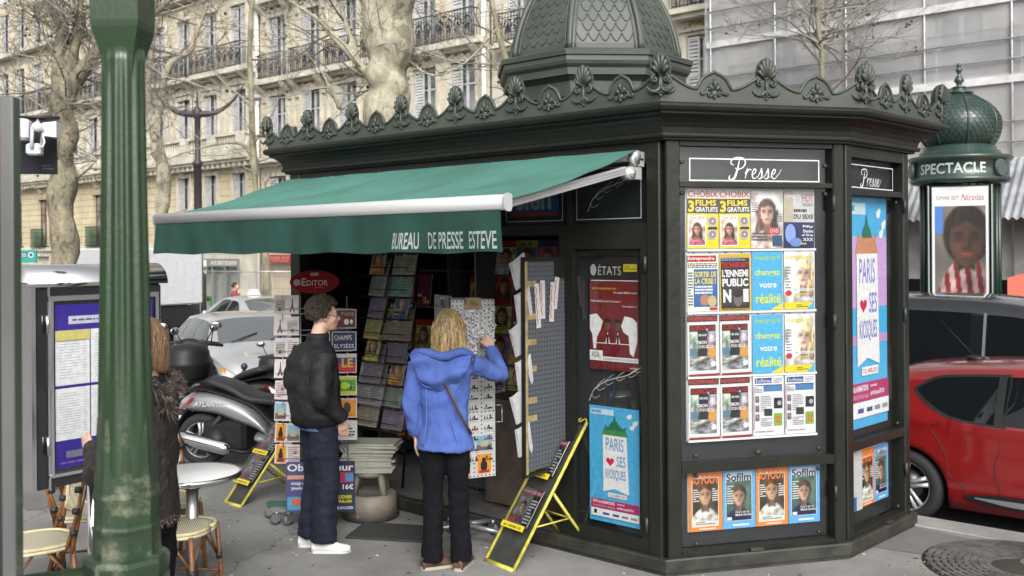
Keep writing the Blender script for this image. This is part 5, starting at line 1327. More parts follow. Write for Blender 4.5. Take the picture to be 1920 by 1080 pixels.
def c_film(w_=0.235, h=0.4):
    m = cover(w_, h, (0.42, 0.72, 0.95)); m.rect(-w_ * .42, h * .12, w_ * .4, h * .93, ink(0.78, 0.85, 0.88)); portrait(m, -w_ * .4, h * .13, w_ * .38, h * .78, (0.3, 0.4, 0.36), hair=(0.22, 0.17, 0.14), skin=(0.75, 0.6, 0.52), shirt=(0.16, 0.18, 0.3), curly=True, fs=0.34)
    m.text('Sofilm', -w_ * .4, h * .78, w_ * .37, h * .91, ink(*BK), bold=0.02); m.lines(-w_ * .38, h * .4, -w_ * .18, h * .72, 8, ink(*WH), 13); m.text('Dans la tête de', -w_ * .12, h * .25, w_ * .3, h * .29, ink(*WH)); m.text('Michel Gondry', -w_ * .12, h * .19, w_ * .37, h * .24, ink(*WH), bold=0.02); m.rect(-w_ * .38, h * .14, -w_ * .24, h * .19, ink(*WH)); m.lines(-w_ * .2, h * .03, w_ * .3, h * .08, 1, ink(*WH), 5, .7); return m
def put(F, x, z, m, y, label, cat, name, group=None, tilt=0.0):
    """thing standing on a kiosk face"""
    M = KIO_M @ F @ Matrix.Translation((x, y, z))
    me = m.mesh(name) if isinstance(m, MB) else m
    o = link(name, me); o.matrix_world = M @ Matrix.Rotation(tilt, 4, 'Y')
    o.location, rq, sc = M.decompose(); o.rotation_euler = (M @ Matrix.Rotation(tilt, 4, 'Y')).to_euler(); o.scale = (1, 1, 1)
    return tag(o, label, cat, group)
KIO_M = Matrix.Translation(KLOC) @ Matrix.Rotation(ST, 4, 'Z')
GW = 'magazines behind the large kiosk window'
xs4 = [0.296, 0.53, 0.765, 1.003]
sci, eco, chg, inx = c_sci().mesh('magazine'), c_eco().mesh('magazine'), c_chg().mesh('magazine'), c_inex().mesh('magazine')
fl = c_films().mesh('magazine'); ft, sf = c_foot().mesh('magazine'), c_film().mesh('magazine')
put(FB, xs4[0], 2.098, fl, 0.055, 'yellow three free films magazine at the left end of the top window row', 'magazine', 'magazine', GW, 0.01)
put(FB, xs4[1], 2.098, fl, 0.055, 'yellow three free films magazine second from left in the top window row', 'magazine', 'magazine', GW, -0.01)
put(FB, xs4[2], 2.098, c_hot(), 0.055, 'pale magazine with long haired woman on its cover, top window row', 'magazine', 'magazine', GW)
put(FB, xs4[3], 2.098, c_offerts(), 0.055, 'grey and navy magazine headed OFFERTS at the right of the top row', 'magazine', 'magazine', GW, 0.01)
put(FB, xs4[0], 1.685, c_entre(), 0.055, 'blue business magazine reading SORTIR DE LA CRISE', 'magazine', 'magazine', GW)
put(FB, xs4[1], 1.685, c_enn(), 0.055, 'black and yellow magazine reading L\'ENNEMI PUBLIC', 'magazine', 'magazine', GW, -0.01)
put(FB, xs4[2], 1.685, chg, 0.055, 'sky blue magazine reading changez votre réalité in the second row', 'magazine', 'magazine', GW)
put(FB, xs4[3], 1.685, inx, 0.055, 'blonde woman cover of inexploré in the second row', 'magazine', 'magazine', GW)
put(FB, xs4[0], 1.262, sci, 0.055, 'black and red science magazine at the left end of the third row', 'magazine', 'magazine', GW, -0.008)
put(FB, xs4[1], 1.262, sci, 0.055, 'black and red science magazine second from left in the third row', 'magazine', 'magazine', GW, -0.01)
put(FB, xs4[2], 1.262, chg, 0.055, 'sky blue magazine reading changez votre réalité in the third row', 'magazine', 'magazine', GW)
put(FB, xs4[3], 1.262, inx, 0.055, 'blonde woman cover of inexploré in the third row', 'magazine', 'magazine', GW, 0.008)
put(FB, xs4[0], 0.847, sci, 0.055, 'black and red science magazine at the left end of the bottom row', 'magazine', 'magazine', GW, 0.01)
put(FB, xs4[1], 0.847, sci, 0.055, 'black and red science magazine second from left in the bottom row', 'magazine', 'magazine', GW, -0.01)
put(FB, xs4[2], 0.847, eco, 0.055, 'white and blue economics newspaper beside the science magazine, bottom row', 'magazine', 'magazine', GW)
put(FB, xs4[3], 0.847, eco, 0.055, 'white and blue economics newspaper at the right end of the bottom row', 'magazine', 'magazine', GW)
GL_ = 'magazines behind the low kiosk window'
for x, me, lb in ((0.305, ft, 'orange football magazine at the left end of the low window'), (0.548, sf, 'light blue film magazine second from left in the low window'), (0.79, ft, 'orange football magazine third from left in the low window'), (1.032, sf, 'light blue film magazine at the right end of the low window')):
    put(FB, x, 0.243, me, 0.058, lb, 'magazine', 'magazine', GL_)
put(FC, 0.46, 0.255, ft, 0.06, 'orange football magazine behind the narrow low window at right', 'magazine', 'magazine', GL_)
put(FC, 0.69, 0.255, sf, 0.06, 'light blue film magazine behind the narrow low window at right', 'magazine', 'magazine', GL_)
cc = cover(0.22, 0.44, (0.12, 0.12, 0.2)); cc.shape([(-.06, 0), (.11, 0), (.11, .44), (-.1, .4)], ink(0.8, 0.78, 0.78)); cc.rect(-.11, 0, -.06, .2, ink(*ORG)); cc.rect(-.11, .26, -.09, .4, ink(.6, .1, .2)); cc.rect(-.06, 0, .02, .1, ink(0.2, 0.4, 0.6))
put(FC, 0.255, 0.25, cc, 0.05, 'crumpled grey back cover leaning at the left of the narrow low window', 'magazine', 'magazine', GL_)
# Paris kiosk festival posters
def heart(m, cx, cz, s, mm):
    pts = []
    for i in range(24):
        t = 2 * PI * i / 24; pts.append((cx + s * 16 * math.sin(t) ** 3 / 17, cz + s * (13 * math.cos(t) - 5 * math.cos(2 * t) - 2 * math.cos(3 * t) - math.cos(4 * t)) / 17))
    m.shape(pts, mm)
def paris_poster(w_, h, pink=False):
    m = MB(ink(0.3, 0.7, 0.9)); m.rect(-w_ / 2, 0, w_ / 2, h)
    if pink: m.rect(-w_ / 2, h * .52, w_ / 2, h * .83, ink(0.78, 0.66, 0.85)); m.rect(-w_ / 2, h * .36, w_ / 2, h * .4, ink(0.75, 0.6, 0.8))
    for x, z in ((.3, .93), (.42, .88), (.36, .84)): m.oval(w_ * x, h * z, w_ * .045, h * .018, ink(*WH)); m.oval(w_ * (x + .03), h * (z + .012), w_ * .03, h * .014, ink(*WH))
    m.rect(-w_ * .47, h * .925, 0, h * .975, ink(0.8, 0.9, 0.95)); m.lines(-w_ * .45, h * .935, -w_ * .02, h * .968, 1, ink(0.3, 0.6, 0.8), 4, .8)
    # kiosk drawing: dome, cornice, white banner body
    gr = ink(0.12, 0.45, 0.3) if not pink else ink(0.15, 0.45, 0.35); og = ink(0.25, 0.55, 0.3) if not pink else ink(0.8, 0.55, 0.4)
    cz = h * .755
    m.shape([(-w_ * .24, cz), (w_ * .28, cz), (w_ * .25, cz + h * .045), (-w_ * .2, cz + h * .045)], og)
    m.shape([(-w_ * .2, cz + h * .045), (w_ * .24, cz + h * .045), (w_ * .22, cz + h * .07), (-w_ * .18, cz + h * .07)], og if pink else gr)
    for k in range(5): m.shape([(w_ * (-.19 + .1 * k), cz + h * .07), (w_ * (-.14 + .1 * k), cz + h * .07), (w_ * (-.165 + .1 * k), cz + h * .09)], og if pink else gr)
    m.shape([(-w_ * .09, cz + h * .07), (w_ * .13, cz + h * .07), (w_ * .11, cz + h * .1), (w_ * .05, cz + h * .13), (w_ * .02, cz + h * .175), (-w_ * .01, cz + h * .13), (-w_ * .07, cz + h * .1)], gr)
    bt = h * .265
    m.shape([(-w_ * .21, bt), (w_ * .02, bt + h * .035), (w_ * .3, bt), (w_ * .26, cz), (-w_ * .22, cz)], ink(0.93, 0.95, 0.96))
    t_ = ink(0.35, 0.6, 0.78) if not pink else ink(0.5, 0.5, 0.8)
    m.text('PARIS', -w_ * .16, h * .625, w_ * .2, h * .735, t_, bold=0.01); heart(m, -w_ * .07, h * .53, w_ * .085, ink(0.85, 0.08, 0.35)); m.text('SES', w_ * .06, h * .495, w_ * .24, h * .585, t_, bold=0.01); m.text('KIOSQUES', -w_ * .16, h * .37, w_ * .24, h * .465, t_, bold=0.01)
    m.rect(-w_ * .12, h * .225, w_ * .26, h * .262, ink(*WH)); m.text('17-21 AVRIL 2013', -w_ * .1, h * .232, w_ * .24, h * .254, ink(0.75, 0.1, 0.35), bold=0.02)
    m.rect(-w_ * .46, h * .115, w_ * .5, h * .195, ink(0.72, 0.12, 0.42)); m.text('EXPO & ANIMATIONS', -w_ * .42, h * .158, w_ * .02, h * .185, ink(*WH), bold=0.02); m.text("PARVIS DE L'HÔTEL DE VILLE", -w_ * .42, h * .128, w_ * .02, h * .148, ink(0.95, 0.8, 0.85)); m.text('pariskiosque2013.fr', w_ * .07, h * .128, w_ * .4, h * .155, ink(*WH), bold=0.015); m.lines(w_ * .07, h * .165, w_ * .4, h * .185, 1, ink(0.95, 0.8, 0.85), 4)
    m.rect(-w_ * .46, h * .045, w_ * .5, h * .113, ink(0.93, 0.95, 0.97))
    for x, c_ in ((-.4, (0.15, 0.15, 0.3)), (-.22, (0.2, 0.35, 0.6)), (-.02, (0.2, 0.3, 0.5)), (.16, (0.5, 0.55, 0.6)), (.34, (0.6, 0.6, 0.6))): m.rect(w_ * x, h * .065, w_ * (x + (.06 if x < -.3 else .13)), h * (.1 if x < -.3 else .085), ink(*c_))
    return m
put(FA, -0.447, 0.236, paris_poster(0.41, 0.79), 0.06, 'sky blue Paris kiosk festival poster with green kiosk roof in the door glass', 'poster', 'poster', 'kiosk festival posters')
put(FC, 0.48, 0.815, paris_poster(0.69, 1.64, True), 0.07, 'tall blue and lilac Paris kiosk festival poster in the narrow window', 'poster', 'poster', 'kiosk festival posters')
m = MB(ink(0.1, 0.1, 0.1)); m.rect(-.2, 0, .2, .765); m.rect(-.2, 0, .2, .6, ink(0.45, 0.08, 0.12)); m.text('ÉTATS', -.13, .645, .06, .72, ink(0.75, 0.75, 0.73), bold=0.0); m.rect(-.19, .605, .2, .61, ink(*WH)); m.oval(-.17, .68, .025, .04, ink(0.75, 0.75, 0.75)); m.rect(.08, .67, .19, .72, ink(0.8, 0.75, 0.15)); m.lines(.09, .68, .18, .71, 2, ink(0.3, 0.3, 0.1), 4)
m.lines(-.18, .545, .02, .56, 1, ink(0.7, 0.5, 0.15), 5, .9); m.text("Un suicide difficile à avaler", .0, .52, .19, .535, ink(*WH)); m.text('Madiba Biathlon serait-il à la hauteur ?', -.19, .46, .06, .475, ink(*WH)); m.text('Une matinée à la', .07, .43, .19, .442, ink(*WH))
m.use(ink(*WH)); m.shape([(-.2, .37), (-.14, .38), (-.09, .33), (-.11, .27), (-.14, .22), (-.15, .14), (-.17, .14), (-.18, .24), (-.2, .27)]); m.shape([(.06, .3), (.09, .37), (.15, .36), (.19, .33), (.19, .2), (.16, .1), (.13, .12), (.12, .24), (.08, .26)])
m.rect(-.16, .178, .13, .183)
for x in (-.05, .035): m.shape([(x - .02, .18), (x + .02, .18), (x, .26)], ink(*WH)); m.oval(x, .3, .022, .032, ink(.4, .28, .22)); m.oval(x, .335, .028, .015, ink(*BK)); m.rect(x - .008, .18, x + .008, .24, ink(*BK))
m.rect(-.2, .06, -.09, .13, ink(*WH)); m.rect(-.09, .06, .2, .09, ink(*WH)); m.text('ASA,', -.185, .075, -.11, .12, ink(*BK)); m.text('DES UNIONS PROMETTEUSES SONT EN PLACE', -.085, .067, .19, .082, ink(0.2, 0.2, 0.2)); m.text('www.lhebdo', .13, .02, .19, .032, ink(*WH))
put(FA, -0.44, 1.277, m, 0.06, 'dark red political poster headed ÉTATS with two figures between white maps', 'poster', 'poster')

# generic covers for racks
def c_gen(seed, w_=0.22, h=0.29):
    rd = random.Random(seed); pal = [(0.75, 0.15, 0.12), (0.12, 0.25, 0.55), (0.9, 0.85, 0.3), (0.85, 0.85, 0.82), (0.15, 0.4, 0.3), (0.55, 0.2, 0.45), (0.1, 0.1, 0.12), (0.8, 0.5, 0.2), (0.6, 0.65, 0.7)]
    b = rd.choice(pal); m = cover(w_, h, tuple(c_ * .8 for c_ in b)); k = rd.random()
    if k < 0.6: portrait(m, -w_ * .45, 0, w_ * .48, h * .8, None, nu=16, nv=20, long=rd.random() < .5, shirt=rd.choice(pal), skin=(0.8, 0.62, 0.5), fs=0.32)
    else:
        for q in range(5): x, z = rd.uniform(-.4, .1) * w_, rd.uniform(.05, .6) * h; m.rect(x, z, x + rd.uniform(.15, .38) * w_, z + rd.uniform(.06, .2) * h, ink(*rd.choice(pal)))
    t = rd.choice(['PARIS', 'MATCH', 'VOICI', 'ELLE', 'GALA', 'AUTO', 'LIRE', 'MODE', 'JEUX', 'TELE', 'Point']); m.text(t, -w_ * .45, h * .82, w_ * rd.uniform(.2, .45), h * .96, ink(*rd.choice([WH, YEL, RED, BK])), bold=0.03)
    m.lines(-w_ * .45, h * .08, w_ * rd.uniform(-.1, .4), h * .3, 3, ink(*rd.choice([WH, YEL, BK])), seed, .5); return m.mesh('magazine')
def c_news(seed, w_=0.3, h=0.42, tint=(0.8, 0.79, 0.75)):
    rd = random.Random(seed); tint = [q * rd.uniform(.55, .95) for q in tint]; w_ *= rd.uniform(.8, 1.1); h *= rd.uniform(.8, 1.05); m = MB(ink(*tint)); m.box(-w_ / 2, w_ / 2, 0.0005, 0.012, 0, h)
    cl = rd.choice([(0.1, 0.2, 0.5), (0.6, 0.1, 0.1), (0.1, 0.1, 0.1), (0.15, 0.15, 0.2)])
    t = rd.choice(['PARIS', 'LE MONDE', 'Figaro', 'Libé', 'Nord', 'Ouest', 'TIMES', 'Herald', 'Gazette'])
    if rd.random() < .4: m.rect(-w_ * .5, h * .83, w_ * .5, h, ink(*cl)); m.text(t, -w_ * .4, h * .86, w_ * .4, h * .96, ink(*WH), bold=0.02)
    else: m.text(t, -w_ * .4, h * .86, w_ * .4, h * .97, ink(*cl), bold=0.02)
    scene_photo(m, -w_ * .45, h * .48, w_ * rd.uniform(0, .2), h * .78, seed, .35); m.lines(w_ * .08, h * .5, w_ * .46, h * .8, 9, ink(.3, .3, .3), seed); m.lines(-w_ * .46, h * .05, -w_ * .02, h * .46, 12, ink(.3, .3, .3), seed + 1); m.lines(w_ * .03, h * .05, w_ * .46, h * .46, 12, ink(.3, .3, .3), seed + 2)
    return m.mesh('newspaper')
GEN = [c_gen(k) for k in range(14)]; NEWS = [c_news(k) for k in range(13)]
def put_t(me, name, loc, rot, label, cat, group=None):
    o = link(name, me); o.location = loc; o.rotation_euler = rot
    return tag(o, label, cat, group)
def lean(x, y, z, tilt, yaw=0.0):
    """matrix -> (loc, euler) on kiosk axes, leaning back by tilt"""
    M = KIO_M @ Matrix.Translation((x, y, z)) @ Matrix.Rotation(yaw, 4, 'Z') @ Matrix.Rotation(-tilt, 4, 'X')
    return M.to_translation(), M.to_euler()
ORD = ['first', 'second', 'third', 'fourth', 'fifth', 'sixth', 'seventh', 'eighth', 'ninth', 'tenth', 'eleventh', 'twelfth']
rd = random.Random(5)
# shelves at the back of the kiosk
SH = ['lowest', 'second lowest', 'middle', 'upper', 'top']
for r_, z in enumerate((0.325, 0.745, 1.165, 1.585)):
    for k in range(12):
        x = -3.72 + k * 0.235
        if abs(x + 2.9) < 0.12 or abs(x + 1.9) < 0.1: continue
        l_, e_ = lean(x, .95, z, 0.12)
        put_t(GEN[(r_ * 5 + k * 3) % 14], 'magazine', l_, e_, 'magazine on the %s back shelf in the dark kiosk, %s from left' % (SH[r_], ORD[k]), 'magazine', 'magazines on the %s back shelf inside the kiosk' % SH[r_])
# newspaper rack on the left of the opening (black wire tiers)
NR = thing('newspaper_rack', 'black wire tiered newspaper rack at the left of the kiosk opening', 'rack', K(-3.08, 0.28, 0.0), ST)
m = MB(mat('black_wire', (0.02, 0.02, 0.02), 0.4, 0.5))
for sx in (-0.28, 0.28):
    m.cyl((sx, 0.0, 0.07), (sx, 0.22, 2.1), 0.012, n=6)
    for q in range(9): z = 0.55 + q * 0.19; m.cyl((sx, z * 0.108, z), (sx, z * 0.108 - 0.14, z), 0.006, n=5)
for q in range(9):
    z = 0.55 + q * 0.19
    for dy in (0, 0.07, 0.14): m.cyl((-0.3, z * 0.108 - dy, z), (0.3, z * 0.108 - dy, z), 0.005, n=5)
    m.cyl((-0.3, z * 0.108 - 0.14, z + 0.07), (0.3, z * 0.108 - 0.14, z + 0.07), 0.004, n=5)
m.build('wire_frame', NR)
nl = ['lowest', 'second', 'third', 'fourth', 'fifth', 'sixth', 'seventh', 'eighth', 'topmost']
for q in range(9):
    z = 0.56 + q * 0.19
    for s_ in (0, 1):
        l_, e_ = lean(-3.08 + (-0.14 if s_ == 0 else 0.15) + rd.uniform(-.02, .02), 0.28 + z * 0.108 - 0.11 + s_ * 0.03, z, 0.25, rd.uniform(-.22, .1))
        put_t((NEWS + GEN[:5])[(q * 5 + s_ * 7) % 18], 'newspaper', l_, e_, 'folded newspaper in the %s tier of the black wire rack, %s side' % (nl[q], 'left' if s_ == 0 else 'right'), 'newspaper', 'newspapers in the wire rack')
# a second tiered rack deep inside, right of the first, and a row hung under the frieze
MR = thing('magazine_rack', 'dark stepped magazine rack deep in the kiosk behind the blonde woman', 'rack', K(-1.5, .62, .07), ST)
m = MB(MATS['dark_shelf'])
for q in range(7): z = .3 + q * .25; m.box(-.75, .6, z * .12, z * .12 + .1, z, z + .015); m.box(-.75, .6, z * .12 + .1, z * .12 + .11, z, z + .2)
for x in (-.76, .6): m.box(x, x + .02, 0, .5, 0, 2.05)
m.build('shelves', MR)
for q in range(7):
    for k in range(6):
        z = .3 + q * .25; l_, e_ = lean(-1.5 - .64 + k * .225, .62 + z * .12 + .03, z + .09, .15, rd.uniform(-.1, .1))
        put_t(GEN[(q * 4 + k * 5) % 14], 'magazine', l_, e_, 'magazine in the %s tier of the deep stepped rack, %s from left' % (ORD[q], ORD[k]), 'magazine', 'magazines in the deep stepped rack')
# papers fanned on the kiosk side of the open pegboard door
def fanned(seed):
    r2 = random.Random(seed); m = MB(ink(.75, .75, .73)); m.smooth = True
    for k in range(4):
        b_ = r2.uniform(.02, .05); o_ = k * .007
        m.grid(lambda u, v: (-.07 + .13 * u + .03 * v + o_, -.01 - o_ - b_ * math.sin(v * 2.2) * u, .3 * v + .02 * u * k), 5, 8)
    m.use(ink(.45, .45, .45))
    for k in range(9): m.quad((-.055 + .02, -.028, .05 + k * .024), (-.055 + r2.uniform(.05, .08), -.03, .05 + k * .024), (-.055 + r2.uniform(.05, .08), -.03, .06 + k * .024), (-.035, -.028, .06 + k * .024))
    return m.mesh('newspaper')
for q in range(6):
    M = KIO_M @ Matrix.Translation((-0.85 - .02 * (q % 2), -0.39, 0.72 + q * 0.225)) @ Matrix.Rotation(R(38 + 8 * (q % 3)), 4, 'Z') @ Matrix.Rotation(R(-14 - 7 * (q % 2)), 4, 'Y') @ Matrix.Scale(.68, 4)
    put_t(fanned(q), 'newspaper', M.to_translation(), M.to_euler(), 'white folded newspaper fanned out left of the pegboard door, %s from the bottom' % ORD[q], 'newspaper', 'papers fanned beside the pegboard door').scale = (.75, .75, .62)
# folded papers laid on the counter
for q in range(5):
    M = KIO_M @ Matrix.Translation((-1.4 + q * .01, 0.45, 0.935 + q * 0.013)) @ Matrix.Rotation(R(-90), 4, 'X')
    put_t(NEWS[q], 'newspaper', M.to_translation() , M.to_euler(), 'newspaper lying flat on the kiosk counter, number %s up in its pile' % ['one', 'two', 'three', 'four', 'five'][q], 'newspaper', 'pile of newspapers on the counter')

# ---- postcards
def card(seed, w_=0.1, h=0.145):
    rd = random.Random(seed); m = MB(ink(0.88, 0.87, 0.85)); m.box(-w_ / 2, w_ / 2, 0.0003, 0.003, 0, h)
    k = seed % 6
    if k == 0: m.rect(-w_ * .42, h * .06, w_ * .42, h * .8, ink(.75, .74, .72)); m.lines(-w_ * .36, h * .3, w_ * .36, h * .7, 5, ink(.3, .3, .3), seed); m.oval(0, h * .25, w_ * .12, h * .1, ink(.2, .2, .2))
    elif k == 1: m.rect(-w_ * .4, h * .05, w_ * .4, h * .95, ink(.9, .6, .15)); m.oval(-w_ * .02, h * .4, w_ * .2, h * .28, ink(.08, .07, .07)); m.oval(-w_ * .02, h * .7, w_ * .12, h * .1, ink(.08, .07, .07)); m.rect(-w_ * .3, h * .08, w_ * .3, h * .2, ink(.7, .15, .1))
    elif k == 2: m.shape([(-w_ * .03, h * .85), (w_ * .03, h * .85), (w_ * .06, h * .5), (w_ * .22, h * .12), (w_ * .1, h * .12), (0, h * .35), (-w_ * .1, h * .12), (-w_ * .22, h * .12), (-w_ * .06, h * .5)], ink(.3, .3, .32))
    elif k == 3: m.rect(-w_ * .45, h * .4, w_ * .45, h * .92, ink(.5, .68, .82)); m.rect(-w_ * .45, h * .08, w_ * .45, h * .4, ink(.45, .42, .38)); m.rect(-w_ * .2, h * .3, w_ * .25, h * .65, ink(.75, .68, .55))
    elif k == 4: m.lines(-w_ * .4, h * .1, w_ * .4, h * .9, 8, ink(.45, .4, .4), seed, .5); m.oval(w_ * .15, h * .55, w_ * .13, h * .08, ink(.75, .25, .35))
    else: m.rect(-w_ * .4, h * .1, w_ * .4, h * .9, ink(.2, .2, .22)); m.rect(-w_ * .3, h * .2, w_ * .1, h * .6, ink(.7, .7, .7)); m.oval(w_ * .2, h * .5, w_ * .1, h * .2, ink(.55, .5, .5))
    return m.mesh('postcard')
CARDS = [card(k) for k in range(12)]
M_WIRE = mat('chrome_wire', (0.4, 0.4, 0.42), 0.3, 0.9)
def castor(mb_parent, x, y, s=1.0, rz=0):
    m = MB(M_WIRE); m.M = Matrix.Translation((x, y, 0)) @ Matrix.Rotation(rz, 4, 'Z'); m.cyl((0, 0, .075 * s), (0, 0, .1 * s), .02 * s, n=8); m.box(-.02 * s, -.015 * s, -.03 * s, .02 * s, .03 * s, .08 * s); m.box(.015 * s, .02 * s, -.03 * s, .02 * s, .03 * s, .08 * s)
    m.use(mat('castor_rubber', (0.1, 0.11, 0.12), 0.5)); m.cyl((-.012 * s, -.01, .038 * s), (.012 * s, -.01, .038 * s), .038 * s, n=14); m.use(mat('castor_hub', (.35, .4, .42), .5)); m.cyl((-.0135 * s, -.01, .038 * s), (.0135 * s, -.01, .038 * s), .022 * s, n=10)
    m.build('castor', mb_parent)
RK = thing('postcard_rack', 'tall wire postcard rack on castors behind the man in black', 'rack', (-1.44, 7.68, 0), 0)
m = MB(M_WIRE); m.cyl((0, 0, .1), (0, 0, 1.75), .02, n=8)
for x in (-.34, -.2, .02, .16): m.cyl((x, -.12, .42), (x, -.12, 1.75), .004, n=5)
for q in range(8): m.cyl((-.38, -.125, .46 + .165 * q), (.2, -.125, .46 + .165 * q), .0035, n=5); m.cyl((-.38, -.145, .5 + .165 * q), (.2, -.145, .5 + .165 * q), .003, n=5); m.cyl((-.09, 0, .46 + .165 * q), (-.09, -.125, .46 + .165 * q), .004, n=5)
m.build('wire_frame', RK)
m = MB(mat('green_bar', (.03, .1, .06), .5)); m.box(-.5, -.1, -.03, .03, .1, .13); m.use(mat('grey_bar', (.25, .26, .27), .4, .5)); m.box(-.1, .26, -.15, -.1, .11, .14); m.box(-.42, .0, -.2, -.15, .1, .13); m.box(-.03, .03, -.25, .25, .09, .11); m.build('base', RK)
for x, y in ((-.47, 0), (-.38, -.18), (-.28, -.2), (.22, -.12), (.0, -.25), (0, .24)): castor(RK, x, y, 1.05, x * 3)
n_ = 0; colr = ['column at the far left', 'second column from left', 'third column from left', 'right hand column']
for ci, (x, seeds) in enumerate(((-.36, (0, 2, 0, 2, 4, 3, 1, 1, 5)), (-.26, (2, 0, 4, 4, 0, 2, 3, 4, 2)))):
    for q in range(8):
        z = 0.46 + .165 * (7 - q); l_ = (-1.44 + x, 7.68 - .135 - 0.01 * ci, z)
        put_t(CARDS[(seeds[q] + (6 if q % 2 else 0)) % 12], 'postcard', l_, (R(-8), 0, R(-14 + 16 * ci + 5 * (q % 2))), 'postcard in pocket %s down, %s of the wire rack' % (['one', 'two', 'three', 'four', 'five', 'six', 'seven', 'eight'][q], colr[ci]), 'postcard', 'postcards in the wire rack')
def plaque(fn, w_=.19, h=.15):
    m = MB(ink(.85, .85, .84)); m.bbox(-w_ / 2, w_ / 2, .0005, .006, 0, h, .002); fn(m, w_, h); return m.mesh('metal_sign')
def p0(m, w, h): m.rect(-w * .46, h * .05, w * .46, h * .95, ink(.4, .08, .08)); m.text('PARIS', -w * .1, h * .65, w * .4, h * .85, ink(.8, .7, .6)); m.oval(w * .1, h * .35, w * .1, h * .15, ink(*WH)); m.oval(w * .3, h * .35, w * .06, h * .12, ink(*WH))
def p1(m, w, h): m.rect(-w * .46, h * .05, w * .46, h * .95, ink(.1, .1, .35)); m.text('ELYSÉES', -w * .4, h * .15, w * .4, h * .4, ink(*WH)); m.text('CHAMPS', -w * .4, h * .55, w * .3, h * .8, ink(*WH)); m.oval(w * .4, h * .85, w * .03, w * .03, ink(.1, .4, .2)); m.oval(w * .4, h * .13, w * .03, w * .03, ink(.1, .4, .2))
def p2(m, w, h): m.rect(-w * .46, h * .05, w * .46, h * .5, ink(.75, .1, .08)); m.rect(-w * .46, h * .5, w * .46, h * .8, ink(.15, .2, .5)); m.rect(-w * .46, h * .8, w * .46, h * .95, ink(.85, .85, .8)); m.text('LE', -w * .1, h * .3, w * .35, h * .75, ink(.85, .7, .2), bold=.03)
def p3(m, w, h): m.rect(-w * .46, h * .05, w * .46, h * .95, ink(.8, .75, .1)); m.rect(-w * .46, h * .22, w * .46, h * .8, ink(.25, .6, .15)); m.shape([(-w * .3, h * .5), (0, h * .7), (w * .35, h * .5), (0, h * .3)], ink(.7, .8, .2)); m.shape([(w * .2, h * .3), (w * .3, h * .3), (w * .28, h * .75)], ink(.1, .15, .08))
def p4(m, w, h): m.rect(-w * .46, h * .05, w * .46, h * .95, ink(.85, .55, .15)); m.oval(w * .1, h * .5, w * .15, h * .3, ink(.2, .1, .08))
def p5(m, w, h): m.rect(-w * .46, h * .05, w * .46, h * .95, ink(.8, .8, .78)); m.lines(-w * .4, h * .2, w * .4, h * .8, 4, ink(.15, .15, .15), 3, .6)
pl_ = ['dark red Paris', 'navy blue street name', 'red, blue and white', 'green and yellow', 'orange', 'white']
for q, fn in enumerate((p0, p1, p2, p3, p4, p5)):
    put_t(plaque(fn), 'metal_sign', (-1.44 + .14, 7.68 - .15, 1.5 - q * .172), (R(-5), 0, R(3)), '%s souvenir metal plaque in the wire rack behind the man in black' % pl_[q], 'plaque', 'souvenir plaques in the postcard rack')
for q in range(3): put_t(CARDS[(q * 5 + 2) % 12], 'postcard', (-1.44 - .02, 7.68 - .15, 1.56 - q * .17), (R(-6), 0, R(8)), 'postcard %s from the top in the inner column beside the man\'s curly hair' % ['first', 'second', 'third'][q], 'postcard', 'postcards in the wire rack')
m = MB(mat('editor_red', (.17, .006, .01), .7, spec=.15)); m.M = Matrix.Identity(4)
m.loft([[(.19 * math.cos(a), y, .09 * math.sin(a)) for a in [2 * PI * k / 28 for k in range(28)]] for y in (0, .012)], True, True, True, False)
m.text('E', -.098, -.028, -.065, .028, ink(.85, .8, .8)); m.text('DITOR', -.06, -.028, .1, .014, ink(.85, .8, .8)); m.shape([(-.16, -.02), (-.14, -.03), (-.11, -.02), (-.11, .015), (-.14, .022), (-.16, .012)], ink(.75, .65, .65)); m.rect(-.03, .05, .03, .072, ink(.7, .65, .65)); m.lines(0, -.05, .1, -.035, 1, ink(.7, .4, .4), 3)
put_t(m.mesh('oval_sign'), 'oval_sign', (-1.44 - .09, 7.56, 1.86), (0, 0, R(4)), 'dark red oval sign reading EDITOR above the postcard rack', 'sign')
# weekly news placard on the rack foot, hidden in the middle by the man's legs
m = MB(ink(.12, .17, .32)); m.box(-.26, .26, 0.0005, .012, 0, .38); m.rect(-.26, .0, -.08, .38, ink(.3, .3, .5)); m.text("Observateur", -.25, .31, .25, .365, ink(*WH), bold=.02); m.rect(.1, .22, .25, .3, ink(.7, .15, .35)); m.rect(.1, .06, .25, .14, ink(.1, .25, .2)); m.text('ETUDIER', .1, .1, .24, .125, ink(*YEL), bold=.02); m.text('TRAVAILLER', .06, .07, .24, .09, ink(*YEL), bold=.02); m.text("A L'ETRANGER", .04, .02, .25, .042, ink(*WH)); m.text('coup de', -.22, .2, -.1, .235, ink(*WH), bold=.02); m.text('jeune', -.22, .165, -.12, .195, ink(*WH), bold=.02); m.text('16€', .17, .17, .25, .21, ink(*WH), bold=.02); m.rect(-.25, .25, -.12, .28, ink(.85, .6, .5)); m.rect(-.25, .02, -.1, .12, ink(.3, .6, .75)); m.oval(-.18, .08, .04, .03, ink(.8, .4, .3)); m.rect(.19, .23, .25, .29, ink(.3, .55, .75))
put_t(m.mesh('placard'), 'placard', (-1.47, 7.42, .115), (R(-3), 0, R(2)), 'tall blue news weekly placard behind the man\'s trouser legs', 'placard')
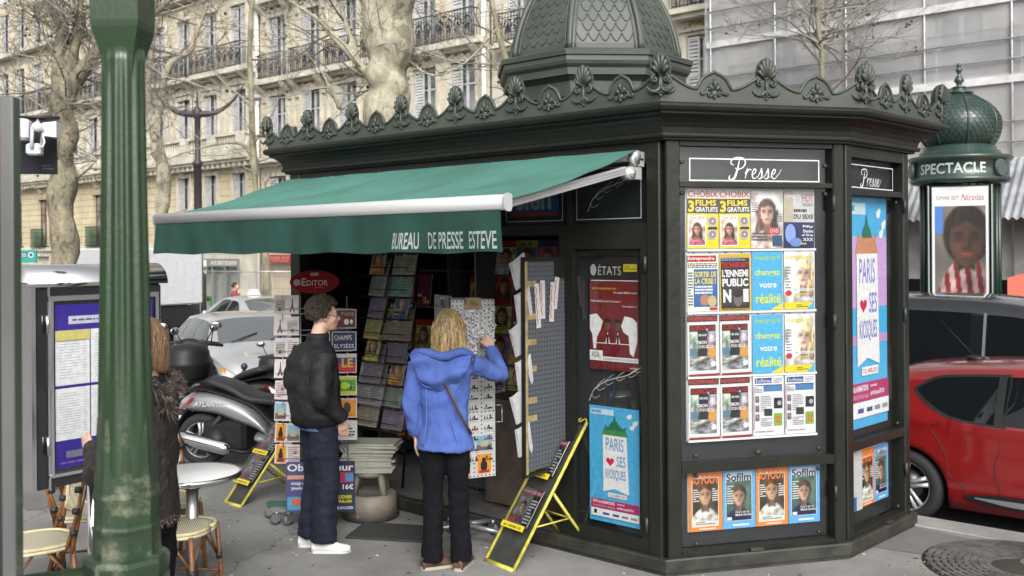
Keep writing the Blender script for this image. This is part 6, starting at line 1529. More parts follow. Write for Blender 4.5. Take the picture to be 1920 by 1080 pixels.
# ---- revolving board rack the blonde woman is looking at
SP = thing('spinner_rack', 'white pegboard spinner rack on castors in front of the blonde woman', 'rack', (-0.347, 7.0, 0), R(25))
hw = .165
m = MB(pegmat('pegboard_white', (.5, .51, .5), (.06, .06, .06), .03)); m.box(-hw, hw, -hw, -hw + .008, .5, 1.75); m.build('peg_panel', SP)
m = MB(mat('rack_panel', (.25, .25, .26), .5)); m.box(-hw, -hw + .008, -hw + .009, hw - .009, .5, 1.78); m.box(hw - .008, hw, -hw + .009, hw - .009, .5, 1.75); m.box(-hw, hw, hw - .008, hw, .5, 1.75); m.build('side_panel', SP)
m = MB(M_WIRE); m.cyl((0, 0, .12), (0, 0, .5), .022, n=10); m.cyl((-hw - .02, -hw - .03, .6), (-hw - .02, -hw - .03, 1.78), .008, n=6); m.tube([(hw, -hw - .01, 1.0), (hw + .05, -hw - .01, 1.0), (hw + .05, -hw - .01, .88), (hw, -hw - .01, .88)], .006, 5)
for q in range(6): m.cyl((-hw - .05, -hw - .04, .7 + .2 * q), (-hw - .0, hw, .7 + .2 * q), .004, n=5)
m.build('pole', SP)
m = MB(mat('castor_base', (.3, .31, .32), .35, .7))
for a in range(5):
    an = R(20 + 72 * a); m.tube([(0, 0, .13), (.28 * math.cos(an), .28 * math.sin(an), .11)], [.025, .016], 6)
m.cyl((0, 0, .1), (0, 0, .16), .05, n=12); m.build('base', SP)
for a in range(5): an = R(20 + 72 * a); castor(SP, .27 * math.cos(an), .27 * math.sin(an), 1.15, an)
SPM = Matrix.Translation((-0.347, 7.0, 0)) @ Matrix.Rotation(R(25), 4, 'Z')
def onsp(me, name, x, z, label, cat, group, tilt=0, y=None, side=False):
    M = SPM @ (Matrix.Rotation(R(-90), 4, 'Z') if side else Matrix.Identity(4)) @ Matrix.Translation((x, -hw - .008 if y is None else y, z)) @ Matrix.Rotation(tilt, 4, 'Y')
    return put_t(me, name, M.to_translation(), M.to_euler(), label, cat, group)
rr = random.Random(8)
small = [card(30 + k, .085, .06) for k in range(3)]
def sc_(seed):
    m = MB(ink(.88, .88, .88)); m.box(-.042, .042, .0003, .002, 0, .058); r2 = random.Random(seed); m.use(ink(.07, .07, .08))
    m.rect(-.036, .008, .036, .012, ink(.35, .35, .37))
    for k in range(4): x = -.03 + .018 * k; m.shape([(x - .005, .01), (x + .006, .01), (x + .002, r2.uniform(.02, .045))], ink(.07, .07, .08))
    m.oval(r2.uniform(-.02, .02), .03, .006, .012, ink(.07, .07, .08)); m.rect(r2.uniform(-.02, .02), .012, .03, .02, ink(.6, .25, .2) if r2.random() < .3 else ink(.15, .15, .16)); return m.mesh('magnet_card')
SM = [sc_(k) for k in range(5)]
rown = ['first', 'second', 'third', 'fourth', 'fifth', 'sixth', 'seventh', 'eighth', 'ninth', 'tenth', 'eleventh']
for q in range(11):
    for c_ in range(3):
        z = 1.33 - q * .072
        onsp(SM[(q * 3 + c_ * 2) % 5], 'magnet_card', -.11 + .11 * c_, z, 'small silhouette card on the white pegboard, %s row, %s column' % (rown[q], ['left', 'middle', 'right'][c_]), 'card', 'silhouette cards on the white pegboard', rr.uniform(-.03, .03))
# hanging key rings in clear bags near the top
def bagm(seed):
    r2 = random.Random(seed); m = MB(mat('clear_film', (.75, .75, .76), .15, spec=.9)); 
    for k in range(5):
        a = r2.uniform(0, PI); c = (r2.uniform(-.012, .012), r2.uniform(-.012, 0), r2.uniform(-.02, .015)); L_ = .028
        m.add([(c[0] - L_ * math.cos(a), c[1], c[2] - L_ * math.sin(a)), (c[0] + L_ * math.sin(a) * .5, c[1] - .012, c[2] - .01), (c[0] + L_ * math.cos(a), c[1] - .004, c[2] + L_ * math.sin(a)), (c[0] - L_ * math.sin(a) * .5, c[1] - .01, c[2] + .01)], [(0, 1, 2), (0, 2, 3)])
    m.use(mat('keyring_metal', (.3, .28, .28), .3, .8)); pts = [(.014 * math.cos(t), -.014, .014 * math.sin(t)) for t in [2 * PI * k / 10 for k in range(11)]]; m.tube(pts, .0022, 4); m.use(ink(.6, .2, .2) if seed % 2 else ink(.25, .25, .3)); m.ball((.004, -.012, -.014), .006, 6, 4); return m.mesh('keyring')
BG = [bagm(k) for k in range(5)]
for q in range(6):
    for c_ in range(5):
        onsp(BG[(q + c_ * 2) % 5], 'keyring', -.13 + .065 * c_ + rr.uniform(-.012, .012), 1.69 - q * .058 + rr.uniform(-.012, .012), 'film-wrapped key ring on the white pegboard, %s row, %s from left' % (rown[q], rown[c_]), 'key ring', 'key rings on the white pegboard', rr.uniform(-.4, .4), y=-hw - .012)
m = MB(mat('cardboard', (.3, .2, .09), .8)); m.rect(-.055, 0, .055, .075, y=0); m.lines(-.03, .02, .03, .055, 3, ink(.1, .08, .05), 3); onsp(m.mesh('price_card'), 'price_card', -.01, 1.69, 'brown cardboard price tag hung at the top of the white pegboard', 'price tag', None, y=-hw - .04)
for q in range(7):
    onsp(CARDS[[5, 11, 5, 3, 9, 5, 4][q]], 'postcard', 0.02, 1.62 - .165 * q, 'black and white view postcard, %s down the dark side of the spinner' % rown[q], 'postcard', 'postcards on the side of the spinner', 0, side=True)
for q in range(2):
    onsp(card(41 + q * 2, .13, .15), 'postcard', -.085 + .16 * q, .52, 'bottom %s view card on the white pegboard, terracotta and grey street scene' % ['left', 'right'][q], 'postcard', None)
    onsp(card(3 + q * 6, .13, .12), 'postcard', -.085 + .16 * q, .68, 'colour view card of buildings second from the bottom at %s of the white pegboard' % ['left', 'right'][q], 'postcard', None)
# ---- step stool with a pile of newspapers
ST_ = thing('step_stool', 'round beige kick stool carrying the newspaper pile', 'stool', (-1.13, 7.72, 0), 0)
M_BEI = mat('beige_plastic', (.2, .175, .14), .6, var=.15, vs=12)
m = MB(M_BEI); m.lathe([(.2, .03), (.215, .03), (.2, .19), (.17, .2), (.16, .19)], 28); m.build('base', ST_)
m = MB(M_BEI); m.lathe([(.001, .33), (.14, .33), (.155, .35), (.15, .37), (.001, .37)], 24)
for a in range(4): an = R(45 + 90 * a); m.tube([(.17 * math.cos(an), .17 * math.sin(an), .19), (.13 * math.cos(an), .13 * math.sin(an), .34)], .028, 6)
m.build('top', ST_); m = MB(mat('black_rubber', (.02, .02, .02), .7)); m.lathe([(.21, .0), (.222, .005), (.222, .03), (.2, .032)], 28); m.build('rubber_rim', ST_)
m = MB(ink(.75, .75, .72)); m.bbox(-.2, .2, -.14, .14, 0, .0155, .004); m.lines(-.18, .003, .18, .012, 2, ink(.4, .4, .4), 3); m.layer = 0; NF = m.mesh('folded_newspaper')
ordn = ['bottom', 'second', 'third', 'fourth', 'fifth', 'sixth', 'seventh', 'eighth', 'ninth', 'tenth', 'eleventh', 'twelfth', 'thirteenth', 'top']
for q in range(14):
    s_ = .05 if 0 else 0
    put_t(NF, 'folded_newspaper', (-1.13 + rr.uniform(-.02, .02) + (.0 if q < 9 else .02), 7.72 + rr.uniform(-.015, .015), .371 + q * .0158), (0, 0, R(rr.uniform(-4, 4) - 5 * (q > 8))), ('%s newspaper of the grey pile on the stool' if q in (0, 13) else '%s newspaper up in the grey pile on the stool') % ordn[q], 'newspaper', 'pile of newspapers on the step stool')
m = MB(mat('rubber_mat', (.03, .03, .03), .8, bump=.8, bs=60)); m.bbox(-.32, .32, -.2, .2, 0.001, .015, .004); tag(m.build('doormat', loc=(-.88, 7.25, .0), rz=R(-12)), 'black ribbed doormat at the kiosk threshold between the two customers', 'doormat')
def c_jdf(k):
    m = cover(.2, .27, (.38, .38, .37)); m.rect(.03, 0, .1, .27, ink(.12, .12, .13)); portrait(m, -.09, .02, .03, .2, (.45, .42, .42), hair=(.15, .12, .12), shirt=(.3, .12, .14), skin=(.7, .58, .52)); m.rect(-.1, .225, .1, .262, ink(.55, .12, .18)); m.text('JOURS DE FRANCE' if k > 50 else 'POINT DE VUE', -.09, .232, .095, .255, ink(.85, .8, .8), bold=.02); m.rect(-.1, 0, -.04, .06, ink(.6, .15, .15)); m.lines(.035, .02, .095, .2, 8, ink(.8, .8, .78), k); return m.mesh('magazine')
# ---- yellow folding magazine stands
M_YEL = mat('yellow_paint', (.52, .47, .07), .45, var=.25, vs=25)
M_PLX = glassmat('plexiglas', (.8, .82, .83), 1.6)
def stand(name, label, loc, rz, wd=.3, L=.66, hz=.89, scale=1.0):
    t = thing(name, label, 'magazine stand', loc, rz, None)
    n = math.hypot(L, hz); dirv = Vector((0, L / n, hz / n)); nrm = Vector((0, -hz / n, L / n))
    def P(x, s_, o_=0): return Vector((x, 0, 0)) + dirv * s_ + nrm * o_
    m = MB(M_YEL)
    for sx in (-1, 1): m.tube([P(sx * wd / 2, 0), P(sx * wd / 2, n)], .012, 6)
    m.tube([P(-wd / 2, .0), P(wd / 2, 0)], .018, 6)
    c = catmull([(-wd / 2, n), (-wd / 2 + .03, n + .03), (-wd / 4, n), (-.04, n + .03), (0, n + .045), (.04, n + .03), (wd / 4, n), (wd / 2 - .03, n + .03), (wd / 2, n)], 4)
    m.tube([P(a, b) for a, b in c], .006, 5)
    for sg in (-1, 1): m.tube([P(sg * (.06 + .018 * math.cos(q * .8) * (1 - q / 14)), n + .02 + .018 * math.sin(q * .8) * (1 - q / 14)) for q in range(10)], .004, 4)
    for k in range(5): an = R(-50 + 25 * k); m.tube([P(0, n + .045), P(.03 * math.sin(an), n + .045 + .03 * math.cos(an))], .006, 4)
    m.build('frame', t)
    m = MB(mat('stand_board', (.035, .037, .033), .6, var=.3, vs=10)); a = [P(-wd / 2 + .01, .01, -.002), P(wd / 2 - .01, .01, -.002), P(wd / 2 - .01, n - .02, -.002), P(-wd / 2 + .01, n - .02, -.002)]; m.add([tuple(v) for v in a] + [tuple(v - nrm * .006) for v in a], [(0, 1, 2, 3), (7, 6, 5, 4), (0, 4, 5, 1), (1, 5, 6, 2), (2, 6, 7, 3), (3, 7, 4, 0)]); m.build('board', t)
    m = MB(M_YEL); s0 = n * .52; ft = Vector((0, L * .52 + .36, 0.01))
    for sx in (-1, 1): m.tube([P(sx * (wd / 2 - .01), s0, -.01), ft + Vector((sx * (wd / 2 - .01), 0, 0))], .011, 6)
    q0 = P(0, s0, -.01).lerp(ft, .45); m.tube([q0 + Vector((-wd / 2, 0, 0)), q0 + Vector((wd / 2, 0, 0))], .006, 5)
    q1 = P(wd / 2 - .01, s0 * .55, -.01); m.tube([q1, Vector((wd / 2 - .01, q0.y, q0.z))], .006, 5)
    m.build('prop_leg', t)
    for s1, wb in ((n * .60, .2), (n * .25, .22)):
        m = MB(M_PLX); e = .012; x0_, x1_ = -wb / 2 + .01, wb / 2 + .01; H_ = .27
        for zz in (.06,): m.add([tuple(P(x0_, s1, zz)), tuple(P(x1_, s1, zz)), tuple(P(x1_, s1 + H_, zz)), tuple(P(x0_, s1 + H_, zz))], [(0, 1, 2, 3)])
        m.add([tuple(P(x0_, s1, .01)), tuple(P(x0_, s1, .06)), tuple(P(x0_, s1 + H_, .06)), tuple(P(x0_, s1 + H_, .01))], [(0, 1, 2, 3)])
        m.add([tuple(P(x1_, s1, .01)), tuple(P(x1_, s1, .06)), tuple(P(x1_, s1 + H_, .06)), tuple(P(x1_, s1 + H_, .01))], [(0, 1, 2, 3)])
        hd = m.build('holder', t)
        m = MB(mat('yellow_label', (.6, .5, .02), .5)); Mx = Matrix.Identity(4); Mx.col[0][:3] = (1, 0, 0); Mx.col[1][:3] = -nrm; Mx.col[2][:3] = dirv; Mx.col[3][:3] = P(0, s1 - .035, .065); m.M = Mx
        m.box(x0_ - .005, x1_ + .005, 0, .006, 0, .04); m.text('en vente ici', x0_ + .02, .009, x1_ - .02, .031, ink(*BK), bold=.02); m.build('label_strip', hd)
        mg = c_jdf(int(s1 * 100)); Mw = Matrix.Translation(loc) @ Matrix.Rotation(rz, 4, 'Z'); M2 = Matrix.Identity(4); M2.col[0][:3] = (1, 0, 0); M2.col[1][:3] = -nrm; M2.col[2][:3] = dirv; M2.col[3][:3] = P(.012, s1 + .005, .035); Mw = Mw @ M2
        yield_list.append((mg, Mw))
    return t
yield_list = []
rz = math.atan2(-.78, .62)
SA = stand('magazine_stand', 'tilted black board stand with yellow frame standing before the kiosk door', (-.10, 6.49, 0), rz)
for (mg, Mw), lb in zip(yield_list, ('celebrity magazine in the upper plastic holder of the near yellow stand', 'magazine in the lower plastic holder of the near yellow stand')): put_t(mg, 'magazine', Mw.to_translation(), Mw.to_euler(), lb, 'magazine', 'magazines in the yellow stands')
yield_list.clear()
SB = stand('magazine_stand', 'smaller tilted grey board stand with yellow frame beside the scooter', (-2.33, 8.1, 0), rz + R(8), .24, .52, .62)
for (mg, Mw), lb in zip(yield_list, ('magazine in the upper holder of the far yellow stand by the scooter', 'magazine in the lower holder of the far yellow stand by the scooter')): put_t(mg, 'magazine', Mw.to_translation(), Mw.to_euler(), lb, 'magazine', 'magazines in the yellow stands')

# ================================================================ advertising column
MC = thing('advertising_column', 'green onion-domed advertising column reading SPECTACLE behind the black van', 'advertising column', (8.72, 19.0, 0), math.atan2(-8.72, 19.0)); MC.scale = (.95, .95, 1)
M_GRN = mat('column_green', (.018, .042, .033), .42, var=.2, vs=6, coat=.5)
m = MB(M_GRN); m.lathe([(.85, -.5), (.85, .1), (.78, .2), (.72, .3), (.72, 3.25), (.76, 3.3)], 32)
for k in range(28): an = 2 * PI * k / 28; m.cyl((.735 * math.cos(an), .735 * math.sin(an), .3), (.735 * math.cos(an), .735 * math.sin(an), 3.28), .03, n=6)
m.build('drum', MC)
m = MB(M_GRN); m.lathe([(.76, 3.28), (.93, 3.32), (.96, 3.36), (.96, 3.4), (.92, 3.42), (.92, 3.72), (.97, 3.74), (1.0, 3.8), (.97, 3.83), (.78, 3.86), (.76, 3.93), (.7, 3.95), (.68, 4.02), (.62, 4.04), (.61, 4.08)], 48)
for k in range(3):
    an = R(-90 + 50 + 120 * k); m.M = Matrix.Rotation(an + R(90), 4, 'Z'); m.use(mat('medallion', (.1, .13, .12), .4, .5)); m.loft([[(.15 * math.cos(t), -.95, 3.57 + .17 * math.sin(t)) for t in [2 * PI * q / 16 for q in range(16)]], [(.13 * math.cos(t), -.99, 3.57 + .15 * math.sin(t)) for t in [2 * PI * q / 16 for q in range(16)]]], True, True, True, False); m.use(M_GRN)
m.M = Matrix.Identity(4); m.build('crown_ring', MC)
m = MB(mat('pale_letters', (.42, .48, .45), .5, .3))
vs, fs, xa, xb, ya, yb = glyphs('SPECTACLE', .015)
def ringtext(a0, a1, r_, z0, z1):
    out = []
    for v in vs: t = R(lerp(a0, a1, (v[0] - xa) / (xb - xa))); out.append((r_ * math.cos(t), r_ * math.sin(t), lerp(z0, z1, (v[1] - ya) / (yb - ya))))
    m.add(out, fs, False)
ringtext(-140, -60, .93, 3.47, 3.67); m.build('lettering', MC)
od = [(4.05, .62), (4.15, .70), (4.28, .76), (4.42, .78), (4.56, .77), (4.7, .70), (4.83, .58), (4.93, .44), (5.0, .32), (5.04, .24), (5.07, .22)]
m = MB(M_GRN); dz = lambda z: sinterp(od, z); zz = [4.05 + 1.02 * k / 20 for k in range(21)]; m.lathe([(dz(z), z) for z in zz], 40)
for k in range(8):
    an = R(22.5 + 45 * k - 10); m.tube([((dz(z) + .01) * math.cos(an), (dz(z) + .01) * math.sin(an), z) for z in zz], .022, 5)
for row in range(12):
    z = 4.09 + row * .078; n_ = 44
    for k in range(n_):
        a0 = 2 * PI * (k + .5 * (row % 2)) / n_
        pts = [((dz(z + .06 * abs(t) ** 1.6) + .004) * math.cos(a0 + t * PI / n_), (dz(z + .06 * abs(t) ** 1.6) + .004) * math.sin(a0 + t * PI / n_), z + .06 * abs(t) ** 1.6) for t in (-1, -.5, 0, .5, 1)]
        m.tube(pts, .008, 3, False)
m.build('onion_dome', MC)
m = MB(M_GRN); m.lathe([(.26, 5.33), (.28, 5.37), (.14, 5.42), (.13, 5.5), (.16, 5.53), (.05, 5.58), (.05, 5.63), (.1, 5.72), (.07, 5.82), (.03, 5.9), (.05, 6.0), (.08, 6.05), (.03, 6.08), (.04, 6.15), (.05, 6.18), (.01, 6.25)], 14); m.v = [(x, y, 5.06 + (z - 5.33) * .66) for x, y, z in m.v]; m.build('finial', MC)
# its film poster: an unknown smiling man in striped shirt
PO = thing('film_poster', 'tall film poster of a smiling man in striped shirt on the green column', 'poster', (8.72, 19.0, 0), math.atan2(-8.72, 19.0)); PO.scale = (.89, .96, 1)
m = MB(ink(.88, .88, .9)); wp = 1.1; lam = lambda x: -math.sqrt(max(.01, .775 ** 2 - x * x))
m.M = Matrix.Translation((0, -.79, 0)); m.rect(-.54, .5, .54, 3.22); m.text('OMAR EST', -.46, 2.98, -.02, 3.05, ink(.4, .25, .3)); m.text('Nicolas', .02, 2.96, .46, 3.08, ink(.6, .2, .3), shear=.3)
portrait(m, -.49, .5, .49, 2.86, (.42, .4, .38), skin=(.3, .22, .17), hair=(.1, .08, .07), shirt=(.7, .6, .58), stripe=(.5, .14, .16), fs=.52, cx=.12, cz=2.2, sz=.62, nu=40, nv=80, smile=False); m.rect(-.49, 2.35, -.33, 2.86, ink(.3, .52, .8)); m.rect(-.3, .5, .28, .95, ink(.13, .14, .18))
m.M = Matrix.Identity(4); m.use(M_GRN); m.box(-.56, .56, -.788, -.55, .45, 3.24); m.build('printed_sheet', PO)
m = MB(mat('poster_frame', (.3, .32, .32), .4)); 
for x in (-.57, .57): m.box(x - .012, x + .012, -.795, -.5, .4, 3.25)
m.build('poster_frame', MC)
# ================================================================ VEHICLES
M_TYRE = mat('tyre_rubber', (0.018, 0.018, 0.019), 0.75, bump=0.2, bs=80)
M_RIM = mat('alloy', (0.5, 0.5, 0.51), 0.4, 0.5)
M_CHR = mat('chrome', (0.75, 0.75, 0.76), 0.12, 1.0)
M_DKP = mat('black_plastic', (0.014, 0.014, 0.015), 0.5, spec=.35)
def cglass():
    m = bpy.data.materials.new('car_glass'); m.use_nodes = True; p = m.node_tree.nodes['Principled BSDF']
    p.inputs['Base Color'].default_value = (0.006, 0.008, 0.009, 1); p.inputs['Roughness'].default_value = 0.03; p.inputs['IOR'].default_value = 1.5
    return m
M_CGL = cglass()
M_SGL = M_CGL.copy(); M_SGL.name = 'screen_glass'; M_SGL.node_tree.nodes['Principled BSDF'].inputs['IOR'].default_value = 3.6; M_SGL.node_tree.nodes['Principled BSDF'].inputs['Base Color'].default_value = (.06, .066, .07, 1)  # paler base than the side glass stands in for the bright sky reflection
def wheel(parent, x, y, z, r, side, spokes=5, name='wheel'):
    """side=-1: outer face towards -y"""
    e = bpy.data.objects.new(name, None)
    t = MB(M_TYRE); t.M = Matrix.Rotation(R(90), 4, 'X'); w_ = .1
    t.lathe([(r * .68, -w_ * .9), (r * .72, -w_), (r * .92, -w_), (r * .99, -w_ * .7), (r, -w_ * .3), (r, w_ * .3), (r * .99, w_ * .7), (r * .92, w_), (r * .72, w_), (r * .68, w_ * .9)], 36, cap=False)
    to = t.build(name, parent, loc=(x, y, z))
    m = MB(M_RIM); m.M = Matrix.Rotation(R(90) * (1 if side < 0 else -1), 4, 'X')   # local z -> outwards
    R0 = r * .7
    m.lathe([(R0, .085), (R0 * .95, .09), (R0 * .92, .07), (R0 * .9, -.05)], 36, cap=False)
    for k in range(spokes):
        a = 2 * PI * k / spokes + .3
        for s_ in (-1, 1):
            p0 = (R0 * .14 * math.cos(a + s_ * .5), R0 * .14 * math.sin(a + s_ * .5), .075); p1 = (R0 * .93 * math.cos(a + s_ * .14), R0 * .93 * math.sin(a + s_ * .14), .078)
            m.tube([p0, ((p0[0] + p1[0]) / 2, (p0[1] + p1[1]) / 2, .07), p1], [R0 * .1, R0 * .075, R0 * .1], 6)
    m.cyl((0, 0, .05), (0, 0, .08), R0 * .24, n=16); m.use(M_DKP)
    for k in range(5): a = 2 * PI * k / 5; m.cyl((R0 * .15 * math.cos(a), R0 * .15 * math.sin(a), .08), (R0 * .15 * math.cos(a), R0 * .15 * math.sin(a), .0825), R0 * .035, n=6)
    m.cyl((0, 0, -.03), (0, 0, -.02), R0 * .9, n=24); m.use(mat('brake_disc', (.2, .2, .2), .4, .8)); m.cyl((0, 0, -.015), (0, 0, -.0), R0 * .6, n=24)
    m.build('rim', to)
    return to
def make_car(name, label, cat, loc, rz, P):
    """x forward from the rear end, y left, z up. P: tables roof, belt, half-width, roof half-width"""
    t = thing(name, label, cat, loc, rz)
    L = P['L']; roof, belt, hw, rw = P['roof'], P['belt'], P['hw'], P['rw']; sill = P.get('sill', .2); r = P['r']; ax = P['axles']
    paint = P['paint']
    def low(x):
        z = sill + .12 * max(0, (abs(x - L / 2) / (L / 2)) ** 6)
        for a in ax:
            d = abs(x - a); q = r * 1.16
            if d < q: z = max(z, r + math.sqrt(q * q - d * d) - .01)
        return z
    xs = sorted(set([L * i / 110 for i in range(111)] + [a + s_ * r * 1.16 * k for a in ax for s_ in (-1, 1) for k in (1.001, .995, .97)]))
    xs = [x for x in xs if 0 <= x <= L]
    def sec(x):
        W, Z, B, Wr = sinterp(hw, x), sinterp(roof, x), sinterp(belt, x), sinterp(rw, x); lo = min(low(x), B - .05)
        B = min(B, Z - .03)
        return W, Z, B, Wr, lo
    def side(x, t_):
        """0..1 sill to belt, 1..2 belt to roof edge"""
        W, Z, B, Wr, lo = sec(x)
        if t_ <= 1: z = lerp(lo, B, t_); f = (z - sill) / max(.1, B - sill); y = W * (0.955 + 0.045 * math.sin(PI * min(1, max(0, f)) ** .8) if f < .93 else lerp(.96, .975, 1)) ; return (y * .985, z)
        f = t_ - 1; return (lerp(W * .955, Wr, f ** 1.1), lerp(B, Z - .05 * min(1, (Z - B) * 3), f))
    def ring(x):
        W, Z, B, Wr, lo = sec(x); pts = [(0, lo + .02), (W * .6, lo)]
        for k in range(7): pts.append(side(x, k / 6))
        for k in range(1, 6): pts.append(side(x, 1 + k / 5))
        e = pts[-1]
        for k in range(1, 6):
            f = k / 5; pts.append((e[0] * (1 - f), lerp(e[1], Z, 1 - (1 - f) ** 2.6)))
        return pts
    m = MB(paint); m.smooth = True
    rings = []
    for x in xs:
        p = ring(x); rings.append([(x, -y, z) for y, z in p] + [(x, y, z) for y, z in p[-2:0:-1]])
    m.loft(rings, True, True, True, True)
    body = m.build('body', t)
    def topz(x, y):
        W, Z, B, Wr, lo = sec(x); e = side(x, 2); f = max(0, 1 - abs(y) / max(.01, e[0])); return lerp(e[1], Z, 1 - (1 - f) ** 2.6)
    def spatch(mm, x0, x1, lo_, hi_, nm, off=.006, sides=(-1, 1), nx=24, nz=6, par=None):
        """lo_/hi_ are tables or constants of t (0..2)"""
        f = lambda tb, x: sinterp(tb, x) if isinstance(tb, list) else tb
        for s_ in sides:
            q = MB(mm)
            def fn(u, v):
                x = lerp(x0, x1, u); a, b = f(lo_, x), f(hi_, x); y, z = side(x, lerp(a, b, v)); return (x, s_ * (y + off), z)
            if s_ < 0: q.grid(fn, nx, nz)
            else: q.grid(lambda u, v: fn(1 - u, v), nx, nz)
            q.build(nm, par or t)
    def tpatch(mm, x0, x1, w0, w1, nm, off=.006, nx=14):
        q = MB(mm)
        def fn(u, v):
            x = lerp(x0, x1, v); y = lerp(-1, 1, u) * lerp(w0, w1, v); dz = (topz(x + .02, y) - topz(x - .02, y)) / .04; n = math.hypot(1, dz)
            return (x - off * dz / n * (1 if True else 0), y, topz(x, y) + off / n)
        q.grid(fn, nx, 10); q.build(nm, t)
    for nm, x0, x1, a, b in P.get('windows', []): spatch(M_CGL, x0, x1, a, b, nm)
    for nm, x0, x1, a, b in P.get('trim', []): spatch(M_DKP, x0, x1, a, b, nm, .004)
    for x0, x1, w0, w1 in P.get('screens', []): tpatch(M_SGL, x0, x1, w0, w1, 'windscreen' if x0 > L / 2 else 'rear_window')
    for nm, mm, x0, x1, a, b, *o_ in P.get('patches', []): spatch(mm, x0, x1, a, b, nm, o_[0] if o_ else .008)
    # door gaps
    for x_, a, b in P.get('gaps', []):
        for s_ in (-1, 1):
            q = MB(M_DKP); q.tube([(lambda w_: (x_ + (.02 * math.sin(k)), s_ * (w_[0] + .001), w_[1]))(side(x_, lerp(a, b, k / 10))) for k in range(11)], .0035, 4); q.build('door_gap', t)
    wy = sinterp(hw, L / 2) - .1
    for a in ax:
        for s_ in (-1, 1): wheel(t, a, s_ * wy, r, r, s_, P.get('spokes', 5))
    q = MB(M_DKP); q.box(ax[0] - .45, ax[-1] + .45, -wy + .16, wy - .16, sill - .02, sill + .35)
    for a in ax: q.box(a - r * 1.2, a + r * 1.2, -wy - .0, wy, sill + .3, sill + .5) if False else None
    q.build('underbody', t)
    for mx in P.get('mirrors', []):
        for s_ in (-1, 1):
            y, z = side(mx, 1.08); q = MB(paint); q.smooth = True; q.ball((mx, s_ * (y + .11), z + .04), .09, 10, 7, (.6, 1, .75)); q.build('door_mirror', t)
    return t, side, topz
def paintm(name, col, metal=0.3, rough=0.3): return mat(name, col, rough, metal, coat=1.0, var=.06, vs=2)
M_RED = paintm('red_metallic', (.24, .009, .01), .25, .3); M_SIL = paintm('silver_paint', (.46, .47, .48), .5, .35); M_VAN = paintm('black_paint', (.008, .009, .011), 0, .2); M_WHP = paintm('white_silver', (.42, .44, .46), .3, .35)
M_LRED = mat('tail_lamp', (.3, .01, .01), .15, coat=1); M_LWH = mat('head_lamp', (.6, .6, .58), .1, coat=1); M_LOR = mat('indicator', (.7, .25, .03), .2)
z0r = lambda sy: -.13 - .59 * (sy - 7.8) / 10.9
# red hatchback at the kerb
CP_ = S(-3.5, 9.02, -.165)
RC, rs_, rt_ = make_car('parked_car', 'glossy red hatchback parked at the kerb right of the kiosk', 'car', CP_, ST, dict(L=4.06, paint=M_RED, r=.3, sill=.17, axles=[.65, 3.2],
    roof=[(0, .5), (.06, .86), (.2, 1.0), (.42, 1.2), (.75, 1.27), (1.2, 1.31), (1.8, 1.33), (2.3, 1.27), (2.7, 1.1), (3.1, .88), (3.7, .72), (4.0, .58), (4.06, .45)],
    belt=[(0, .45), (.1, .75), (.3, .88), (.8, .86), (2.0, .82), (3.0, .76), (3.8, .6), (4.06, .42)],
    hw=[(0, .62), (.12, .76), (.5, .87), (1.2, .86), (2, .85), (3.2, .86), (3.8, .76), (4.06, .55)],
    rw=[(0, .5), (.2, .58), (.5, .6), (2.3, .6), (2.8, .66), (3.4, .74), (4.06, .5)],
    windows=[('side_window', .72, 1.33, [(.72, 1.6), (.8, 1.42), (.9, 1.25), (1.0, 1.14), (1.15, 1.08), (1.33, 1.06)], [(.72, 1.66), (.85, 1.84), (1.0, 1.88), (1.33, 1.9)]), ('side_window', 1.39, 2.45, [(1.39, 1.06), (2.45, 1.08)], [(1.39, 1.9), (2.0, 1.88), (2.45, 1.5)])],
    trim=[('window_trim', .69, 1.42, [(.69, 1.58), (.78, 1.37), (.88, 1.2), (1.0, 1.08), (1.15, 1.03), (1.42, 1.01)], [(.69, 1.68), (.83, 1.89), (1.0, 1.93), (1.42, 1.945)]), ('window_trim', .845, .885, 1.24, 1.86)],
    screens=[(2.4, 3.0, .55, .66), (.08, .38, .5, .52)],
    patches=[('side_moulding', M_DKP, 1.12, 2.9, [(1.12, .16), (1.3, .09), (2.9, .09)], [(1.12, .19), (1.4, .24), (2.9, .26)], .012), ('moulding_insert', mat('grey_insert', (.2, .2, .21), .4), 1.2, 2.8, [(1.2, .165), (1.5, .12), (2.8, .13)], [(1.2, .18), (1.5, .19), (2.8, .16)], .018), ('tail_lamp', M_LRED, .03, .22, .72, .98), ('fuel_sticker', mat('sticker', (.7, .7, .7), .5), .2, .25, .80, .9, .011)],
    gaps=[(1.36, .1, 1.02)], mirrors=[2.55], spokes=5))
for s_ in (-1,):
    q = MB(M_DKP); q.tube([(lambda w_: (x, s_ * (w_[0] + .001), w_[1]))(rs_(x, t_)) for x, t_ in catmull([(.98, 1.04), (.86, .8), (.98, .42), (1.1, .3), (1.14, .1)], 5)], .0035, 4); q.build('door_gap', RC); q = MB(M_DKP)
    q.tube([(lambda w_: (x, s_ * (w_[0] + .001), w_[1]))(rs_(x, t_)) for x, t_ in [(.3 + .07 * math.cos(k * PI / 8), .84 + .12 * math.sin(k * PI / 8)) for k in range(17)]], .003, 4)
q.build('fuel_flap_gap', RC)
q = MB(M_DKP); q.ball((1.0, -.12, rt_(1.0, -.12) + .01), .06, 10, 6, (1.2, .6, .5)); q.tube([(1.0, -.12, rt_(1.0, -.12) + .03), (.72, -.12, rt_(1.0, -.12) + .33)], [.004, .002], 5); q.build('aerial', RC)
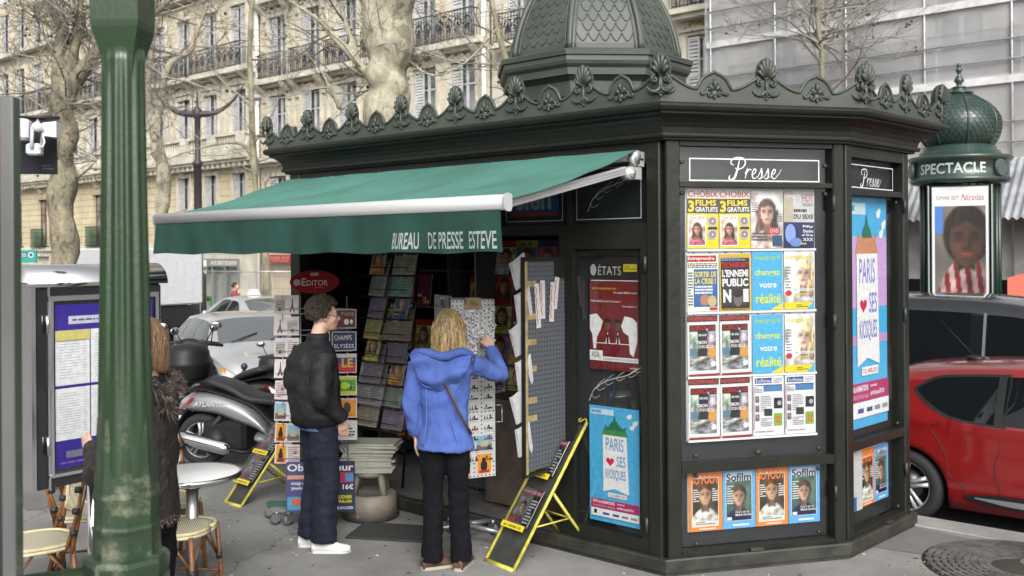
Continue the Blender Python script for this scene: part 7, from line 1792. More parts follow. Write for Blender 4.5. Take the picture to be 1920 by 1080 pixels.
# black people carrier in the traffic lane
VN, vs_, vt_ = make_car('passenger_van', 'black people carrier with tinted windows behind the red hatchback', 'van', S(-6.1, 12.0, z0r(11.6)), ST, dict(L=5.1, paint=M_VAN, r=.33, sill=.22, axles=[.95, 4.1],
    roof=[(0, .8), (.06, 1.35), (.2, 1.74), (.5, 1.84), (1.5, 1.88), (2.6, 1.89), (3.3, 1.85), (3.75, 1.74), (4.1, 1.5), (4.45, 1.14), (4.9, .88), (5.1, .6)],
    belt=[(0, .7), (.1, 1.14), (1, 1.17), (3, 1.1), (4.2, 1.0), (4.9, .7), (5.1, .5)], hw=[(0, .85), (.2, .93), (1, .95), (4, .95), (4.8, .85), (5.1, .7)], rw=[(0, .72), (.4, .76), (3.2, .76), (4.2, .82), (5.1, .65)],
    windows=[('side_window', .4, 1.6, 1.05, 1.84), ('side_window', 1.64, 2.92, 1.05, 1.84), ('side_window', 3.1, 4.15, 1.06, [(3.1, 1.84), (3.6, 1.82), (4.0, 1.5), (4.15, 1.2)])],
    patches=[('chrome_strip', M_CHR, .3, 2.75, .955, .985, .01), ('door_handle', M_CHR, 2.55, 2.73, 1.06, 1.1, .03), ('window_trim', mat('grey_rubber', (.12, .13, .13), .5), 3.05, 3.08, 1.04, 1.86, .009)], screens=[(3.7, 4.35, .7, .78)], gaps=[(3.0, .1, 1.0)], mirrors=[4.1]))
# silver car facing the camera beyond the scooters
SV, ss_, st_ = make_car('parked_car', 'silver hatchback facing right beyond the scooters with branches mirrored in windscreen', 'car', (-5.35, 17.6, -.2), R(-59.7), dict(L=4.07, paint=M_SIL, r=.3, sill=.18, axles=[.68, 3.28],
    roof=[(0, .5), (.06, .85), (.2, 1.02), (.5, 1.2), (1.0, 1.28), (1.7, 1.31), (2.3, 1.27), (2.7, 1.1), (3.05, .92), (3.3, .83), (3.8, .72), (4.0, .58), (4.07, .4)],
    belt=[(0, .45), (.1, .8), (1, .86), (2, .82), (3, .78), (3.8, .62), (4.07, .38)], hw=[(0, .65), (.15, .78), (.6, .86), (3.2, .86), (3.75, .78), (4.07, .56)], rw=[(0, .5), (.3, .58), (2.3, .6), (2.9, .7), (3.5, .74), (4.07, .5)],
    windows=[('side_window', .45, 1.0, [(.45, 1.5), (.6, 1.2), (1, 1.06)], [(.45, 1.6), (.7, 1.84), (1, 1.88)]), ('side_window', 1.04, 1.78, 1.06, 1.88), ('side_window', 1.86, 2.78, 1.06, [(1.86, 1.88), (2.3, 1.84), (2.78, 1.2)])],
    screens=[(2.36, 3.02, .56, .68), (.08, .4, .5, .54)], patches=[('head_lamp', M_LWH, 3.66, 4.0, .66, .97, .012), ('indicator', M_LOR, 3.64, 3.75, .8, .95, .016), ('side_repeater', M_LOR, 3.0, 3.06, .72, .8, .012)], gaps=[(1.82, .1, 1.9), (2.9, .1, 1.0)], mirrors=[2.72]))
for y0 in (-.5, .1): q = MB(M_DKP); q.tube([(3.06, y0, st_(3.06, y0) + .03), (2.85, y0 + .45, st_(2.85, y0 + .45) + .02)], .01, 5); q.build('wiper', SV)
q = MB(M_DKP); q.box(4.03, 4.075, -.3, .3, .3, .38); q.use(mat('plate_white', (.7, .7, .68), .5)); q.box(4.076, 4.08, -.25, .25, .45, .55); q.build('number_plate', SV)
# taxi
TX, ts_, tt_ = make_car('taxi', 'pale silver saloon taxi with roof sign seen from behind in the far lane', 'taxi', (-5.54, 24.57, -.52), R(130.5), dict(L=4.7, paint=M_WHP, r=.31, sill=.2, axles=[.95, 3.75],
    roof=[(0, .5), (.05, .9), (.15, .98), (.7, 1.02), (.95, 1.08), (1.4, 1.32), (1.8, 1.42), (2.6, 1.43), (3.0, 1.32), (3.6, .98), (4.3, .86), (4.65, .6), (4.7, .45)],
    belt=[(0, .45), (.15, .88), (1, .94), (3, .92), (4.2, .74), (4.7, .4)], hw=[(0, .75), (.15, .84), (1, .89), (4, .88), (4.5, .78), (4.7, .6)], rw=[(0, .7), (.8, .74), (1.5, .6), (2.8, .6), (3.6, .76), (4.7, .55)],
    windows=[('side_window', 1.45, 2.1, [(1.45, 1.3), (1.6, 1.1), (2.1, 1.05)], [(1.45, 1.5), (1.7, 1.82), (2.1, 1.88)]), ('side_window', 2.16, 3.2, 1.05, [(2.16, 1.88), (2.7, 1.85), (3.2, 1.2)])],
    screens=[(2.95, 3.55, .56, .7), (.98, 1.55, .66, .56)], patches=[('tail_lamp', M_LRED, .02, .3, .7, .97)], gaps=[(2.13, .1, 1.9), (3.1, .1, 1)], mirrors=[3.1]))
q = MB(mat('roof_light_white', (.75, .75, .72), .4)); q.loft([[(2.1 + a, -.17 + b, 1.45) for a, b in ((0, 0), (.12, 0), (.12, .34), (0, .34))], [(2.12 + a, -.1 + b, 1.6) for a, b in ((0, 0), (.08, 0), (.08, .2), (0, .2))]], True, True, True, False); q.use(M_DKP); q.box(2.08, 2.24, -.1, .1, 1.42, 1.449); q.build('roof_sign', TX)
q = MB(mat('plate_white', (.7, .7, .68), .5)); q.M = Matrix.Translation((-.012, 0, .7)) @ Matrix.Rotation(R(-90), 4, 'Z'); q.rect(-.26, 0, .26, .11, y=0); q.text('BTC 97', -.2, .02, .2, .09, ink(*BK), y=-.003); q.build('number_plate', TX)
# white truck
TK = thing('box_truck', 'white box truck half hidden behind the menu case and green post', 'truck', S(-23.4, 12.2, z0r(13)), ST)
M_TRK = mat('truck_white', (.5, .51, .52), .5, var=.08); q = MB(M_TRK); q.bbox(-4.3, 0, 0, 2.1, 1.12, 2.62, .04); q.build('cargo_box', TK)
q = MB(mat('truck_frame', (.25, .26, .27), .5)); q.box(-.42, -.36, -.02, -.002, 1.15, 2.6); q.box(-4.3, -.0, -.015, -.002, 1.12, 1.2); q.use(ink(.2, .2, .25)); q.M = Matrix.Translation((0, -.004, 0)); q.text('PRIVAT', -1.15, 2.2, -.1, 2.4); q.rect(-1.25, 2.46, -.05, 2.47); q.build('side_trim', TK)
q = MB(M_DKP); q.box(-5.6, -.1, .3, 1.8, .55, 1.1); q.build('chassis', TK); q = MB(M_TRK); q.loft([[(-4.4, y, z) for y, z in ((.05, .6), (2.05, .6), (2.0, 2.2), (.1, 2.2))], [(-5.9, y, z) for y, z in ((.05, .6), (2.05, .6), (1.95, 1.5), (.15, 1.5))]], True, True, True, False); q.build('cab', TK)
for x in (-.9, -5.0):
    for y, s_ in ((.2, -1), (1.9, 1)): wheel(TK, x, y, .38, .38, s_, 6)
q = MB(ink(.35, .6, .15)); q.bbox(-6.2, 0, 0, 2.3, .4, 2.0, .06); q.use(ink(.6, .75, .3)); q.box(-6.21, .01, -.01, -.002, 1.6, 1.95); GTK = thing('green_bus', 'lime green city bus roof showing beside the mottled plane trunk', 'bus', S(-31.5, 12.5, z0r(13) + .1), ST); q.build('body', GTK)
q = MB(M_CGL); q.box(-6.0, -.2, -.02, -.011, 1.0, 1.55); q.build('side_window', GTK)
for x in (-1.2, -5.0): wheel(GTK, x, .15, .32, .42, -1, 6)

# ---------------------------------------------------------------- scooters
def scooter(label, loc, rz, body, seatc, case=False, tail=True, screen=True):
    t = thing('scooter', label, 'scooter', loc, rz)
    for x in (0, 1.42):
        w_ = wheel(t, x, 0, .255, .255, -1, 5)
    def sloft(st, nm, mm, n=16, par=t, pw=1.0):
        m = MB(mm); m.smooth = True; rings = []
        for x, zc, hh, hw_ in catmull(st, 4): rings.append([(x, max(.004, hw_) * math.copysign(abs(math.cos(a)) ** pw, math.cos(a)), zc + max(.004, hh) * math.copysign(abs(math.sin(a)) ** pw, math.sin(a))) for a in [2 * PI * k / n for k in range(n)]])
        m.loft(rings, True, True, True, True); return m.build(nm, par)
    sloft([(-.24, .58, .02, .05), (-.2, .6, .06, .1), (-.08, .62, .1, .15), (.15, .62, .12, .19), (.4, .55, .13, .2), (.6, .46, .1, .2), (.72, .36, .05, .18)], 'side_panel', body)
    sloft([(.05, .83, .02, .1), (.12, .83, .045, .15), (.35, .76, .055, .17), (.5, .68, .06, .17), (.62, .66, .05, .16), (.9, .64, .055, .14), (1.0, .64, .02, .1)], 'seat', seatc, pw=.8)
    sloft([(-.1, .745, .015, .12), (.0, .765, .02, .15), (.3, .705, .025, .17), (.6, .6, .04, .18), (.8, .42, .08, .185), (1.02, .34, .07, .18)], 'frame_cover', M_DKP)
    sloft([(.6, .3, .06, .18), (.9, .25, .05, .2), (1.15, .28, .06, .2), (1.25, .36, .06, .19)], 'footboard', body)
    m = MB(body); m.smooth = True
    m.loft([[(lerp(1.08, 1.22, 0) + dx + (z - .3) * -.18 * 0 + .25 * 0, y, z) for dx, y in ((0 + .03 * (1 - (y_ / .24) ** 2), y_) for y_ in [-w2 + 2 * w2 * k / 8 for k in range(9)])] + [(1.3 - (z - .3) * .35 + .12 * (1 - (y_ / .24) ** 2), y_, z) for y_ in [w2 - 2 * w2 * k / 8 for k in range(9)]] for z, w2 in ((.3, .17), (.45, .23), (.65, .25), (.85, .2), (.98, .12))], True, True, True, True); m.build('leg_shield', t)
    m = MB(M_DKP); m.tube([(1.42, -.09, .255), (1.3, -.09, .6), (1.15, 0, .95)], .03, 8); m.tube([(1.42, .09, .255), (1.3, .09, .6)], .03, 8); m.tube([(1.08, -.34, 1.02), (1.12, -.15, 1.05), (1.12, .15, 1.05), (1.08, .34, 1.02)], .017, 8); m.ball((1.13, 0, 1.02), .1, 12, 8, (1, 1.4, .7)); m.build('handlebar', t)
    for s_ in (-1, 1):
        m = MB(M_DKP); m.tube([(1.12, s_ * .2, 1.05), (1.16, s_ * .27, 1.2)], .008, 6); m.ball((1.165, s_ * .3, 1.23), .06, 12, 8, (.35, 1.2, .8)); m.use(M_CHR); m.ball((1.15, s_ * .3, 1.23), .053, 12, 8, (.25, 1.2, .8)); m.build('mirror', t)
    if screen:
        m = MB(glassmat('scooter_screen', (.35, .37, .4), 2.5)); m.grid(lambda u, v: (1.24 - .2 * v - .1 * (2 * u - 1) ** 2, (u - .5) * (.42 - .1 * v), 1.0 + .34 * v), 10, 6); m.build('windscreen', t)
    m = MB(M_CHR); m.smooth = True; a, b = Vector((.38, -.24, .2)), Vector((-.16, -.24, .31)); m.tube([a, a.lerp(b, .05), a.lerp(b, .1), a.lerp(b, .8), b], [.03, .05, .062, .066, .058], 20, flat=.85); m.use(M_DKP); m.tube([a.lerp(b, .3) + Vector((0, 0, -.006)), b + Vector((0, 0, -.008))], [.05, .068], 20, flat=.87)
    m.tube([a, (.5, -.2, .17), (.62, -.12, .18)], .02, 8); m.use(M_CHR); m.cyl(b, b + Vector((-.07, 0, .012)), .025, n=10); m.build('silencer', t)
    m = MB(M_DKP); m.bbox(.05, .5, -.17, .14, .16, .46, .04); m.cyl((.18, -.19, .26), (.18, .15, .26), .12, n=16); m.tube([(0, -.13, .25), (.25, -.15, .5)], .03, 8); m.use(mat('engine_metal', (.12, .12, .12), .4, .7)); m.cyl((.1, -.175, .23), (.1, -.205, .23), .08, n=14); m.build('engine', t)
    m = MB(M_DKP); m.loft([[(-.12 - .28 * k / 6, -.1 + .015 * k * 0, .56 - .42 * k / 6 + .03), (-.12 - .28 * k / 6, .1, .56 - .42 * k / 6 + .03), (-.15 - .28 * k / 6, .1, .56 - .42 * k / 6), (-.15 - .28 * k / 6, -.1, .56 - .42 * k / 6)] for k in range(7)], True, True, True, True)
    m.loft([[(0 + .27 * math.cos(R(a_)), y, .255 + .27 * math.sin(R(a_))) for y in (-.07, .07)] for a_ in range(40, 171, 10)], False, False, False, True); m.build('mudguard', t)
    m = MB(mat('plate_white', (.7, .7, .68), .5)); m.M = Matrix.Translation((-.33, 0, .36)) @ Matrix.Rotation(R(-90), 4, 'Z') @ Matrix.Rotation(R(-20), 4, 'X'); m.box(-.09, .09, -.01, -.005, -.06, .06); m.use(ink(*BK)); m.text('BC 21', -.07, -.02, .07, .03, y=-.012); m.build('number_plate', t)
    for s_ in (-1, 1):
        m = MB(M_LRED); m.add([(-.225, s_ * .075, .575), (-.06, s_ * .165, .68), (.0, s_ * .188, .69), (-.1, s_ * .158, .61), (-.22, s_ * .095, .555)], [(0, 1, 2, 3, 4) if s_ < 0 else (4, 3, 2, 1, 0)]); m.build('tail_lamp', t)
    if case:
        m = MB(M_DKP); m.smooth = True; m.loft([[(-.38 + .2 * 1 + a_ * math.cos(q) ** 1 * sc_, b_ * math.sin(q) * sc_, z) for q in [2 * PI * k / 20 for k in range(20)] for a_, b_ in ((.21, .23),)] for z, sc_ in ((.84, .8), (.87, .95), (.98, 1.03), (1.0, 1.07), (1.015, 1.03), (1.1, .98), (1.16, .85), (1.185, .5), (1.19, .05))], True, True, True, True); m.build('top_case', t)
        m = MB(M_DKP); m.box(-.35, .1, -.03, .03, .8, .84); m.build('carrier', t)
    return t
M_SG = paintm('scooter_grey', (.38, .39, .4), .5, .35); M_SEAT = mat('seat_vinyl', (.028, .029, .032), .5, bump=.15, bs=200)
SC1 = scooter('silver grey maxi scooter with chrome silencer parked beside the cafe table', (-3.05, 9.66, 0), R(-10), M_SG, M_SEAT, case=True, screen=False)
m = MB(M_WHT); m.M = Matrix.Translation((.12, -.196, .6)); m.text('ATLANTIC', -.14, .0, .2, .045, bold=.01, shear=.3, y=0); m.build('lettering', SC1)
SC2 = scooter('black scooter whose seat shows just behind the silver grey scooter', (-2.55, 10.45, 0), R(152), paintm('scooter_black', (.02, .02, .022), 0, .25), M_SEAT, screen=False)
SC3 = scooter('red scooter with black top case just left of the postcard rack', (-3.0, 12.3, -.14), R(100), paintm('scooter_red', (.4, .02, .02), 0, .3), M_SEAT, case=True, screen=False); SC3.scale = (.8, .8, .8)
SC4 = scooter('dark scooter with white number plate half hidden behind the brown haired woman', (-3.5, 10.35, 0), R(105), MATS['scooter_black'], M_SEAT, screen=False)
# street furniture on the far side
def bollard(loc, lb):
    m = MB(mat('bollard_iron', (.03, .033, .035), .4)); m.lathe([(.075, 0), (.075, .08), (.05, .1), (.048, .82), (.06, .84), (.05, .87), (.03, .9)], 16); m.ball((0, 0, .96), .075, 14, 10); m.v = [tuple(c_ * .62 for c_ in v) for v in m.v]; return tag(m.build('bollard', loc=loc), lb, 'bollard', 'iron bollards along the kerb')
bollard((-3.63, 13.2, -.05), 'black ball-topped bollard in front of the silver hatchback bonnet')
BN = thing('litter_bin', 'green recycling bag bin on the far pavement left of the taxi', 'litter bin', (-11.3, 35.0, -.6), 0)
m = MB(mat('green_bag', (.35, .6, .4), .3, var=.3, vs=4)); m.smooth = True; m.lathe([(.3, .05), (.42, .2), (.4, .6), (.45, .95)], 14); m.build('bag', BN); m = MB(ink(.15, .5, .15)); m.lathe([(.46, .95), (.5, .97), (.5, 1.08), (.45, 1.1)], 14); m.cyl((.5, 0, 0), (.5, 0, 1.0), .03); m.build('ring', BN)
FN = thing('site_fence', 'tall galvanised mesh site fence panel in front of the bedding shop', 'fence', (-8.5, 29.2, -.6), R(-20))
m = MB(M_GALV)
for z in (.1, 2.1): m.cyl((-1.0, 0, z), (2.4, 0, z), .02, n=5)
for x in (-1.0, 2.4): m.cyl((x, 0, 0), (x, 0, 2.1), .02, n=5)
for k in range(30): x = -1 + 3.4 * k / 30; m.cyl((x, 0, .1), (x, 0, 2.1), .003, n=3, cap=False)
m.build('mesh_panel', FN)
BS = thing('bus_stop_sign', 'teal bus stop sign numbered 22 beside the mottled plane trunk', 'sign', (-10.0, 20.0, -.2), R(8))
m = MB(ink(.15, .65, .58)); m.box(-.35, .25, -.03, .03, 2.1, 2.36); m.M = Matrix.Translation((0, -.031, 0)); m.rect(-.05, 2.21, .07, 2.31, ink(.1, .15, .3)); m.text('22', -.04, 2.225, .06, 2.295, ink(*WH), bold=.03); m.oval(.15, 2.26, .055, .055, ink(*WH)); m.oval(.15, 2.26, .035, .035, ink(.2, .3, .55)); m.build('sign_panel', BS); m = MB(M_GALV); m.cyl((-.3, 0, 0), (-.3, 0, 2.1), .03); m.build('pole', BS)
# ================================================================ PEOPLE
M_SKIN = mat('skin', (.55, .34, .25), .5, var=.1, vs=15)
M_SKINW = mat('skin_fair', (.58, .37, .28), .5, var=.1, vs=15)
def hand(mb, wrist, d, up, side, curl=.5, L=.085):
    """palm + five separate fingers; d along the palm, up = back of hand normal, side = thumb side"""
    d, up, side = Vector(d).normalized(), Vector(up).normalized(), Vector(side).normalized(); w_ = Vector(wrist)
    mb.tube([w_, w_ + d * .03, w_ + d * L], [.024, .034, .036], 10, flat=.55) if False else mb.loft([[tuple(w_ + d * a + side * (r_ * 1.0 * math.cos(q)) + up * (r_ * .45 * math.sin(q))) for q in [2 * PI * k / 10 for k in range(10)]] for a, r_ in ((-.03, .026), (0, .028), (.03, .037), (.07, .04), (L, .036))], True, True, True, True)
    for k, (o_, fl) in enumerate(((.03, .066), (.01, .074), (-.011, .07), (-.031, .055))):
        p = w_ + d * (L - .008) + side * o_; dd = d.copy(); pts = [p]
        for q in range(3):
            dd = (dd - up * math.tan(curl * (.5 + .25 * k * .6)) * .55).normalized(); p = p + dd * fl * (.45, .32, .25)[q]; pts.append(p)
        mb.tube(pts, [.0095, .009, .0085, .007], 8)
    p = w_ + d * .025 + side * .026
    mb.tube([p, p + side * .02 + d * .025 - up * .008, p + side * .024 + d * .05 - up * .018, p + side * .02 + d * .066 - up * .03], [.012, .011, .0095, .008], 8)
def head(mb, c, f, up=(0, 0, 1), s=1.0):
    """c centre of skull, f facing direction"""
    f = Vector(f).normalized(); up = Vector(up); up = (up - f * up.dot(f)).normalized(); lf = up.cross(f); c = Vector(c)
    def e(a, b, z, rx, ry, rz):
        M0 = mb.M; Mx = Matrix.Identity(4); Mx.col[0][:3] = f; Mx.col[1][:3] = lf; Mx.col[2][:3] = up; Mx.col[3][:3] = c + (f * a + lf * b + up * z) * s; mb.M = M0 @ Mx; mb.ball((0, 0, 0), 1, 16, 12, (rx * s, ry * s, rz * s)); mb.M = M0
    e(-.012, 0, .025, .098, .076, .088); e(.03, 0, -.02, .062, .064, .085); e(.048, 0, -.07, .045, .045, .04); e(.075, 0, -.092, .018, .022, .016)
    e(.07, 0, .03, .022, .052, .02)
    for s_ in (-1, 1): e(.058, s_ * .035, -.02, .028, .024, .022); e(-.005, s_ * .076, -.008, .02, .008, .032); e(-.012, s_ * .082, .0, .014, .008, .022)
    mb.tube([c + (f * a + up * z) * s for a, z in ((.088, .018), (.1, -.002), (.114, -.022), (.1, -.034))], [.007 * s, .009 * s, .013 * s, .008 * s], 8)
    e(.092, 0, -.052, .012, .024, .007); e(.09, 0, -.065, .012, .02, .008)
    return f, lf, up, c
def eyes(t, c, f, lf, up, s=1.0):
    for s_ in (-1, 1):
        m = MB(mat('eye_white', (.6, .58, .56), .3)); p = c + (f * .072 + lf * s_ * .031 + up * .006) * s; m.ball(p, .0125 * s, 10, 8); m.use(mat('iris', (.03, .02, .015), .2)); m.ball(p + f * .007 * s, .0075 * s, 8, 6); m.build('eye', t)
        m = MB(mat('brow', (.05, .03, .02), .8)); q = c + (f * .088 + lf * s_ * .03 + up * .03) * s; m.tube([q - lf * .016, q + up * .005, q + lf * s_ * .018 - f * .01], .0035, 5); m.build('eyebrow', t)
def ringz(x, y, z, rx, ry, n=20): return [(x + rx * math.cos(2 * PI * k / n), y + ry * math.sin(2 * PI * k / n), z) for k in range(n)]
def fold(o, amp, sc, seed=0, zs=1.0):
    """cloth folds: displace along normals"""
    me = o.data; nn = [v.normal.copy() for v in me.vertices]
    for v, n_ in zip(me.vertices, nn):
        p = Vector((v.co.x * sc, v.co.y * sc, v.co.z * sc * zs)) + Vector((seed, seed, 0)); a = noise.noise(p) + .5 * noise.noise(p * 2.3)
        v.co += n_ * amp * (a if a < .1 else a * 1.3)
    me.update()
def shoe(t, ankle, yaw, m1, m2, L=.27):
    m = MB(m1); m.smooth = True; m.M = Matrix.Translation(ankle) @ Matrix.Rotation(yaw, 4, 'Z')
    st_ = [(-.075, .02, .03), (-.07, .075, .036), (-.02, .09, .04), (.05, .075, .042), (.11, .05, .045), (.16, .04, .042), (L - .08, .03, .02)]
    m.loft([[(x, w_ * math.cos(a), max(.012, .012 + h * max(0, math.sin(a)) if math.sin(a) > 0 else .012)) for a in [2 * PI * k / 14 for k in range(14)]] for x, h, w_ in catmull(st_, 3)], True, True, True, True)
    m.use(m2); m.loft([[(x + dx, y, z) for x, y in ((-.078, -.02), (-.06, -.038), (.05, -.044), (.13, -.047), (.17, -.035), (.195, 0), (.17, .035), (.13, .047), (.05, .044), (-.06, .038), (-.078, .02))] for dx, z in ((0, 0), (0, .02))], True, True, True, False)
    return m.build('shoe', t)
def leg(mb, hip, knee, ankle, r): mb.tube(catmull([hip, tuple(Vector(hip).lerp(Vector(knee), .5)), knee, tuple(Vector(knee).lerp(Vector(ankle), .5)), ankle], 4), [sinterp([(0, r[0]), (8, r[1]), (16, r[2])], i) for i in range(17)], 14)
def arm(mb, sh, el, wr, r): mb.tube(catmull([sh, tuple(Vector(sh).lerp(Vector(el), .5)), el, tuple(Vector(el).lerp(Vector(wr), .5)), wr], 4), [sinterp([(0, r[0]), (8, r[1]), (16, r[2])], i) for i in range(17)], 12)
def person(label, loc, rz, A, hs=1.0):
    t = thing('person', label, 'person', loc, rz); sk = A['skin']
    b = MB(sk); f, lf, up, c = head(b, A['head'], A['face'], s=A.get('hs', 1.0))
    nb = Vector(A['neck']); b.tube([nb - Vector((0, 0, .12)), nb, c - up * .06 - f * .015], [.07, .055, .05], 12)
    b.loft([ringz(x, y, z, rx * .8, ry * .8) for x, y, z, rx, ry in A['torso']], True, True, True, True)
    for s_ in ('L', 'R'):
        sh, el, wr = A['arm' + s_]; arm(b, sh, el, wr, (.045, .036, .026)); hip, kn, an = A['leg' + s_]; leg(b, hip, kn, an, (.07, .045, .035)); hand(b, wr, *A['hand' + s_])
    bo = b.build('body', t); remesh(bo, .0065, 2)
    eyes(t, c, f, lf, up, A.get('hs', 1.0))
    p = MB(A['trouser']); 
    for s_ in ('L', 'R'): hip, kn, an = A['leg' + s_]; leg(p, hip, kn, an, A['legr'])
    p.loft([ringz(*q) for q in A['hips']], True, True, True, True); po_ = p.build('trousers', t); remesh(po_, .011, 2); fold(po_, .008, 9, 3, .9); fold(po_, .005, 16, 8, 1.6)
    j = MB(A['top']); j.loft([ringz(x, y, z, rx, ry) for x, y, z, rx, ry in A['torso']], True, True, True, True)
    for s_ in ('L', 'R'):
        sh, el, wr = A['arm' + s_]; w2 = Vector(el).lerp(Vector(wr), .93); arm(j, sh, el, tuple(w2), A['sleeve'])
    for pts, rr_ in A.get('extra', []): j.tube(pts, rr_, 12)
    jo = j.build(A.get('topname', 'jacket'), t); remesh(jo, .0105, 2); fold(jo, .009, 8, 7); fold(jo, .006, 19, 2, .55)
    for an, yaw in A['shoes']: shoe(t, an, yaw, A['shoe'], A['sole'])
    return t, f, lf, up, c
M_JK = mat('black_cotton', (.0095, .0095, .0115), .7, spec=.35, bump=.2, bs=130, var=.3, vs=12)
M_JEAN = mat('dark_denim', (.009, .012, .024), .85, spec=.3, bump=.3, bs=150, var=.35, vs=7)
MAN, f, lf, up, c = person('man in black jacket and dark jeans with curly hair looking right at the plaques', (-1.37, 6.87, 0), R(32), dict(skin=M_SKIN, head=(.045, 0, 1.645), face=(1, -.12, -.06), neck=(.0, 0, 1.5), hs=1.0,
    torso=[(-.01, 0, .9, .145, .18), (-.015, 0, .95, .18, .215), (-.03, 0, 1.08, .18, .215), (-.045, 0, 1.22, .185, .225), (-.045, 0, 1.34, .17, .235), (-.03, 0, 1.42, .125, .195), (-.015, 0, 1.46, .08, .115), (0, 0, 1.49, .068, .072), (.01, 0, 1.515, .062, .064)],
    armL=((-.03, .2, 1.39), (-.08, .28, 1.14), (.1, .17, .93)), armR=((-.03, -.2, 1.39), (-.09, -.27, 1.13), (.1, -.17, .93)), handL=((.3, -.2, -1), (0, 1, 0), (1, 0, .2), .5), handR=((.3, .2, -1), (0, -1, 0), (1, 0, .2), .5), sleeve=(.083, .07, .056),
    legL=((0, .085, .9), (.02, .1, .5), (-.03, .12, .07)), legR=((0, -.085, .9), (.03, -.08, .5), (.0, -.07, .07)), legr=(.107, .09, .088), hips=[(0, 0, .84, .115, .16), (-.01, 0, .9, .13, .175), (-.01, 0, 1.0, .125, .165)],
    trouser=M_JEAN, top=M_JK, shoes=[((.0, -.07, 0), R(-32)), ((-.03, .12, 0), R(-30))], shoe=mat('white_canvas', (.62, .62, .6), .7, bump=.2, bs=60), sole=mat('white_rubber', (.55, .55, .53), .6)))
m = MB(mat('blue_shirt', (.09, .16, .3), .8)); m.loft([ringz(0, 0, z, rx, ry) for z, rx, ry in ((.86, .135, .178), (.9, .145, .19), (.94, .145, .185))], True, False, False, True); o = m.build('shirt', MAN); 
m = MB(mat('ribbed_knit', (.006, .006, .007), .9, spec=.2)); m.loft([ringz(-.012, 0, z, rx, ry) for z, rx, ry in ((.885, .155, .192), (.9, .172, .205), (.935, .178, .212), (.95, .174, .208))], True, False, False, True); m.build('waist_rib', MAN)
for s_ in (-1, 1): m = MB(MATS['ribbed_knit']); m.tube([(.075, s_ * .178, .965), (.098, s_ * .172, .935)], .06, 14); m.build('cuff', MAN)
m = MB(M_JK); m.lathe([(.075, 1.46), (.08, 1.5), (.072, 1.525), (.06, 1.51)], 20, (-.0, 0, 0)); m.build('collar', MAN)
rd = random.Random(2); m = MB(mat('curly_hair', (.035, .022, .015), .75, bump=.8, bs=160)); m.smooth = True
n_ = 0
while n_ < 420:
    a = Vector((rd.gauss(0, 1), rd.gauss(0, 1), rd.gauss(0, 1))).normalized(); x, y, z = a
    if z < -.55 or (x > .35 and z < .45) or (x > .05 and z < -.0) or (x > -.25 and z < -.35): continue
    k = 1.02 + rd.uniform(0, .16); p = c + f * (-.014 + x * .1 * k) + lf * (y * .08 * k) + up * (.03 + z * .096 * k); r_ = rd.uniform(.011, .019)
    m.ball(p, r_, 6, 4, (rd.uniform(.7, 1.2), rd.uniform(.7, 1.2), 1)); n_ += 1
m.build('hair', MAN)
m = MB(M_DKP); 
for s_ in (-1, 1):
    q = c + f * .094 + lf * s_ * .031 + up * .003; m.tube([q + (lf * math.cos(a) * .021 + up * math.sin(a) * .016) for a in [2 * PI * k / 12 for k in range(13)]], .0013, 4); m.tube([q + lf * s_ * .021, c + lf * s_ * .079 + up * .008], .0014, 4)
m.build('glasses', MAN)
# woman in blue fleece
M_FL = mat('blue_fleece', (.06, .108, .34), .95, bump=.35, bs=120, var=.15, vs=10)
M_BP = mat('black_trousers', (.005, .005, .007), .9, spec=.15, bump=.2, bs=120)
WOM, f, lf, up, c = person('blonde woman in bright blue hooded fleece and black trousers reaching to the rack', (-.45, 6.45, 0), R(84), dict(skin=M_SKINW, head=(.04, -.03, 1.585), face=(1, -.25, -.05), neck=(.0, -.015, 1.44), hs=.95,
    torso=[(.0, 0, .79, .16, .2), (.0, 0, .84, .145, .185), (.0, 0, .95, .12, .16), (.0, 0, 1.06, .115, .155), (-.005, 0, 1.2, .12, .168), (-.01, 0, 1.31, .115, .178), (-.005, 0, 1.38, .09, .155), (0, 0, 1.42, .065, .1), (0, 0, 1.46, .055, .06)],
    armL=((-.01, .175, 1.355), (-.03, .225, 1.09), (.03, .2, .86)), armR=((-.01, -.175, 1.355), (.12, -.35, 1.27), (.28, -.27, 1.43)), handL=((.25, .0, -1), (0, 1, 0), (1, 0, .2), .35), handR=((.6, .25, .55), (-.4, -.3, .7), (0, 1, 0), .9), sleeve=(.07, .058, .047),
    legL=((0, .08, .85), (.01, .085, .46), (-.02, .09, .05)), legR=((0, -.08, .85), (.02, -.085, .46), (.0, -.1, .05)), legr=(.097, .068, .072), hips=[(0, 0, .8, .11, .155), (-.005, 0, .87, .12, .17), (0, 0, .96, .105, .145)],
    trouser=M_BP, top=M_FL, topname='fleece', shoes=[((-.01, .09, 0), R(-60)), ((.01, -.1, 0), R(-10))], shoe=mat('brown_trainer', (.09, .045, .025), .6, var=.4, vs=30), sole=mat('cream_sole', (.35, .32, .26), .6)))
m = MB(M_FL); m.smooth = True     # hood lying on the back
m.grid(lambda u, v: ((-.105 - .075 * math.sin(PI * v) * (1 - .55 * abs(2 * u - 1)) - .02 * math.sin(v * 9 + u * 4)), lerp(.2, -.19, u) * (1 - .38 * v ** 1.5), 1.435 - .02 * abs(2 * u - 1) - .265 * v * (1 - .3 * (2 * u - 1) ** 2) + .012 * math.sin(u * 11)), 26, 16)
m.grid(lambda u, v: ((-.085 - .02 * math.sin(PI * v)), lerp(-.19, .2, u) * (1 - .38 * v ** 1.5), 1.435 - .02 * abs(2 * u - 1) - .265 * v * (1 - .3 * (2 * u - 1) ** 2)), 26, 16)
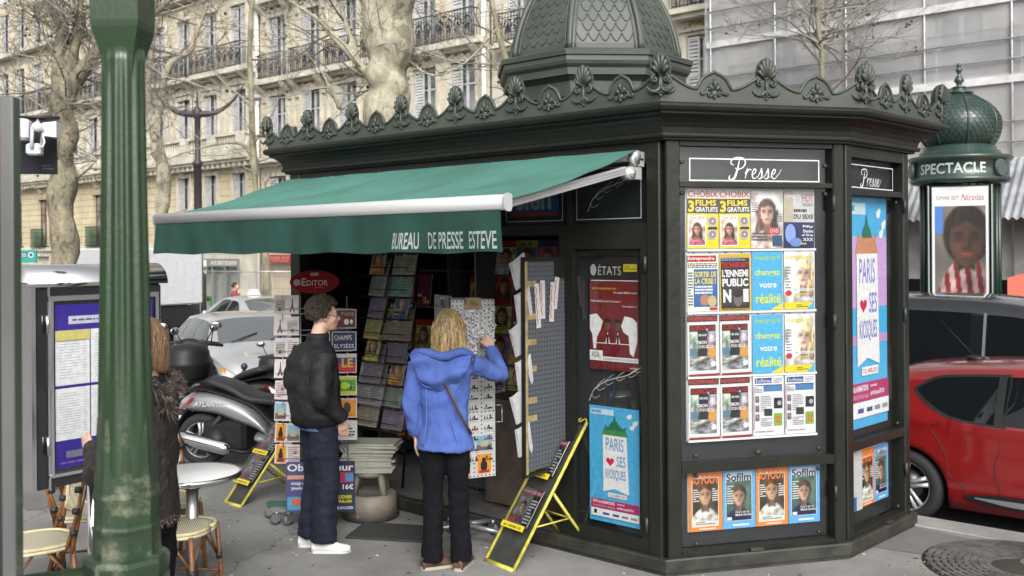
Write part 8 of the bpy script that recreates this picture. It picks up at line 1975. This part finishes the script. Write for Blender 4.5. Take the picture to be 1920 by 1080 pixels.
m.tube(catmull([(-.04, .21, 1.4), (-.1, .13, 1.44), (-.13, 0, 1.41), (-.1, -.13, 1.44), (-.03, -.18, 1.41)], 6), [.03 - .006 * abs(k - 12) / 12 for k in range(25)], 10); o = m.build('hood', WOM); fold(o, .008, 14, 5)
for pts in ([(-.135, .0, 1.2), (-.13, .1, 1.215), (-.095, .165, 1.25)], [(-.125, -.06, 1.0), (-.13, -.09, .9), (-.125, -.12, .8)], [(-.13, .1, 1.2), (-.125, .1, 1.0), (-.13, .12, .83)]):
    m = MB(mat('seam_blue', (.07, .13, .42), .9)); m.tube(catmull(pts, 4), .0045, 5); m.build('seam', WOM)
m = MB(mat('brown_strap', (.06, .035, .03), .6)); m.tube([(-.15, -.03, 1.24), (-.155, -.08, 1.14), (-.15, -.115, 1.06), (-.12, -.155, .97), (-.07, -.185, .9)], .011, 6, flat=.4); m.build('bag_strap', WOM)
def longhair(t, c, f, lf, up, mats_, zend, seed=1, n=1300, s=1.0, spread=.0, nm='hair'):
    rd = random.Random(seed); m = MB(mats_[0]); m.smooth = True
    m.ball(c - f * .015 + up * .03, 1, 16, 10, (.1 * s, .088 * s, .098 * s)) if False else None
    cc = c - f * .018 + up * .03
    rings = []
    for q in range(10):
        v = q / 9; z = cc.z + .09 * s - v * (cc.z + .09 * s - zend - .01); k = math.sin(min(1, v * 2.6 + .12) * PI / 2); 
        rings.append([tuple(Vector((cc.x, cc.y, z)) + f * (math.cos(a) * .085 * k * s * (1 if math.cos(a) < 0 else .25) - .012) + lf * math.sin(a) * (.086 + .012 * v) * k * s) for a in [2 * PI * i / 16 for i in range(16)]])
    m.loft(rings, True, True, True, True)
    for i in range(n):
        m.use(mats_[i % len(mats_)]); a = rd.uniform(-1, 1) * R(118) + PI; el = rd.uniform(.15, 1.45)
        st = cc + f * (math.cos(a) * math.cos(el) * .098 * s) + lf * (math.sin(a) * math.cos(el) * .088 * s) + up * (math.sin(el) * .098 * s)
        o1 = f * math.cos(a) + lf * math.sin(a); pts = [st]; ze = zend + rd.uniform(-.02, .045) + .03 * abs(math.sin(a)); L_ = 7
        for q in range(1, L_ + 1):
            v = q / L_; base = Vector((cc.x, cc.y, 0)) + f * math.cos(a) * (.104 + .006 * rd.random()) * s + lf * math.sin(a) * (.1 + .014 * v + .006 * rd.random()) * s
            z = lerp(st.z, ze, v); w_ = min(1, v * 2.5); p = Vector((lerp(st.x, base.x, w_), lerp(st.y, base.y, w_), z)) + lf * .005 * math.sin(v * 7 + i * .01) + f * .004 * math.sin(i) ; pts.append(p)
        m.tube(pts, [.002, .003, .0034, .0034, .0032, .003, .0022, .0008], 3, False)
    return m.build(nm, t)
HB = [mat('blonde_a', (.4, .28, .125), .5), mat('blonde_b', (.27, .18, .075), .5), mat('blonde_c', (.5, .38, .2), .5), mat('blonde_d', (.17, .11, .05), .55)]
longhair(WOM, c, f, lf, up, HB, 1.385, 3)
# woman at the menu case
M_BR = mat('brown_quilt', (.017, .0105, .01), .5, bump=.5, bs=40)
W3, f, lf, up, c = person('woman in dark brown fur-collared coat half hidden behind the green post', (-1.66, 4.45, 0), R(158), dict(skin=M_SKINW, head=(.03, 0, 1.635), face=(1, .25, 0), neck=(0, 0, 1.48), hs=.97,
    torso=[(0, 0, .86, .14, .19), (0, 0, .95, .138, .185), (0, 0, 1.08, .125, .17), (0, 0, 1.25, .125, .165), (0, 0, 1.36, .12, .165), (0, 0, 1.43, .09, .13), (0, 0, 1.47, .07, .1), (0, 0, 1.5, .06, .065)],
    armL=((0, .16, 1.37), (.17, .22, 1.08), (.32, .08, 1.18)), armR=((0, -.13, 1.37), (.02, -.17, 1.1), (.15, -.12, .96)), handL=((1, -.3, 0), (0, 1, 0), (0, 0, 1), .5), handR=((.3, .2, -1), (0, -1, 0), (1, 0, .2), .5), sleeve=(.064, .054, .045),
    legL=((0, .08, .85), (.02, .09, .46), (0, .1, .05)), legR=((0, -.08, .85), (.0, -.08, .46), (-.02, -.09, .05)), legr=(.095, .065, .055), hips=[(0, 0, .8, .11, .155), (0, 0, .9, .12, .165)],
    trouser=M_BP, top=M_BR, topname='coat', shoes=[((0, .1, 0), 0), ((-.02, -.09, 0), 0)], shoe=M_DKP, sole=M_DKP))
W3.scale = (.84, .84, 1.025)
longhair(W3, c, f, lf, up, [mat('brown_hair_a', (.15, .085, .045), .5), mat('brown_hair_b', (.23, .145, .08), .5), mat('brown_hair_c', (.12, .06, .03), .5)], 1.525, 5, 1000)
def fur(t, pts, r_, n, mm, seed, nm):
    rd = random.Random(seed); m = MB(mm[0]); cp = catmull(pts, 8)
    for i in range(n):
        m.use(rd.choice(mm)); p = Vector(rd.choice(cp)); d = Vector((rd.gauss(0, 1), rd.gauss(0, 1), rd.gauss(0, 1))).normalized(); q = p + d * r_ * .5; e = q + (d + Vector((0, 0, -.4))) * r_ * rd.uniform(.5, .9); m.tube([q, e], [.004, .001], 3, False)
    m.use(mm[0]); m.tube(cp, r_ * .6, 8); return m.build(nm, t)
FM = [mat('fur_dark', (.03, .022, .02), .9), mat('fur_grey', (.16, .13, .11), .9), mat('fur_brown', (.07, .045, .035), .9)]
fur(W3, [(.1, .0, 1.46), (.02, .13, 1.49), (-.1, .1, 1.47), (-.13, 0, 1.42), (-.1, -.1, 1.47), (.02, -.13, 1.49), (.1, 0, 1.46)], .048, 1800, FM, 1, 'fur_collar')
fur(W3, [(.14, 0, .87), (0, .185, .87), (-.14, 0, .87), (0, -.185, .87), (.14, 0, .87)], .022, 900, FM, 2, 'fur_hem')
fur(W3, [(-.13, 0, 1.4), (-.14, 0, 1.35)], .05, 200, FM, 4, 'hood_fur')
# distant passer-by in front of the bedding shop
W4, f, lf, up, c = person('passer-by in red top in front of the bedding shop beyond the taxi', (-8.95, 31.5, -.62), R(0), dict(skin=M_SKIN, head=(.03, 0, 1.6), face=(1, 0, 0), neck=(0, 0, 1.45), hs=1,
    torso=[(0, 0, .85, .13, .18), (0, 0, 1.1, .12, .17), (0, 0, 1.3, .13, .19), (0, 0, 1.4, .1, .15), (0, 0, 1.46, .06, .07)], armL=((0, .19, 1.36), (-.05, .22, 1.1), (.15, .15, 1.1)), armR=((0, -.19, 1.36), (.1, -.25, 1.12), (.15, -.1, 1.38)), handL=((1, 0, 0), (0, 1, 0), (0, 0, 1), .5), handR=((0, .2, 1), (0, -1, 0), (1, 0, .2), .5), sleeve=(.06, .05, .04),
    legL=((0, .08, .88), (.15, .08, .48), (.2, .08, .07)), legR=((0, -.08, .88), (.02, -.08, .48), (-.25, -.08, .09)), legr=(.09, .07, .06), hips=[(0, 0, .82, .1, .15), (0, 0, .95, .11, .15)], trouser=M_BP, top=mat('red_top', (.25, .04, .035), .8), topname='shirt', shoes=[((.2, .08, .0), 0), ((-.25, -.08, .0), 0)], shoe=M_DKP, sole=M_DKP))
m = MB(mat('curly_hair', (.035, .022, .015))); m.ball(c - f * .03 + up * .04, .1, 12, 8, (1, .9, 1)); m.ball(c - f * .12 + up * .02, .04); m.build('hair', W4)
# ================================================================ CAFE TERRACE AND FOREGROUND
M_WEAVE = None
def weave():
    m = bpy.data.materials.new('woven_rattan'); m.use_nodes = True; n = m.node_tree.nodes; l = m.node_tree.links; p = n['Principled BSDF']
    tc = n.new('ShaderNodeTexCoord'); b = n.new('ShaderNodeTexBrick'); b.inputs['Scale'].default_value = 38; b.inputs['Brick Width'].default_value = .9; b.inputs['Row Height'].default_value = .35; b.inputs['Mortar Size'].default_value = .05
    b.inputs['Color1'].default_value = (.62, .58, .43, 1); b.inputs['Color2'].default_value = (.55, .5, .34, 1); b.inputs['Mortar'].default_value = (.06, .05, .03, 1)
    mp = n.new('ShaderNodeMapping'); mp.inputs['Rotation'].default_value = (R(50), R(0), R(45)); l.new(tc.outputs['Object'], mp.inputs[0]); l.new(mp.outputs[0], b.inputs['Vector']); l.new(b.outputs['Color'], p.inputs['Base Color']); p.inputs['Roughness'].default_value = .5
    return m
M_WEAVE = weave(); M_CRM = mat('cream_cane', (.56, .51, .32), .5, var=.2, vs=20); M_BAM = mat('bamboo_brown', (.2, .085, .03), .4, var=.45, vs=18); M_BAND = mat('black_binding', (.02, .02, .02), .5)
def chair(label, loc, rz):
    t = thing('bistro_chair', label, 'chair', loc, rz, 'rattan bistro chairs')
    sq = [(.2 * math.copysign(abs(math.cos(a)) ** .75, math.cos(a)), .2 * math.copysign(abs(math.sin(a)) ** .75, math.sin(a))) for a in [2 * PI * k / 28 for k in range(28)]]
    m = MB(M_WEAVE); m.loft([[(x * s_, y * s_, z) for x, y in sq] for s_, z in ((.3, .455), (.8, .46), (1, .455), (1, .44))], True, True, True, True); so = m.build('seat', t)
    m = MB(M_CRM)
    for z, r_ in ((.455, .012), (.435, .011)): m.tube([(x * 1.03, y * 1.03, z) for x, y in sq] + [(sq[0][0] * 1.03, sq[0][1] * 1.03, z)], r_, 6)
    m.build('seat_rim', so)
    for sx, sy in ((1, 1), (1, -1), (-1, 1), (-1, -1)):
        m = MB(M_BAM); m.tube([(sx * .17, sy * .17, .44), (sx * .185, sy * .185, .2), (sx * .195 + (-.04 if sx < 0 else 0), sy * .19, 0)], .015, 8)
        m.tube([(sx * .17, sy * .17, .25), (sx * .04, sy * .185, .42)], .008, 6); m.tube([(sx * .17, sy * .17, .25), (sx * .185, sy * .04, .42)], .008, 6); m.use(M_BAND); m.cyl((sx * .18, sy * .18, .215), (sx * .18, sy * .18, .255), .019); m.build('leg', t)
    for sy in (-1, 1):
        m = MB(M_BAM); m.tube([(-.16, sy * .18, .4), (-.2, sy * .185, .6), (-.25, sy * .18, .82)], .014, 8); m.tube([(-.13, sy * .185, .42), (-.185, sy * .195, .6), (-.23, sy * .19, .82)], .011, 6); m.use(M_BAND)
        for z in (.5, .62, .74): m.cyl((-.17 - .12 * (z - .5), sy * .188, z), (-.172 - .12 * (z - .5), sy * .188, z + .03), .022)
        m.build('back_post', t)
    m = MB(M_WEAVE); m.grid(lambda u, v: (-.205 - .045 * v - .035 * math.sin(PI * u), lerp(-.17, .17, u), .58 + .28 * v + .03 * math.sin(PI * u) * v), 10, 8); m.build('backrest', t)
    m = MB(M_CRM); pts = catmull([(-.2, -.18, .58), (-.235, -.18, .8), (-.27, -.12, .88), (-.285, 0, .9), (-.27, .12, .88), (-.235, .18, .8), (-.2, .18, .58)], 5); m.tube(pts, .014, 8); m.tube([(-.2, -.18, .58), (-.24, 0, .58), (-.2, .18, .58)], .012, 6); m.build('back_frame', t)
    m = MB(M_BAM); m.tube([(sx * .185, sy * .185, .14) for sx, sy in ((1, 1), (1, -1), (-1, -1), (-1, 1), (1, 1))], .008, 6); m.build('stretcher', t)
    return t
CH0 = chair('rattan bistro chair left of the round cafe table, pulled under it', (-2.02, 5.86, 0), R(-8))
copy_tree(CH0, (-2.74, 5.58, 0), R(215), 'rattan bistro chair below the menu case at the far left edge')
copy_tree(CH0, (-2.72, 6.25, 0), R(15), 'rattan bistro chair behind the menu case, between the edge chair and green post')
copy_tree(CH0, (-2.32, 6.5, 0), R(-50), 'rattan bistro chair behind the green post, farthest from the camera')
TB = thing('cafe_table', 'round white cafe table with polished edge and steel pedestal', 'table', (-1.99, 6.04, 0), 0)
m = MB(mat('white_laminate', (.72, .72, .72), .3)); m.lathe([(.001, .735), (.285, .735), (.288, .733)], 48); m.build('table_top', TB)
m = MB(mat('polished_steel', (.6, .6, .6), .18, 1.0)); m.lathe([(.286, .738), (.3, .737), (.302, .725), (.3, .708), (.285, .7), (.05, .698), (.001, .698)], 48, cap=False); m.build('table_edge', TB)
m = MB(mat('brushed_steel', (.5, .5, .51), .35, .9)); m.cyl((0, 0, .06), (0, 0, .7), .038, n=20); m.build('pedestal', TB); m = MB(M_DKP); m.lathe([(.06, .64), (.12, .69), (.12, .699)], 16); m.loft([ringz(0, 0, z, r_, r_) for z, r_ in ((0, .2), (.03, .2), (.06, .06))], True, True, True, False); m.build('table_base', TB)
m = MB(M_DKP); m.bbox(-.03, .03, -.03, .03, 0, .05, .006); tag(m.build('ashtray', loc=(-2.1, 5.93, .739)), 'small black square ashtray on the round white table', 'ashtray')
# menu display case
MDIR = Vector((.605, .796, 0)); MC_ = thing('menu_case', 'chrome and black menu display case with purple backing by the cafe chairs', 'menu case', (-2.34, 4.78, 0), math.atan2(.796, .605))
m = MB(mat('gloss_black', (.012, .012, .013), .12, coat=.8)); Wm = .70
m.bbox(0, Wm, 0, .16, .93, 1.93, .01); m.build('cabinet', MC_)
m = MB(M_CHR); m.smooth = True
m.loft([[(x, .1 + .115 * math.cos(a), 1.93 + .11 * max(0, math.sin(a))) for a in [PI * k / 14 for k in range(15)]] for x in (-.03, Wm + .03)], True, True, True, True)
m.smooth = False
for x in (-.012, .06): m.box(x, x + .012, -.012, .0, .93, 1.93)
m.box(.06, Wm - .03, -.02, -.002, .985, 1.0); m.box(.06, Wm - .03, -.02, -.002, 1.86, 1.885); m.box(Wm - .05, Wm - .03, -.02, -.002, 1.0, 1.86); m.box(.072, .086, -.02, -.002, 1.0, 1.86)
m.box(-.02, -.0105, -.01, .17, .93, 1.93)
for z in (1.1, 1.7): m.cyl((.055, -.02, z), (.055, -.02, z + .09), .009, n=8)
m.build('chrome_frame', MC_)
m = MB(ink(.2, .1, .6)); m.M = Matrix.Translation((.1, -.004, 1.02)); w_, h_ = .54, .82; m.rect(0, 0, w_, h_); m.rect(.07, .72, .42, .76, ink(.85, .85, .9)); m.lines(.09, .73, .4, .75, 1, ink(.3, .3, .5), 3)
for i, (x0_, x1_) in enumerate(((-.0, .18), (.185, .36), (.365, .54))):
    for z0_, z1_ in ((.14, .4), (.415, .69)):
        m.rect(x0_, z0_, x1_, z1_, ink(1, 1, 1)); m.lines(x0_ + .02, z0_ + .03, x1_ - .05, z1_ - .02, 16, ink(.55, .55, .6), i * 7 + int(z0_ * 10), .16); m.lines(x1_ - .035, z0_ + .03, x1_ - .015, z1_ - .02, 16, ink(.55, .55, .6), i, .16)
m.rect(0, .64, .18, .69, ink(.88, .85, .5)); m.lines(.02, .02, .4, .035, 1, ink(.6, .4, .8), 3, .5); m.rect(.05, .05, .4, .085, ink(.5, .5, .6)); m.build('menu_sheet', MC_)
m = MB(glassmat('case_glass', (.95, .96, .96), 1.2)); m.quad((.086, -.012, 1.0), (Wm - .05, -.012, 1.0), (Wm - .05, -.012, 1.86), (.086, -.012, 1.86)); m.build('glass_pane', MC_)
m = MB(M_CHR)
m.cyl((.35, .09, 0), (.35, .09, .93), .03, n=14); m.lathe([(.2, .0), (.2, .02), (.04, .04)], 24, (.35, .09, 0)); m.build('stand', MC_)
# polished steel terrace screen at the left edge
TS = thing('terrace_screen', 'polished steel framed dark glass terrace screen cut by the left edge', 'screen', (-1.345, 2.62, 0), R(3))
M_SS = mat('satin_steel', (.42, .42, .42), .22, .95, var=.12, vs=2)
m = MB(M_SS); m.bbox(-.018, .018, -.025, .025, 0, 2.52, .003); m.box(-.3, -.019, -.02, .02, 2.46, 2.52); m.box(-.3, -.019, -.02, .02, .05, .12); m.build('frame', TS)
m = MB(mat('dark_glass', (.02, .022, .025), .08, coat=.5)); m.box(-.3, -.02, -.006, .006, .121, 2.459); m.build('glass_panel', TS)
FLD = thing('floodlight', 'white floodlight on a bracket behind the steel screen, top left', 'floodlight', (-2.28, 4.6, 2.66), R(10))
M_FW = mat('white_enamel', (.55, .56, .58), .35); m = MB(M_FW); m.smooth = True
m.loft([[(.075 + .065 * a, b * (.035 + .008 * a), .02 + c_ * (.03 + .008 * a)) for b, c_ in ((-1, -1), (1, -1), (1, 1), (-1, 1))] for a in (0, 1)], True, True, True, False); m.build('lamp_body', FLD)
m = MB(M_FW); m.bbox(-.06, .015, -.04, .04, -.03, .07, .012); m.bbox(.0, .065, -.03, .03, -.1, -.045, .008); m.tube([(.03, -.04, -.07), (.035, -.04, .03), (.055, -.04, .06), (.08, -.04, .01)], .009, 6); m.tube([(.055, .03, -.07), (.06, .03, .05)], .009, 6); m.cyl((.055, -.05, .03), (.055, .05, .03), .022, n=14); m.tube([(.08, -.04, -.01), (.088, -.04, -.04), (.08, -.04, -.065), (.065, -.04, -.06)], .0045, 5); m.build('bracket', FLD)
FL_ = thing('black_banner', 'black cloth banner hanging under the white floodlight', 'banner', (-2.3, 4.72, 2.2), R(10))
m = MB(mat('black_cloth', (.008, .009, .014), .85)); m.grid(lambda u, v: (-.1 + .2 * u, .006 * math.sin(u * 9 + v * 3), .28 + .27 * v), 16, 8); m.use(ink(.3, .32, .35)); m.lines(.02, .3, .09, .33, 2, seed=3); m.build('cloth', FL_)
m = MB(M_DKP); m.cyl((-.12, 0, .555), (.11, 0, .555), .008); m.build('rod', FL_)
# fluted green post with collar and hand rail
M_MET = mat('old_green_paint', (.014, .036, .015), .36, var=1, vs=14, col2=(.024, .048, .021), bump=.06, bs=60, rv=.15, coat=.2)
M_MET2 = groundmat('worn_green_paint', (.018, .04, .017), (.013, .03, .013), (.2, .2, .14), 9, rough=.5)
GP = thing('railing_post', 'fluted dark green cast iron post in the near foreground at left', 'post', (-1.19, 3.0, 0), 0)
def flute(z, r_, dep, n=12, per=6): return [(r_ * (1 - dep * (.5 - .5 * math.cos(n * 2 * PI * k / (n * per)))) * math.cos(2 * PI * k / (n * per)), r_ * (1 - dep * (.5 - .5 * math.cos(n * 2 * PI * k / (n * per)))) * math.sin(2 * PI * k / (n * per)), z) for k in range(n * per)]
m = MB(M_MET); m.smooth = True
sts = [(1.42, .084, 0), (1.5, .082, 0), (1.52, .08, .0), (1.62, .08, .03), (1.75, .078, .13), (1.95, .074, .16), (2.15, .07, .16), (2.4, .066, .16), (2.6, .064, .15), (2.68, .063, .08), (2.72, .062, .0)]
m.loft([flute(z, r_, d) for z, r_, d in sts], True, False, True, True); m.build('shaft', GP)
m = MB(M_MET2); m.smooth = False
def oc(r_, z): return [(r_ * math.cos(R(22.5) + k * PI / 4), r_ * math.sin(R(22.5) + k * PI / 4), z) for k in range(8)]
m.loft([oc(r_, z) for z, r_ in ((1.11, .122), (1.16, .126), (1.175, .12), (1.18, .1), (1.25, .098), (1.265, .1), (1.275, .095), (1.34, .093), (1.36, .097), (1.375, .093), (1.46, .088), (1.6, .081))], True, True, True, False); m.build('base', GP)
m = MB(M_MET); m.smooth = False
m.loft([[(x * s_, y * s_, z) for x, y in ((-1, -1), (1, -1), (1, 1), (-1, 1))] for z, s_ in ((2.64, .043), (2.7, .05), (2.78, .07), (2.8, .072), (2.95, .073))], True, True, True, False); m.build('capital', GP)
m = MB(M_MET2); m.cyl((-1.6, -.35, 1.02), (0, 0, 1.12), .03, n=12); m.lathe([(.125, 1.0), (.125, 1.11)], 16); m.cyl((0, 0, 0), (0, 0, 1.0), .06, n=12)
for k in range(9): x = -.15 - .17 * k; m.cyl((x, x * .22, .0), (x, x * .22, 1.03), .011, n=6)
m.cyl((-1.6, -.35, .15), (0, 0, .15), .018, n=8); m.build('hand_rail', GP)
# tree grate round the plane tree at right
GR = thing('tree_grate', 'round slotted cast iron tree grate set in the pavement at lower right', 'tree grate', (3.32, 6.35, .0), 0)
m = MB(mat('cast_iron', (.1, .095, .088), .6, var=.4, vs=10, bump=.3, bs=40))
for k in range(9):
    r0 = .2 + .045 * k; m.lathe([(r0, .002), (r0, .016), (r0 + .03, .016), (r0 + .03, .002)], 72, cap=False, smooth=False)
for k in range(36): a = 2 * PI * k / 36; m.M = Matrix.Rotation(a, 4, 'Z'); m.box(.2, .6, -.01, .01, .002, .0145); 
m.M = Matrix.Identity(4); m.build('grate', GR); m = MB(mat('grate_soil', (.035, .03, .025), .9)); m.lathe([(.001, .0035), (.62, .003), (.62, .001)], 48); m.build('soil', GR)
m = MB(mat('dry_leaf', (.3, .2, .08), .8)); rd = random.Random(4)
for k in range(60):
    a = rd.uniform(PI * .9, PI * 1.5); r_ = rd.uniform(.58, .72); x, y = 3.32 + r_ * math.cos(a), 6.35 + r_ * math.sin(a); q = rd.uniform(.006, .016); m.add([(x - q, y, .006), (x, y - q * .6, .012), (x + q, y, .005), (x, y + q * .7, .01)], [(0, 1, 2, 3)])
o = struct(m.build('leaf_litter'), 'stuff')
